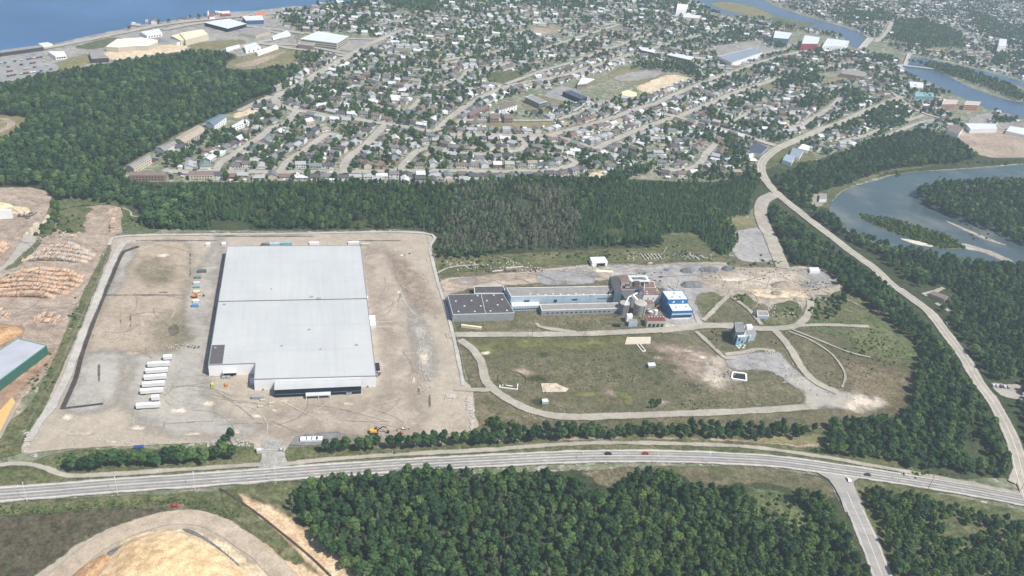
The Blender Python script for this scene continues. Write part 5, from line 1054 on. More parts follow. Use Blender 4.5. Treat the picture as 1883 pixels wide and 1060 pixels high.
for x, y in ((0, 0), (9, 0), (18, 0), (0, 10), (9, 10), (18, 10)): MB().box(x-.3, x+.3, y-.3, y+.3, -.2, 8).build('column', WHITE, m_)
MB().box(-.5, 18.5, -.5, 2, 8, 8.6).box(-.5, 18.5, 8, 10.5, 8, 8.6).box(-.5, 2, 2, 8, 8, 8.59).box(16, 18.5, 2, 8, 8, 8.59).build('deck', LGREY, m_)
MB().box(2.2, 15.8, 2.2, 7.8, 0, 6).build('core', CONC, m_)
block('factory_building', 'wide dark flat roof behind the silos, back half', 'building', [(1143, 534.5), (1186, 534.5), (1180, 525.5), (1143, 525.5)], 9, GREYW, DARKR, CONC, old)
block('factory_building', 'dark flat roof beside the large silo, front half', 'building', [(1150, 551), (1182, 551), (1186, 536), (1141, 536)], 8, GREYW, plain('charcoal roofing', (.12, .115, .12), .9), None, old)
r, L = block('factory_building', 'white building with rusty red roof right of the large silo', 'building', [(1184, 544.5), (1214, 544.5), (1208, 530.5), (1185, 530.5)], 9, WWALL, RUST, None, old, front=[(.3, 5.5, .9, 1.6), (.62, 5.5, .9, 1.6)])
onroof(r, L, [(1189, 538), (1190, 542), (1208, 536)], 9, .7, WHITE)
block('factory_building', 'small rusty red-roofed block at the back of the factory', 'building', [(1184, 530), (1206, 529.5), (1202, 517), (1185, 517.5)], 6, BEIGEW, RUST, WHITE, old)
block('factory_building', 'small red-roofed lean-to at the foot of the large silo', 'building', [(1183, 561.5), (1204, 561), (1199, 553), (1184, 553)], 7, CONC, RUST, None, old)
def silo(label, top, R, h, mat, topm):
    c = G(top[0], top[1], h); o = empty('silo', (c.x, c.y, 0), 0, label, 'silo', old)
    MB().tube((0, 0, -.5), (0, 0, h), R, R, 28).build('shell', mat, o, smooth_=False)
    MB().tube((0, 0, h), (0, 0, h+.5), R+.15, R+.15, 28).tube((0, 0, h+.5), (0, 0, h+1.3), R, R*.2, 28).build('cap', topm, o)
    for z in (h*.33, h*.66): MB().tube((0, 0, z), (0, 0, z+.3), R+.1, R+.1, 28, cap=False).build('hoop', DEADWOOD, o)
    m = MB(); m.box(R*.6, R*.6+.5, -R*.85-.4, -R*.85, 0, h+1); m.build('ladder', GREYW, o); return o
silo('large pale concrete silo in the old factory', (1178.4, 559), 5.5, 11, plain('silo concrete', (.4, .37, .33), .9, .2, .3), CONC)
silo('smaller grey concrete silo left of the large one', (1149, 559), 4.3, 10.5, plain('dark silo concrete', (.27, .26, .25), .9, .2, .3), CONC)
o = empty('conveyor', G(1155, 552), 0, 'slanting white conveyor gallery between the two silos', 'conveyor', old)
q0, q1 = G(1163, 545, 15)-o.location, G(1174, 556, 9)-o.location; MB().tube(q0, q1, 1.5, 1.5, 4).build('gallery', WWALL, o); MB().tube((q0.x, q0.y, -.2), q0, .5, .5, 6).build('leg', GREYW, o)
r, L = block('factory_shed', 'maroon-roofed grey shed with six white roof vents', 'building', [(1190.5, 592), (1225, 592), (1221, 581.5), (1187.5, 582)], 6.5, BEIGEW, MAROON, None, old, front=grid_items(4, [2.2], 2.6, 3.4))
onroof(r, L, [(1193+5.3*k, 584.6) for k in range(6)], 6.5, .5, WHITE)
r, L = block('factory_shed', 'small pale blue shed in front of the smaller silo', 'building', [(1157, 594), (1173, 593.5), (1170.5, 588), (1156.5, 588)], 5, BLUEW, GREYR, None, old)
block('factory_shed', 'narrow white stair block beside the small pale blue shed', 'building', [(1154, 583), (1164, 582), (1162, 577), (1152, 578)], 7, WWALL, LGREY, None, old)
o = empty('tank', G(1204, 580), 0, 'white upright tank behind the maroon-roofed shed', 'tank', old); MB().tube((0, 0, -.2), (0, 0, 5), 2, 2, 16).build('shell', WHITE, o); MB().tube((0, 0, 5), (0, 0, 6), 2, .4, 16).build('cap', LGREY, o)
o = empty('tank', G(1196, 578), 0, 'broad pale round tank left of the white upright tank', 'tank', old); MB().tube((0, 0, -.2), (0, 0, 3), 3.2, 3.2, 16).build('shell', BEIGEW, o); MB().tube((0, 0, 3), (0, 0, 3.4), 3.3, 3.3, 16).build('cap', LGREY, o)
RP = plain('rusty pipe', (.25, .13, .08), .8, .25, 1)
def pipe(label, pts, rad, mat):
    O = G(pts[0][0], pts[0][1]); o = empty('pipe_run', O, 0, label, 'pipe', 'pipes of the old factory'); P = [G(x, y, z)-O for x, y, z in pts]; m = MB()
    for a, b_ in zip(P[:-1], P[1:]): m.tube(a, b_, rad, rad, 8)
    m.build('pipe', mat, o); m = MB()
    for p in P: m.tube((p.x, p.y, -.2), (p.x, p.y, p.z), .25, .25, 5)
    m.build('support', GREYW, o)
pipe('rusty pipe run between the large silo and the red-roofed building', [(1190, 572, 4), (1205, 568, 4), (1214, 560, 4), (1214, 550, 6)], .6, RP)
pipe('pale duct rising over the dark flat roofs to the smaller silo', [(1148, 563, 11.5), (1156, 548, 12), (1172, 540, 12)], .8, LGREY)
pipe('grey pipe run at the back of the old factory', [(1130, 506, 5), (1160, 503, 5), (1200, 512, 5)], .5, GREYW)
pipe('dark duct between the slate tower and the long hall', [(1120, 540, 13), (1132, 528, 14)], 1.0, DARKR)
for i_, (x, y, w_, d_, h_, m_, lab) in enumerate([(1166, 527, 5, 4, 4, RUST, 'rusty plant room on the dark back roof'), (1150, 530, 4, 3, 3, BEIGEW, 'beige plant room beside the slate tower'), (1175, 543, 3, 5, 4, GREYW, 'grey plant room above the large silo'), (1205, 590, 3, 2, 2.2, RUST, 'rusty box left of the blue building')]):
    base = 9 if y < 535 else (8 if y < 550 else 0); P_ = G(x, y, base); o = empty('plant_room', (P_.x, P_.y, base-.1), .25, lab, 'plant room'); MB().box(0, w_, 0, d_, 0, h_).build('wall', m_, o); MB().box(-.2, w_+.2, -.2, d_+.2, h_, h_+.25).build('roof', DARKR, o)
# bright blue building
r, L = block('blue_building', 'bright blue building with stepped white roofs', 'building', [(1228.6, 553.1), (1265.8, 552.4), (1255.2, 535.8), (1217.3, 536.5)], 13, BLUE, LGREY, plain('blue trim', (.03, .16, .42), .6), old, front=[(.3, 10.9, 1.6, 1.6), (.75, 10.9, 1.6, 1.6)], ffront=WWALL, th=.3)
r2, L2 = block('x', '', '', [(1236.6, 574.2), (1274.4, 572.9), (1265.6, 559), (1228.2, 559.7)], 8.6, BLUE, LGREY, plain('blue trim', (.03, .16, .42)), root=r, th=.3)
facade(r, L2[0], L2[1], [(.5, 5.6, (L2[1]-L2[0]).length*.99, 1.5)], plain('pale blue fascia', (.5, .66, .74), .6), 'fascia'); facade(r, L2[0], L2[1], grid_items(6, [3.2], 3.0, 2.0)); facade(r, L2[0], L2[1], [(.5, .9, (L2[1]-L2[0]).length*.99, 1.2)], WWALL, 'plinth')
facade(r, L2[0], L2[1], [(.05, 2.6, .8, 4.6), (.95, 2.6, .8, 4.6)], BLUE, 'pillar')
onroof(r, L, [(1240, 541), (1236, 548), (1250, 548)], 13, .8, GREYW)
onroof(r, L, [(1243, 567), (1262, 566)], 8.6, .7, GREYW)
# tower building on the right
DKB = plain('dark blue grey siding', (.1, .14, .17), .7, .2)
r, L = block('conveyor_house', 'irregular grey and pale blue conveyor house right of the blue building', 'building', [(1353, 612), (1370, 611), (1366, 594), (1351, 594.5)], 13, DKB, plain('patchy grey roof', (.24, .24, .24), .9, .3, .5), GREYW, None)
r_, L_ = block('x', '', '', [(1357, 621), (1372, 620), (1370, 611), (1355, 612)], 9.5, plain('sky blue cladding', (.3, .5, .62), .7, .2), LGREY, WHITE, root=r); facade(r, L_[0], L_[1], [(.3, 6.5, 1.6, 3), (.7, 4, 1.6, 2.5)])
block('x', '', '', [(1372, 617), (1391, 615), (1387, 604.5), (1370, 606)], 7.5, BLUEW, GREYR, None, root=r)
block('x', '', '', [(1374, 604), (1385, 603.5), (1382, 597), (1372, 597.5)], 10, WWALL, LGREY, None, root=r)
q = G(1343, 617)-r.location; m = MB(); q2 = G(1352, 604, 11)-r.location; m.tube((q.x, q.y, .5), q2, 2.2, 1.6, 4); m.build('slanting_gallery', DKB, r)
q = G(1352, 628)-r.location; MB().box(q.x-3, q.x+3, q.y-2, q.y+5, 0, 4).build('lean_to', GREYW, r); MB().box(q.x+8, q.x+9, q.y, q.y+1, 0, 7).box(q.x+11, q.x+12, q.y, q.y+1, 0, 7).build('column', WHITE, r)
m = MB(); [m.box(x, x+1.6, y, y+1.2, 0, 1.2+x % 1, Matrix.Translation(G(1354, 640)-r.location)) for x, y in ((0, 0), (2.5, 1), (5, -1), (1, -2), (6.5, 2))]; m.build('rubble', WHITE, r)
# open white shed at the back
r, L = block('open_shed', 'white-roofed open shed on the north edge of the gravel yard', 'shed', [(1089.3, 482.4), (1117.8, 481), (1112, 471.4), (1084.7, 472.2)], 5, WWALL, plain('white sheet roof', (.8, .8, .79), .6), None, None)
facade(r, L[0], L[1], [(.58, 2, 9, 3.6)], BLACK, 'opening')
MB().box(3, 20, -9, -5, 0, .5, Matrix.Rotation(.15, 4, 'Z')).build('ramp', CREAM, r)
block('utility_hut', 'small pale grey hut alone in the middle of the meadow', 'hut', [(1193, 674.5), (1206, 673.5), (1203.5, 668.5), (1191, 669)], 2.6, GREYW, LGREY, WHITE)
block('utility_hut', 'small bluish hut near the bend of the meadow track', 'hut', [(997.5, 740.5), (1008.5, 740), (1007, 735), (997, 735.5)], 2.6, BLUEW, LGREY, WHITE)
r, L = block('pump_house', 'grey flat-roofed pump house among pallets by the gravel yard', 'building', [(1393, 582), (1414, 583), (1411, 573.5), (1392, 573)], 3.5, BLUEW, GREYR, WHITE)
block('x', '', '', [(1386, 577), (1393, 581), (1393, 574), (1389, 571)], 3.2, GREYW, DARKR, None, root=r)
block('white_hut', 'low white hut at the northeast corner of the gravel yard', 'hut', [(1490, 498), (1508, 498), (1505, 491), (1488, 491.5)], 3, WWALL, LGREY, None)
# concrete remains
def slab(name, label, px, h, mat, cat='slab'):
    P = [Vector(G(x, y, h)) for x, y in px]; O = Vector((P[0].x, P[0].y, 0)); m = MB(); m.prism([(p.x-O.x, p.y-O.y) for p in P], -.3, h); o = m.build(name, mat); o.location = O; return tag(o, label, cat)
slab('concrete_slab', 'pale trapezoid concrete slab at the meadow edge below the silos', [(1149, 634), (1196, 633), (1197, 620.5), (1153, 621)], .9, plain('pale concrete', (.55, .5, .4), .9, .1))
o = empty('concrete_trough', G(1173, 634), 0, 'narrow pale concrete trough running from the trapezoid slab', 'trough'); d = G(1184, 648)-G(1173, 634); d.z = 0
for s in (-1, 1): m = MB(); n_ = Vector((-d.y, d.x, 0)).normalized()*1.5*s; m.tube(n_+Vector((0, 0, .5)), d+n_+Vector((0, 0, .5)), .45, .45, 4); m.build('side_wall', WHITE, o)
m = MB(); m.tube(d-n_+Vector((0, 0, .5)), d+n_+Vector((0, 0, .5)), .45, .45, 4); m.build('end_wall', WHITE, o)
slab('concrete_slab', 'broken pinkish concrete floor lying in the meadow', [(998, 722), (1040, 721.5), (1046, 716), (1028, 709), (1024, 706), (995, 706)], .5, plain('broken concrete floor', (.55, .46, .36), .95, .25, .25))
o = empty('basin', G(942, 718), 0, 'ruined round basin with a broken pale rim, left side of the meadow', 'basin')
m = MB(); c0 = G(942, 700)-o.location
for k in range(20):
    a, b_ = 2*math.pi*k/20, 2*math.pi*(k+1)/20; f = lambda t: Vector((c0.x+11*math.cos(t), c0.y+10*math.sin(t), .5)); m.tube(f(a), f(b_), .6, .6, 5)
m.build('earth_ring', plain('weedy earth', (.12, .12, .07), .9, .3), o)
m = MB(); m.box(-10, 4, 0, .7, 0, .9); m.box(3.3, 4, .7, 7, 0, .89); m.box(-10, -9.3, .7, 3, 0, .89); m.box(-8, 0, 3, 3.8, 0, .8); m.build('broken_rim', WHITE, o)
o = empty('pit', G(1359, 696), 0, 'rectangular pit of dark water inside a thick white concrete rim', 'pit'); P = [G(x, y)-o.location for x, y in ((1345, 699), (1372, 703), (1371, 690), (1347, 687))]
m = MB(); [m.tube(P[i]+Vector((0, 0, .6)), P[(i+1) % 4]+Vector((0, 0, .6)), .9, .9, 4) for i in range(4)]; m.build('rim', WHITE, o); MB().prism([tuple(p[:2]) for p in P], .05, .5).build('dark_water', BLACK, o)
# --- sawmill buildings on the left edge
block('mill_building', 'white cubic mill building cut by the left edge of the photo', 'building', [(-30, 387.5), (20, 386), (21, 383.5), (-30, 384)], 9, WWALL, LGREY, None)
r, L = block('mill_shed', 'large grey-roofed mill shed with green side at the left edge', 'shed', [(-60, 758), (0, 701), (86, 637), (33, 624), (-70, 690)], 8, GREENW, plain('lavender grey sheet roof', (.4, .42, .47), .6, .08, .1), plain('green gutter', (.06, .22, .17), .6))
r, L = block('mill_shed', 'long orange-roofed conveyor shed at the left edge below the big shed', 'shed', [(-30, 830), (0, 795), (28, 740), (22, 731), (-30, 790)], 5, BEIGEW, plain('ochre roof', (.62, .4, .15), .7, .1), None)
# --- apartment rows at the west end of town
def apartments(label, px, h, wm, rm, n, rh=0, hiproof=True):
    P = quad(px, h); O = Vector((P[0].x, P[0].y, 0)); r = empty('apartment_row', O, 0, label, 'apartment building', 'apartment rows at the west end of the district'); L = [Vector((p.x-O.x, p.y-O.y, 0)) for p in P]
    MB().prism([tuple(p[:2]) for p in L], -.4, h).build('wall', wm, r); a, b_ = (L[0]+L[3])/2, (L[1]+L[2])/2; z = Vector((0, 0, h)); zr = Vector((0, 0, h+1.8)); c = sum(L, Vector())/4; E_ = [c+(p-c)*1.03 for p in L]
    m = MB(); v = [p+z for p in E_]+[a+(a-b_).normalized()*.3+zr, b_+(b_-a).normalized()*.3+zr]; m.add(v, [(0, 1, 5, 4), (2, 3, 4, 5), (1, 2, 5), (3, 0, 4)]); m.build('roof', rm, r)
    facade(r, L[0], L[1], grid_items(n, [1.8, 4.6], 1.3, 1.3)); facade(r, L[0], L[1], grid_items(max(2, n//3), [1.1], 1, 2.2), DOORM, 'door')
    t = (L[1]-L[0])/2; MB().tube(L[0]*.5+L[1]*.5+z+Vector((0, 0, .1)), (L[3]+L[2])/2+z+Vector((0, 0, .1)), .2, .2, 4).build('fire_wall', WHITE, r)
apartments('brown-roofed apartment row at the lower left corner of the district', [(238, 322), (304, 322), (303, 315), (241, 315)], 6.5, BRICKF, BROWNR, 10)
apartments('cream apartment row with brown roof facing the wood', [(347, 321.5), (393, 321), (391, 314), (348, 314)], 6.5, CREAMW, BROWNR, 8)
apartments('white apartment row slanting up from the lower left corner', [(246, 309), (278, 290), (272, 284), (231, 304)], 6.5, CREAMW, GREYR, 8)
apartments('white apartment row with grey roof second from the left', [(303, 277), (326, 265), (318, 258), (287, 270)], 7, WWALL, GREYR, 7)
apartments('tan flat apartment row in the middle of the slanting rows', [(340, 262), (378, 240), (364, 229), (322, 254)], 5.5, BEIGEW, TANR, 9)
apartments('pale blue apartment row with dark roof at the top of the slanting rows', [(394, 231), (416, 215), (405, 209), (378, 223)], 7, WWALL, plain('slate blue roof', (.14, .2, .25), .9), 6)
apartments('long white-roofed apartment row beside the slanting street', [(428, 236), (459, 224), (446, 219), (420, 234)], 4, WWALL, LGREY, 6)
# --- seaside commercial buildings
sb = 'buildings of the seaside lots'
def shop(label, px, h, wm, rm, trim=None, n=0, cat='building'):
    return block('commercial_building', label, cat, px, h, wm, rm, trim, sb, front=grid_items(n, [h*.45], 2.4, h*.4) if n else None)
shop('sprawling store with bright cream roof above the forest', [(194, 85), (217, 87), (248, 84), (272, 84), (290, 77), (290, 73), (260, 68), (215, 71)], 7, BEIGEW, plain('cream membrane roof', (.75, .71, .6), .6, .05), None)
shop('broad cream vaulted hall near the seaside road', [(341, 73), (383, 62), (372, 53), (330, 60)], 9, CREAMW, CREAM, None)
shop('lower cream wing joined to the vaulted hall', [(332, 74), (341, 73), (330, 61), (314, 65)], 7, CREAMW, CREAM, None)
shop('long grey warehouse left of the vaulted hall', [(325, 78), (334, 75), (300, 67), (291, 69)], 5, WWALL, GREYR, None)
shop('large pale grey store with dark blue front by the coast', [(418, 52), (453, 43), (422, 34), (376, 41)], 6, NAVY, LGREY, WHITE)
shop('blue-fronted store at the right end of the seaside lots', [(452, 37), (485, 36), (482, 28), (446, 30)], 7, plain('deep blue front', (.03, .1, .25), .6), LGREY, WHITE)
shop('small white seaside restaurant with round roof', [(270, 65), (298, 60), (292, 52), (258, 58)], 5, WWALL, LGREY, None, 5)
shop('dark-fronted gabled shed with pale roof beside the forest', [(168, 108), (200, 106), (185, 92), (163, 94)], 6, plain('dark front', (.06, .05, .05), .8), GREYR, None)
shop('white flat building in the seaside car park', [(102, 103), (122, 101), (118, 94), (88, 94)], 5, WWALL, plain('white roof membrane', (.78, .77, .74), .6, .05), None, 4)
shop('long dark low building along the shore at the left', [(0, 97), (80, 86), (76, 82), (0, 92)], 5, plain('black cladding', (.05, .055, .07), .7), GREYR, None)
shop('white-roofed pavilion on the shore', [(76, 83), (96, 80), (88, 77), (70, 79)], 4, WWALL, LGREY, None)
shop('grey flat hall right of the cream hall', [(470, 65), (497, 57), (478, 48), (440, 60)], 5, BEIGEW, GREYR, None)
shop('long white strip building near the right junction', [(502, 70), (534, 61), (528, 55), (500, 66)], 4, WWALL, LGREY, None)
shop('white workshop building below the seaside road', [(452, 92), (480, 86), (470, 78), (448, 84)], 5, WWALL, LGREY, WHITE, 3)
shop('row of white storage units above the forest corner', [(416, 91), (441, 84), (440, 81), (415, 87)], 3.5, WWALL, LGREY, None)
shop('long white sawtooth depot east of the forest corner', [(474, 98), (512, 85), (508, 81), (470, 94)], 4, WWALL, plain('white roof membrane', (.78, .77, .74)), None)
shop('orange-roofed station at the coast', [(470, 29), (488, 29), (487, 22), (470, 22)], 5, BEIGEW, plain('orange roof', (.55, .2, .11), .7), None)
shop('red-roofed visitor building near the lighthouse', [(407, 25), (424, 24), (422, 19), (408, 20)], 5, REDW, LGREY, None)
shop('small red annex at the foot of the lighthouse', [(385, 31), (395, 30), (393, 24), (384, 25)], 5, WWALL, REDW, None)
o = empty('lighthouse', G(383, 31), 0, 'white lighthouse tower with red lantern on the shore', 'lighthouse'); MB().tube((0, 0, -.3), (0, 0, 11), 2.2, 1.5, 12).build('tower', WHITE, o); MB().tube((0, 0, 11), (0, 0, 12.6), 1.2, 1.2, 10).build('lantern', GLASS, o); MB().tube((0, 0, 12.6), (0, 0, 13.8), 1.5, .2, 10).build('cap', REDW, o)
# --- school and other large town buildings
r, L = block('school', 'large three-storey school with banded facade and pale roof', 'school', [(552, 71), (620, 79), (641, 66), (585, 57)], 11, BEIGEW, LGREY, WHITE); 
for z in (2.2, 5.6, 9.0): facade(r, L[0], L[1], [(.5, z, (L[1]-L[0]).length*.96, 1.4)], GLASS, 'window_band'); facade(r, L[1], L[2], [(.5, z, (L[2]-L[1]).length*.9, 1.4)], GLASS, 'window_band')
block('x', '', '', [(548, 80), (575, 83), (584, 75), (556, 71)], 7, BRICKF, GREYR, WHITE, root=r)
tb = 'large buildings of the town centre'
def town(label, px, h, wm, rm, trim=None, n=0, rows=1, cat='building'):
    return block('town_building', label, cat, px, h, wm, rm, trim, tb, front=grid_items(n, [h*(i+.6)/rows for i in range(rows)], 1.8, 1.6) if n else None, side=grid_items(3, [h*(i+.6)/rows for i in range(rows)], 1.8, 1.6) if n else None)
town('hall with bright yellow roof in the middle of town', [(1145, 177), (1171, 177), (1171, 170), (1156, 165), (1143, 168)], 6, BEIGEW, YEL)
town('long navy flat building beside the paved school yard', [(1068, 182), (1080, 178), (1050, 165), (1035, 168)], 7, NAVY, plain('navy roof', (.06, .08, .12), .9), None)
town('white flat hall at the edge of the bare field', [(1062, 155), (1079, 153), (1094, 145), (1070, 142)], 7, BRICKF, LGREY, WHITE, 5)
town('slate apartment house with white gables by the field', [(992, 190), (1006, 186), (978, 174), (966, 178)], 8, plain('slate siding', (.16, .2, .22), .8), GREYR, WHITE, 6, 2)
town('brown-roofed terrace with dark gable west of the loop road', [(918, 203), (951, 193), (943, 185), (916, 194)], 7, WWALL, BROWNR, None, 6, 2)
town('long low brown-roofed terrace left of the loop road', [(864, 213), (900, 197), (892, 193), (860, 206)], 5, plain('wine brick', (.2, .1, .1), .8), BROWNR, None)
town('brown brick twin block, left one, above the park lawn', [(902, 217), (918, 217), (918, 209), (900, 209)], 7, BRICKF, BROWNR, None, 3, 2)
town('brown brick twin block, right one, above the park lawn', [(928, 217), (944, 217), (944, 209), (926, 209)], 7, BRICKF, BROWNR, None, 3, 2)
town('long slanting sports hall with slate roof and white side', [(1346, 115), (1402, 96), (1383, 88), (1322, 103)], 9, WWALL, plain('blue slate roof', (.22, .27, .33), .8, .08, .1), WHITE)
town('red office block by the estuary', [(1474, 80), (1504, 80), (1508, 68), (1480, 64)], 14, REDW, LGREY, None, 6, 4)
town('white hotel block right of the red office block', [(1512, 85), (1550, 85), (1562, 75), (1522, 70)], 12, WWALL, LGREY, WHITE, 8, 4)
town('dark green office block left of the red one', [(1422, 69), (1450, 71), (1457, 60), (1425, 56)], 13, plain('dark green glass front', (.1, .18, .2), .5), LGREY, None, 5, 4)
town('long dark shop row with white front on the upper avenue', [(1180, 92), (1204, 97), (1206, 90), (1170, 84)], 6, plain('dark shop front', (.07, .08, .09), .8), LGREY, None)
town('long low white-roofed shop row below the upper avenue', [(1225, 100), (1270, 110), (1278, 104), (1235, 96)], 7, BRICKF, LGREY, None, 8)
town('turquoise building near the river', [(1682, 176), (1718, 177), (1716, 170), (1684, 168)], 7, TURQ, TURQ, None, 6)
town('brick school wing with white frame, left one by the river', [(1732, 191), (1758, 191), (1762, 184), (1736, 183)], 10, plain('salmon brick front', (.5, .25, .18), .8), plain('pinkish gravel roof', (.5, .42, .38), .9), WHITE, 8, 3)
town('brick school wing with white frame, right one by the river', [(1774, 192), (1800, 193), (1804, 187), (1777, 185)], 10, plain('salmon brick front', (.5, .25, .18)), plain('pinkish gravel roof', (.5, .42, .38)), WHITE, 8, 3)
town('tan cubic building above the turquoise building', [(1674, 160), (1698, 161), (1698, 151), (1672, 149)], 8, BEIGEW, LGREY, None, 4)
town('brown flat store above the river with wide dark front', [(1545, 134), (1590, 141), (1596, 133), (1560, 125)], 7, BRICKF, GREYR, None)
town('long white depot with bright roof in the river yard', [(1785, 237), (1834, 236), (1830, 227), (1775, 226)], 7, plain('bright white sheeting', (.8, .8, .78), .5), LGREY, None)
town('brown-roofed white depot at the west end of the river yard', [(1741, 239), (1764, 245), (1772, 235), (1752, 228)], 7, WWALL, BROWNR, None)
town('white flat hall at the right edge of the river yard', [(1850, 240), (1895, 250), (1895, 237), (1858, 231)], 6, WWALL, LGREY, None)
town('white tower block far across the river', [(1836, 84), (1850, 84), (1852, 72), (1838, 70)], 16, WWALL, LGREY, None, 3, 4)
town('pale church-like hall near the estuary marsh', [(1244, 17), (1262, 17), (1266, 8), (1246, 6)], 14, WWALL, plain('bright white sheeting', (.8, .8, .78)), None)
town('white flat hall below the estuary marsh', [(1255, 31), (1285, 33), (1290, 28), (1258, 25)], 8, BEIGEW, LGREY, None)
town('navy-roofed garage at the road bend', [(1375, 280), (1400, 282), (1412, 270), (1392, 262), (1378, 268)], 5, GREYW, plain('navy roof', (.06, .08, .12)), None)
town('pale house-like shop left of the road bend', [(1366, 288), (1384, 289), (1386, 280), (1370, 278)], 4.5, WWALL, LGREY, None)
town('blue-roofed workshop below the road bend', [(1439, 293), (1456, 299), (1462, 287), (1446, 283)], 6, WWALL, plain('steel blue roof', (.28, .36, .44), .6), None)
town('dark-roofed workshop behind the blue-roofed one', [(1452, 284), (1470, 290), (1478, 276), (1458, 271)], 5, WWALL, plain('blue slate roof', (.22, .27, .33)), None)
town('white-roofed workshop nearest the avenue corner', [(1467, 272), (1486, 276), (1490, 268), (1476, 264)], 5, WWALL, plain('bright white sheeting', (.8, .8, .78)), None)
town('small isolated pump station on the river bend', [(1507, 366), (1520, 366), (1520, 356), (1508, 355)], 4, WWALL, GREYR, None)
block('roadside_house', 'brown-roofed house beside the river road on the right', 'house', [(1708, 540), (1738, 552), (1744, 546), (1716, 536)], 4, BEIGEW, BROWNR, None)
# dam and bridges
def bridge(label, a, b, w, z=3.0, n=4):
    A, B = G(*a), G(*b); o = empty('bridge', A, math.atan2(B.y-A.y, B.x-A.x), label, 'bridge'); L = (B-A).length
    MB().box(0, L, -w/2, w/2, z-.8, z).build('deck', CONC, o)
    for s in (-1, 1): MB().box(0, L, s*w/2-.15, s*w/2+.15, z+.01, z+1).build('railing', WHITE, o)
    for k in range(1, n+1): MB().box(L*k/(n+1)-.8, L*k/(n+1)+.8, -w/2+.5, w/2-.5, -.5, z-.8).build('pier', CONC, o)
bridge('concrete road bridge over the estuary in the town centre', (1583, 92), (1600, 72), 12); bridge('narrow white dam bridge across the river', (1662, 122), (1716, 128), 4, 2, 8)
bridge('curved short bridge at the left end of the dam', (1672, 100), (1664, 122), 8, 2.2, 2)

# ------------------------------------------------------------------ heaps, logs, vehicles, poles
def mound(name, label, px, hmax, slope, mat, cat, rough=.5, step=None, flat_=.0, world=False):
    """a heap over a ground outline: rises with the distance from its edge"""
    w = np.array([tuple(p) for p in smooth([tuple(G(*p)[:2]) for p in px], True, 4)]); lo, hi = w.min(0), w.max(0); st = step or max((hi-lo).max()/48, .35)
    X, Y = np.meshgrid(np.arange(lo[0]-st, hi[0]+st*2, st), np.arange(lo[1]-st, hi[1]+st*2, st), indexing='ij'); P = np.stack([X, Y], -1); d = segdist(P, w, True)*np.where(inside(P, w), 1, -1)
    Z = hmax*(1-np.exp(-np.maximum(d, 0)*slope/hmax))+np.where(d > 0, 1, 0)*rough*(vnoise(P*1.0, 4)*.5+vnoise(P+77, 1.6)*.3)*np.clip(d/3, 0, 1); Z = np.where(d > 0, np.maximum(Z, .05), -.3)
    O = Vector((*w.mean(0), 0)); nx, ny = X.shape; idx = np.arange(nx*ny).reshape(nx, ny)
    q = np.stack([idx[:-1, :-1], idx[1:, :-1], idx[1:, 1:], idx[:-1, 1:]], -1)[np.maximum.reduce([d[:-1, :-1], d[1:, :-1], d[1:, 1:], d[:-1, 1:]]) > 0]
    us, inv = np.unique(q, return_inverse=True); V = np.c_[X.ravel()[us]-O.x, Y.ravel()[us]-O.y, Z.ravel()[us]+.72]
    o = mobj(name, V.tolist(), inv.reshape(q.shape).tolist(), mat, smooth_=True); o.location = O; return tag(o, label, cat)
def heapmat(nm, cols, fine=1.2): return ground_mat(nm, cols, .05, .25, fine, edge=False, fine_amt=.5)
HG = heapmat('grey crushed stone', [(.11, .115, .12), (.15, .155, .16), (.2, .2, .2)]); HB = heapmat('brown rubble', [(.2, .17, .13), (.28, .24, .19), (.36, .32, .26)]); HS = heapmat('pale earth heap', [(.36, .31, .24), (.44, .38, .3), (.52, .46, .38)])
HY = ground_mat('wood chips', [(.54, .37, .2), (.67, .5, .3), (.75, .6, .4)], .02, .12, 1.5, edge=False, spots=(.58, .34, .16), spot_at=.6, streak=(.5, (.52, .36, .18)), fine_amt=.4); HO = heapmat('orange bark heap', [(.3, .17, .09), (.42, .26, .14), (.52, .36, .2)])
def ell(x, y, w, h): return [(x-w, y), (x-w*.7, y-h*.7), (x, y-h), (x+w*.7, y-h*.7), (x+w, y), (x+w*.7, y+h*.7), (x, y+h), (x-w*.7, y+h*.7)]
for x, y, w, h, z, m_, lab in [(1264, 498, 14, 5, 3.5, HG, 'grey gravel heap, westernmost of three on the north edge of the yard'), (1303, 496, 19, 5, 4, HG, 'wide grey gravel heap in the middle of the north edge of the yard'), (1338, 494, 11, 5, 3, HG, 'dark gravel heap at the grassy corner of the yard'), (1272, 524, 21, 7, 6, HG, 'largest grey gravel cone, beside the bright blue building'),
                               (1226, 496, 6, 2.2, 1, HG, 'small flat gravel heap left of the others'), (1438, 525, 21, 7, 3.5, HB, 'brown rubble heap in the middle of the sandy ground'), (1372, 521, 15, 4.5, 2.5, HS, 'pale earth heap on the sandy ground'), (1427, 541, 11, 4, 2, HB, 'low reddish rubble heap below the brown one'), (1385, 540, 6, 2, 1, HB, 'tiny dirt heap left of the low rubble heap'),
                               (1467, 553, 9, 3.5, 2, HB, 'dirt heap at the east end of the sandy ground'), (1478, 525, 6, 2, 1.5, HG, 'small grey heap below the utility pole'), (1506, 520, 5, 3, 2, HB, 'small brown heap in the northeast lot'), (1195, 484, 5, 1.5, 1, HS, 'small pale sand heap right of the open white shed')]:
    mound('gravel_heap', lab, ell(x, y, w, h), z*1.5, .8, m_, 'heap', .5)
mound('wood_chip_pile', 'huge yellow wood chip pile inside the haul road', [(150, 1120), (175, 1060), (205, 1025), (222, 1005), (260, 988), (310, 978), (355, 985), (400, 1010), (440, 1045), (470, 1090), (480, 1160), (160, 1160)], 13, .7, HY, 'chip pile', .7, 1.2)
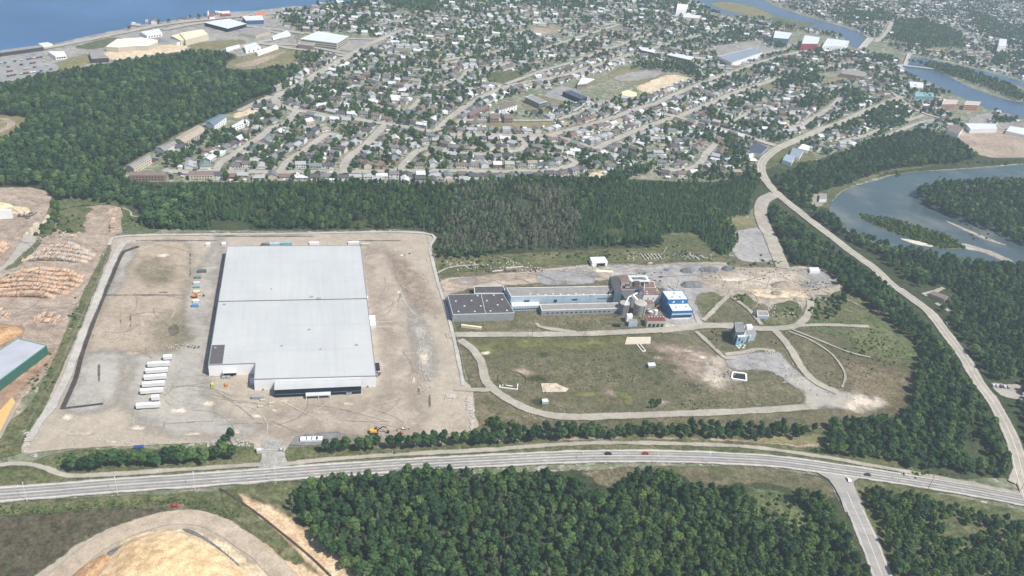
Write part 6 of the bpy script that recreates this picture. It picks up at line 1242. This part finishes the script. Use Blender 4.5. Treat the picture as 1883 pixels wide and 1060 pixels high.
mound('bark_pile', 'orange brown bark heap leaning on the left of the chip pile', [(120, 1075), (150, 1045), (190, 1022), (205, 1030), (190, 1060), (170, 1090), (120, 1110)], 4, .5, HO, 'bark pile', .8, 1)
mound('rock_bank', 'grey rock bank along the left crest of the chip pile', [(196, 1020), (225, 1004), (250, 992), (272, 990), (262, 998), (232, 1012), (205, 1026)], 5, .8, HG, 'rock bank', 1.5, .8)
mound('rubble_bank', 'strip of grey rubble along the right side of the chip pile', [(334, 975), (360, 980), (395, 1003), (440, 1040), (432, 1043), (385, 1008), (350, 988)], 2.2, .6, HG, 'rubble bank', 1.2, .8)
mound('bark_pile', 'orange bark heap above the green-sided mill shed', [(-40, 600), (0, 601), (28, 603), (40, 612), (30, 622), (0, 636), (-40, 650)], 5, .5, HO, 'bark pile', .8)
mound('chip_heap', 'yellow sawdust heap behind the white mill building', [(-30, 373), (0, 372), (18, 376), (22, 381), (0, 383), (-30, 384)], 3, .5, heapmat('sawdust', [(.55, .45, .26), (.66, .56, .36), (.74, .66, .48)]), 'sawdust heap')
mound('boulder_heap', 'pale boulder heap between the mill yard and the thicket', [(46, 432), (52, 420), (70, 411), (76, 418), (68, 432)], 4, .8, HS, 'boulder heap', 3, .7)
mound('boulder_heap', 'small tan heap above the pale boulder heap', [(76, 412), (80, 400), (92, 396), (94, 404), (84, 412)], 3, .8, HS, 'heap', 2, .7)
# logs
LOGM = [plain('log bark cream', (.66, .5, .35), .9, .2, 3), plain('log bark pink', (.56, .34, .22), .9, .2, 3), plain('log bark brown', (.26, .18, .14), .9, .2, 3), plain('log bark grey', (.5, .47, .43), .9, .2, 3)]
def logpile(label, px, rowdir, pitch, hmax, wts, seed, llen=4.6, group=None):
    rg = np.random.default_rng(seed); w = W2(px); O = w.mean(0); d = np.array(G(*rowdir[1])[:2])-np.array(G(*rowdir[0])[:2]); d /= np.hypot(*d); n = np.array([-d[1], d[0]])
    root = empty('log_pile', (*O, 0), 0, label, 'log pile', group); uv = np.c_[(w-O)@d, (w-O)@n]; lo, hi = uv.min(0), uv.max(0); v = lo[1]+pitch*.5
    while v < hi[1]:
        vs, fs, ms = [], [], []; us = np.arange(lo[0], hi[0], .55)
        P = O+us[:, None]*d+(v+2.5*np.sin((us-lo[0])/(hi[0]-lo[0])*3.14))[:, None]*n; ins = inside(P, w); us, P = us[ins], P[ins]
        if len(us) > 6:
            prof = np.clip(np.minimum(us-us[0], us[-1]-us)/7, .15, 1)*hmax*(.8+.3*np.sin(us*.12+v)+.1*rg.normal(size=len(us)))
            for i, (u_, p) in enumerate(zip(us, P)):
                for k in range(3):
                    z = max(.3, prof[i]*(1-k*.27))+rg.uniform(-.25, .25); off = rg.normal()*.35*(1+k*.4); a = rg.normal()*.07; r = rg.uniform(.2, .34); L = llen*rg.uniform(.85, 1.1)/2
                    ax = n*math.cos(a)+d*math.sin(a); c = p-O+n*off; b0, b1 = c-ax*L, c+ax*L; q = len(vs)
                    for e in (b0, b1):
                        vs += [(e[0]+d[0]*r, e[1]+d[1]*r, z), (e[0], e[1], z+r), (e[0]-d[0]*r, e[1]-d[1]*r, z), (e[0], e[1], z-r)]
                    fs += [(q, q+1, q+5, q+4), (q+1, q+2, q+6, q+5), (q+2, q+3, q+7, q+6), (q+3, q, q+4, q+7), (q, q+3, q+2, q+1), (q+4, q+5, q+6, q+7)]; ms += [int(rg.choice(4, p=wts))]*6
            o = mobj('log_row', vs, fs, LOGM, root); o.data.polygons.foreach_set('material_index', ms)
        v += pitch
logpile('large reddish log pile in long curved rows left of the yard', [(-60, 520), (0, 514), (40, 498), (110, 494), (153, 505), (153, 518), (130, 540), (88, 553), (40, 551), (0, 552), (-60, 552)], ((0, 525), (150, 528)), 6.8, 4.2, [.42, .36, .12, .1], 1)
logpile('grey log pile in curved rows above the large reddish one', [(38, 480), (60, 466), (85, 455), (125, 450), (158, 455), (176, 470), (158, 486), (110, 484), (60, 482)], ((40, 470), (170, 474)), 6.2, 3.6, [.3, .1, .15, .45], 2)
logpile('small log pile cut by the left edge above the grassy wedge', [(-40, 450), (0, 444), (14, 450), (17, 457), (8, 466), (-40, 472)], ((-20, 458), (15, 460)), 6, 4, [.45, .35, .1, .1], 3)
logpile('narrow upright row of orange logs by the warehouse fence', [(199, 431), (206, 384), (222, 382), (214, 431)], ((204, 430), (214, 384)), 4.6, 4, [.35, .3, .15, .2], 4, 3.4)
logpile('low grey log stack along the edge of the mill road', [(108, 428), (150, 430), (148, 437), (110, 436)], ((108, 432), (150, 434)), 4, 1.8, [.3, .1, .3, .3], 5, 3.4)
logpile('dark tangled log heap below the large reddish pile', [(60, 588), (72, 578), (100, 578), (116, 590), (98, 599), (70, 598)], ((60, 588), (116, 590)), 3.4, 1.6, [.25, .2, .5, .05], 6, 5)
logpile('short log stack cut by the left edge below the reddish pile', [(-40, 574), (0, 569), (14, 576), (18, 584), (0, 588), (-40, 590)], ((-20, 580), (15, 582)), 5, 3, [.3, .2, .3, .2], 7)
def debris(name, label, lst, mat, seed, cat='debris'):
    rg = np.random.default_rng(seed); m = MB()
    for x, y, w, h, n, s in lst:
        for k in range(n):
            p = G(x+rg.uniform(-w, w), y+rg.uniform(-h, h)); a = rg.uniform(0, 3.1); sx, sy, sz = s*rg.uniform(.3, 1.2), s*rg.uniform(.2, .7), s*rg.uniform(.2, .5)
            m.box(-sx, sx, -sy, sy, -.2, sz+.8, Matrix.Translation((p.x, p.y, 0))@Matrix.Rotation(a, 4, 'Z'))
    return tag(m.build(name, mat), label, cat, kind='stuff')
debris('rubble', 'loose pale rocks and scrap strewn over the yards', [(862, 745, 5, 14, 60, .9), (868, 775, 4, 20, 70, .9), (827, 733, 10, 4, 34, 1.1), (780, 660, 14, 60, 120, .7), (340, 500, 12, 30, 26, .5), (330, 640, 16, 4, 26, .6), (290, 640, 40, 3, 20, .5), (900, 490, 80, 8, 60, .9), (1020, 497, 60, 4, 30, .8), (1230, 472, 80, 6, 90, .8), (1400, 515, 90, 15, 60, .8), (1500, 535, 30, 20, 40, 1), (1440, 575, 30, 12, 34, .8), (1080, 492, 20, 3, 12, 1), (250, 815, 120, 4, 90, .5), (420, 818, 40, 6, 50, .7), (50, 815, 6, 20, 30, .8), (100, 440, 60, 6, 30, .8), (60, 630, 50, 10, 30, .6), (1300, 700, 60, 20, 30, .5), (1395, 650, 30, 3, 24, .8), (1455, 690, 20, 20, 34, .7), (690, 690, 8, 6, 26, .8), (1165, 530, 40, 12, 30, .7), (1000, 765, 60, 8, 10, .4), (260, 500, 80, 40, 60, .35), (700, 560, 60, 90, 60, .35)], plain('pale rock', (.5, .47, .42), .9, .2, 2), 3)
debris('scrap', 'dark scrap and machine parts scattered at the yard edges', [(945, 497, 60, 3, 30, 1), (1190, 510, 30, 8, 26, 1), (1370, 505, 90, 10, 30, .8), (695, 692, 5, 4, 18, .9), (1500, 527, 20, 10, 20, 1), (1160, 580, 30, 8, 24, .8), (60, 395, 20, 4, 6, 1), (45, 398, 12, 5, 16, 1.5), (350, 640, 16, 3, 16, .6), (230, 620, 60, 3, 12, .4), (1340, 690, 10, 6, 16, .6)], plain('dark scrap', (.09, .08, .075), .8, .2, 2), 4)
# pale beams laid out on the grass
for i in range(6):
    x = 1178+i*6.2; a, b_ = G(x, 467.5), G(x+8, 478); o = MB().tube((0, 0, .9), (b_-a)+Vector((0, 0, .9)), .45, .45, 4).build('concrete_beam', plain('white concrete', (.62, .6, .55), .9)); o.location = a; tag(o, f'{nth(i)} from left of six pale beams on the grass behind the yard', 'beam', 'pale beams laid on the grass')
for i, (x, y, x2, y2) in enumerate([(1267, 470, 1277, 473), (1278, 472, 1284, 478), (1286, 470, 1296, 476), (930, 494, 962, 491), (905, 500, 925, 498)]):
    a, b_ = G(x, y), G(x2, y2); o = MB().tube((0, 0, .9), (b_-a)+Vector((0, 0, .9)), .6, .6, 4).build('concrete_beam', MATS['white concrete']); o.location = a; tag(o, ['short pale beam right of the six beams, first one', 'short steep pale beam behind the gravel heaps', 'short pale beam just left of the gravel heaps', 'long pale pole lying behind the long factory hall', 'shorter pale pole lying behind the dark factory annex'][i], 'beam')

# vehicles
def merge(*b):
    m = MB()
    for q in b: m.box(*q)
    return m
RUB = plain('tyre rubber', (.025, .025, .025), .9); CARP = plain('car paint', (.5, .5, .5), .25, .03, objcol=True, spec=.5)
def mesh_of(nm, mb_, mat): me = bpy.data.meshes.new(nm); me.from_pydata(mb_.v, [], mb_.f); me.materials.append(mat); return me
cb = MB(); prof = [(-2.2, .35), (2.2, .35), (2.28, .75), (1.3, .95), (.6, 1.42), (-1.2, 1.45), (-1.9, 1.0), (-2.25, .9)]
cb.add([(x, -.88, z) for x, z in prof]+[(x, .88, z) for x, z in prof], [tuple(range(8)), tuple(range(15, 7, -1))]+[((i+1) % 8, i, i+8, (i+1) % 8+8) for i in range(8)]); CARB = mesh_of('body', cb, CARP)
wb_ = MB(); wb_.add([(1.22, -.8, 1.0), (.62, -.72, 1.4), (.62, .72, 1.4), (1.22, .8, 1.0)], [(0, 3, 2, 1)]); wb_.v = [(x+.03, y, z+.03) for x, y, z in wb_.v]; CARW = mesh_of('windscreen', wb_, GLASS)
sb_ = MB()
for s in (-1, 1): sb_.add([(1.0, s*.9, .98), (.5, s*.9, 1.36), (-1.1, s*.9, 1.38), (-1.6, s*.9, 1.0)], [(0, 1, 2, 3)])
CARS = mesh_of('side_window', sb_, GLASS); rb_ = MB(); rb_.add([(-1.25, -.74, 1.44), (-1.25, .74, 1.44), (-1.87, .8, 1.05), (-1.87, -.8, 1.05)], [(0, 1, 2, 3)]); rb_.v = [(x-.03, y, z+.03) for x, y, z in rb_.v]; CARR = mesh_of('rear_window', rb_, GLASS)
wh_ = MB().tube((0, -.12, 0), (0, .12, 0), .33, .33, 10); WHEEL = mesh_of('wheel', wh_, RUB)
def car(x, y, rz, col, label, group=None, full=True, z=.95, world_=None):
    p = Vector((x, y, 0)) if world_ else G(x, y); o = empty('car', (p.x, p.y, z), rz, label, 'car', group); child('body', CARB, o, color=col)
    if full:
        child('windscreen', CARW, o); child('side_window', CARS, o); child('rear_window', CARR, o)
        for a in (-1.35, 1.35):
            for b_ in (-.82, .82): child('wheel', WHEEL, o, (a, b_, .33))
    return o
def heading(a, b_): d = G(*b_)-G(*a); return math.atan2(d.y, d.x)
car(1118, 838.5, heading((1100, 838), (1140, 838)), (.015, .015, .017), 'black car driving on the highway above the wood, left of the red one', z=.96)
car(1186, 838, heading((1200, 838), (1170, 838)), (.35, .03, .03), 'red car on the highway, right of the black one', z=.96)
car(1594, 877, heading((1610, 879), (1580, 875)), (.05, .05, .06), 'dark car on the highway right of the junction', z=.96)
car(1559, 886, heading((1559, 890), (1552, 878)), (.7, .7, .7), 'white car waiting at the mouth of the side road', z=.96)
car(391, 711, heading((391, 715), (392, 700)), (.55, .65, .05), 'lime yellow car parked below the left wing of the warehouse', z=.7)
car(416, 711, heading((416, 715), (417, 700)), (.7, .3, .03), 'orange car parked below the left wing of the warehouse', z=.7)
car(518, 832, heading((510, 832), (524, 833)), (.42, .43, .44), 'grey pickup-like car at the right gate post of the yard entrance', z=.99)
car(1098, 490, heading((1090, 488), (1100, 492)), (.1, .15, .25), 'dark blue car beside the open white shed', z=.7); car(1263, 468, .3, (.03, .03, .03), 'black car near the gravel heaps', z=.7)
car(322, 934, heading((318, 934), (328, 934)), (.4, .05, .05), 'red car at the top of the haul road', z=.8)
car(1739, 598, heading((1735, 600), (1742, 612)), (.1, .1, .1), 'dark car on the river road beside the wood', z=1.05)
CC = [('white', (.75, .75, .74)), ('silver', (.45, .46, .47)), ('black', (.02, .02, .02)), ('dark grey', (.08, .08, .09)), ('red', (.3, .03, .03)), ('blue', (.04, .08, .22))]
rgc = np.random.default_rng(9)
for r0 in range(5):
    for k in range(14):
        if rgc.uniform() < .45: continue
        t = k/14; x, y = -2+t*84+r0*6, 118+r0*7.5-t*13; cn, cc = CC[int(rgc.integers(6))]
        if y > 150-x*.2: continue
        car(x, y, 1.2+rgc.normal()*.1, cc, f'{cn} car in the seaside car park above the forest', f'{cn} cars in the seaside car park', False, z=.8)
for k in range(26):
    x, y = rgc.uniform(395, 480), 0; y = 44-(x-395)*.14+rgc.uniform(-6, 3); cn, cc = CC[int(rgc.integers(6))]
    car(x, y, rgc.uniform(0, 3), cc, f'{cn} car parked by the coastal stores', f'{cn} cars by the coastal stores', False, z=.8)
for k, (x, y) in enumerate([(312, 318), (314, 321), (315, 325), (316, 329), (331, 320), (333, 323), (335, 326), (285, 292), (290, 288), (296, 285), (283, 297), (288, 295)]):
    cn, cc = CC[k % 6]; car(x, y, .2, cc, f'{cn} car in the apartment lots at the district corner', f'{cn} cars in the apartment lots', z=.95)
for nm, pts in SW.items():
    w = ST[nm][1]; L = length(pts)
    for k in range(int(L/60)):
        s = rgc.uniform(5, L-5); c = cut([Vector(p) for p in pts], s, s+1)
        if len(c) > 1 and math.hypot(*c[0]) < 1300:
            d = (c[1]-c[0]).normalized(); p = c[0]+Vector((-d.y, d.x))*(w/2-1.3)*(1 if k % 2 else -1); cn, cc = CC[int(rgc.integers(6))]
            car(p.x, p.y, math.atan2(d.y, d.x), cc, f'{cn} car parked along the {nm}', f'{cn} cars on the {nm}', False, z=1.1, world_=True)
for k, x in enumerate((1826, 1833, 1840, 1847, 1854)): car(x, 712+k*.8, 1.2, [(.75, .75, .74), (.7, .7, .7), (.1, .1, .12), (.75, .75, .75), (.45, .46, .47)][k], ['white car leftmost in the small lot right of the river road', 'white car second from left in the small river road lot', 'dark car in the middle of the small river road lot', 'white car second from right in the small river road lot', 'silver car rightmost in the small lot by the river road'][k], z=.7)
# white box trailers
ts = [(-1, 'short')]
TR = [((301, 666.5), (316.5, 665.5), 'short white trailer at the top right of the parked rows'), ((272, 680), (312, 677.5), 'topmost long white trailer'), ((268.5, 692), (309, 689), 'second long white trailer from the top'), ((265.5, 704), (306.5, 701), 'third long white trailer from the top'),
      ((262, 717), (303.5, 714), 'fourth long white trailer from the top'), ((259, 729.5), (301, 726.5), 'fifth long white trailer from the top'), ((279, 741.5), (293.5, 740.5), 'short white trailer just above the lowest long one'), ((251, 756.5), (295, 754), 'lowest long white trailer, apart from the others')]
for a, b_, lab in TR:
    A, B = G(*a), G(*b_); L = (B-A).length; o = empty('trailer', (A.x, A.y, .6), math.atan2(B.y-A.y, B.x-A.x), lab, 'trailer', 'white trailers parked in the yard')
    MB().box(0, L, 0, 2.6, 1.1, 4.0).build('box_body', WHITE, o); MB().box(.3, L-.3, .5, 2.1, .8, 1.1).build('chassis', BLACK, o)
    for x in ((1.2, 2.5) if L > 8 else (1.2,)):
        for y in (.15, 2.45): child('wheel', WHEEL, o, (x, y, .5)).scale = (1.5, 1.3, 1.5)
    m = MB(); m.box(L-3, L-2.8, .5, .7, 0, 1).box(L-3, L-2.8, 1.9, 2.1, 0, 1); m.build('landing_leg', DEADWOOD, o)
    MB().box(-.04, 0, .1, 2.5, 1.2, 3.9).build('rear_door', LGREY, o); m = MB(); [m.box(L*t-.3, L*t+.3, 1.1, 1.6, 4, 4.15) for t in (.35, .75)]; m.build('roof_hatch', GREYW, o)
def container(x, y, rz, L, W_, H_, col, label, mat=None, cat='container', z=.6):
    p = G(x, y); o = empty('container', (p.x, p.y, z), rz, label, cat); cm = mat or plain('container '+label[:14], col, .6, .1, 1); MB().box(-L/2, L/2, -W_/2, W_/2, 0, H_).build('body', cm, o)
    m = MB()
    for k in range(int(L/1.2)): m.box(-L/2+.4+k*1.2, -L/2+.5+k*1.2, -W_/2-.06, -W_/2, .2, H_-.2)
    m.build('rib', cm, o); MB().box(L/2, L/2+.06, -W_/2+.1, W_/2-.1, .1, H_-.1).build('door', GREYW, o)
container(256, 828, .28, 6, 2.4, 2.2, (.03, .07, .24), 'blue container at the bottom edge of the yard beside the trees')
container(372, 501, .3, 7, 2.6, 2.6, (.13, .15, .15), 'dark container left of the warehouse near the top'); container(474, 735, .2, 8, 2.4, 2, (.3, .3, .3), 'grey skip in front of the warehouse corner')
container(477, 828+6, .28, 0.1+3, 2.5, 2.5, (.6, .6, .58), 'small pale gatehouse at the left of the yard entrance', cat='gatehouse')
for i, x in enumerate((558.5, 568.5, 578.5, 587)): container(x, 812-i*.3, .15, 4.2, 3.4, 1.6, (.7, .7, .68), f'white wrapped bundle on the dark asphalt, {nth(i)} from left', WWALL, 'bundle')
for i, (x, y) in enumerate([(503, 748), (487, 742), (483, 754), (471, 757)][:3]): container(x-4, y-3, .25, 3.2, 1.6, 1.1, (.6, .58, .5), ['pale pallet box nearest the warehouse steps', 'pale pallet box left of the first', 'lowest pale pallet box in front of the warehouse'][i], BEIGEW, 'pallet box')
for i, (x, y, c_, lab) in enumerate([(364, 512, (.2, .22, .22), 'grey crate in the material row left of the warehouse, topmost'), (362, 523, (.6, .6, .56), 'white crate in the material row left of the warehouse'), (362, 531, (.12, .3, .32), 'teal crate in the material row above the orange machine'), (362, 541, (.7, .62, .4), 'cream crate just above the orange machine'), (361, 558, (.72, .72, .7), 'white crate just below the orange machine'), (359, 566, (.12, .25, .45), 'blue crate at the lower end of the material row')]):
    container(x, y, .28, 5, 2.4, 2, c_, lab)
for i, (x, y, L, m_, lab) in enumerate([(488, 452, 7, HG, 'dark bundle behind the far wall of the warehouse'), (505, 451.5, 8, BLUEW, 'pale blue stack behind the far wall of the warehouse'), (527, 450.5, 10, TURQ, 'turquoise stack behind the far wall of the warehouse'), (578, 450, 9, WHITE, 'white trailer-like box behind the middle of the far wall'), (650, 449, 10, WHITE, 'white long box behind the right end of the far wall'), (672, 452, 8, BEIGEW, 'pinkish stack at the far right corner of the warehouse'), (383, 452, 4, WHITE, 'small white box at the far left corner of the yard'), (412, 451, 4, WHITE, 'second small white box at the far left of the yard')]):
    container(x, y, .28, L, 2.6, 2.4, None, lab, m_)
def excavator(x, y, rz, col, label, s=1.0):
    p = G(x, y); o = empty('excavator', (p.x, p.y, .75), rz, label, 'excavator'); o.scale = (s, s, s); ym = plain('machine paint '+label[:8], col, .5, .1)
    for sy in (-1.2, 1.2): MB().box(-2.1, 2.1, sy-.35, sy+.35, 0, .95).build('track', RUB, o)
    h = MB().box(-2.2, 1.4, -1.3, 1.3, 1.1, 2.2).build('housing', ym, o); MB().box(.2, 1.5, .2, 1.25, 2.2, 3.1).build('cab', GLASS, o); MB().box(-2.3, -1.2, -1.25, 1.25, 1.1, 2.5).build('counterweight', ym, o)
    MB().tube((1.2, -.3, 1.8), (4.4, -.3, 4.6), .35, .3, 4).tube((4.4, -.3, 4.6), (6.6, -.3, 4.0), .3, .25, 4).build('boom', ym if s < 1 else RUB, o); MB().tube((6.6, -.3, 4.2), (7.6, -.3, 1.4), .25, .2, 4).build('arm', ym, o); MB().box(6.9, 8.1, -.9, .3, .2, 1.5).build('bucket', RUB, o)
excavator(688, 799, .25, (.6, .38, .04), 'yellow excavator with raised arm near the roadside trees', 1.25); excavator(358, 549, .5, (.6, .2, .04), 'orange excavator left of the warehouse in the material row', .95)
excavator(738, 800, 2.6, (.5, .12, .08), 'small red machine right of the yellow excavator', .55); excavator(742, 792, .3, (.7, .7, .68), 'small white machine behind the small red one', .5)
# lamp posts and poles
def lamp(x, y, side, label, h=12):
    p = G(x, y); o = empty('street_lamp', (p.x, p.y, 0), heading((x, y), (x+side[0], y+side[1])), label, 'street lamp', 'lamps along the highway')
    MB().tube((0, 0, -.2), (0, 0, h), .16, .09, 6).build('pole', WHITE, o); MB().tube((0, 0, h), (2.6, 0, h+.5), .07, .06, 5).build('arm', WHITE, o); MB().box(2.4, 3.4, -.2, .2, h+.38, h+.58).build('lamp_head', LGREY, o)
for i, (x, y) in enumerate([(50, 924), (217, 913), (359, 903), (507, 893)]): lamp(x, y, (-2, -18), f'tall white lamp on the near side of the highway, {nth(i)} from left')
for i, (x, y) in enumerate([(1070, 852), (1207, 853), (1302, 855), (1652, 890)]): lamp(x, y, (0, -18), f'thin lamp on the near side of the highway, {nth(i)} right of the wood edge', 7)
def pole(x, y, h, label):
    p = G(x, y); o = empty('utility_pole', (p.x, p.y, 0), 0, label, 'utility pole', 'wooden poles'); MB().tube((0, 0, -.2), (0, 0, h), .2, .13, 6).build('post', BARK, o); MB().box(-1.3, 1.3, -.08, .08, h-1, h-.8).build('crossarm', BARK, o)
for x, y, h, lab in [(1705, 903, 13, 'leaning-looking wooden pole on the near side of the highway at the right'), (1872, 910, 11, 'wooden pole at the far right end of the highway'), (1328, 533, 12, 'wooden pole on the sandy ground, westernmost of three'), (1409, 530, 12, 'wooden pole on the sandy ground, middle of three'), (1488, 527, 9, 'wooden pole on the sandy ground, easternmost of three'), (978, 621, 9, 'pole beside the gravel road below the long factory hall'), (1075, 619, 9, 'pole beside the gravel road near the dark oil tank'), (14, 853, 10, 'pale pole at the far left beside the service path'), (560, 120, 14, 'pole at the forest corner by the broad avenue'), (1244, 530, 9, 'pole behind the bright blue building')]: pole(x, y, h, lab)
o = empty('oil_tank', G(1134, 602), 0, 'dark horizontal tank on a cradle beside the gravel road', 'tank'); MB().tube((-3, 0, 1.6), (3, 0, 1.8), 1.3, 1.3, 14).build('tank', BLACK, o); MB().box(-2.5, -2, -1, 1, 0, 1).box(2, 2.5, -1, 1, 0, 1).build('cradle', CONC, o)
# perimeter fences
POST = mesh_of('post', MB().tube((0, 0, -.2), (0, 0, 2.4), .06, .06, 5), DEADWOOD)
def fence(label, px, h=2.2, sp=9):
    pts = [Vector(G(*p)[:2]) for p in px]; O = pts[0]; o = empty('fence', (O.x, O.y, 0), 0, label, 'fence'); L = length(pts); n = min(int(L/sp), 95)
    for k in range(n+1):
        c = cut(pts, min(k*L/n, L-.2), min(k*L/n+.2, L)); 
        if c: child('post', POST, o, (c[0].x-O.x, c[0].y-O.y, .6))
    m = MB()
    for z in (.9, 1.9, 2.9):
        for a, b_ in zip(pts[:-1], pts[1:]): m.tube((a.x-O.x, a.y-O.y, z), (b_.x-O.x, b_.y-O.y, z), .045, .045, 4)
    m.build('wire', DEADWOOD, o)
fence('wire fence on the west bank of the warehouse yard', [(38, 815), (60, 770), (110, 680), (150, 590), (200, 470), (213, 436)]); fence('wire fence between the warehouse yard and the old factory', [(783, 428), (800, 480), (822, 560), (840, 620), (858, 705)])
fence('wire fence along the far side of the warehouse yard', [(215, 431), (400, 428), (600, 426), (780, 425)])
o = empty('gate', G(483, 832), heading((483, 832), (518, 832)), 'low barrier gate across the yard entrance', 'gate'); Lg = (G(518, 832)-G(483, 832)).length
MB().box(0, .5, -.3, .3, 0, 2.6).build('gate_post', WHITE, o); MB().box(Lg-.5, Lg, -.3, .3, 0, 2.6).build('gate_post', WHITE, o); MB().box(.6, Lg-.6, -.06, .06, 1.7, 1.85).build('bar', WHITE, o)

# ------------------------------------------------------------------ haze
hm = bpy.data.materials.new('haze'); hm.use_nodes = True; hn = hm.node_tree; hn.nodes.remove(hn.nodes['Principled BSDF'])
pv = hn.nodes.new('ShaderNodeVolumePrincipled'); pv.inputs['Color'].default_value = (.7, .86, .98, 1); pv.inputs['Density'].default_value = .00015; pv.inputs['Anisotropy'].default_value = 0
hn.links.new(pv.outputs[0], hn.nodes['Material Output'].inputs['Volume'])
tag(MB().box(-13000, 13000, -4000, 17000, -1, 400).build('haze', hm), 'thin pale blue summer haze over the whole town', 'haze', kind='stuff')
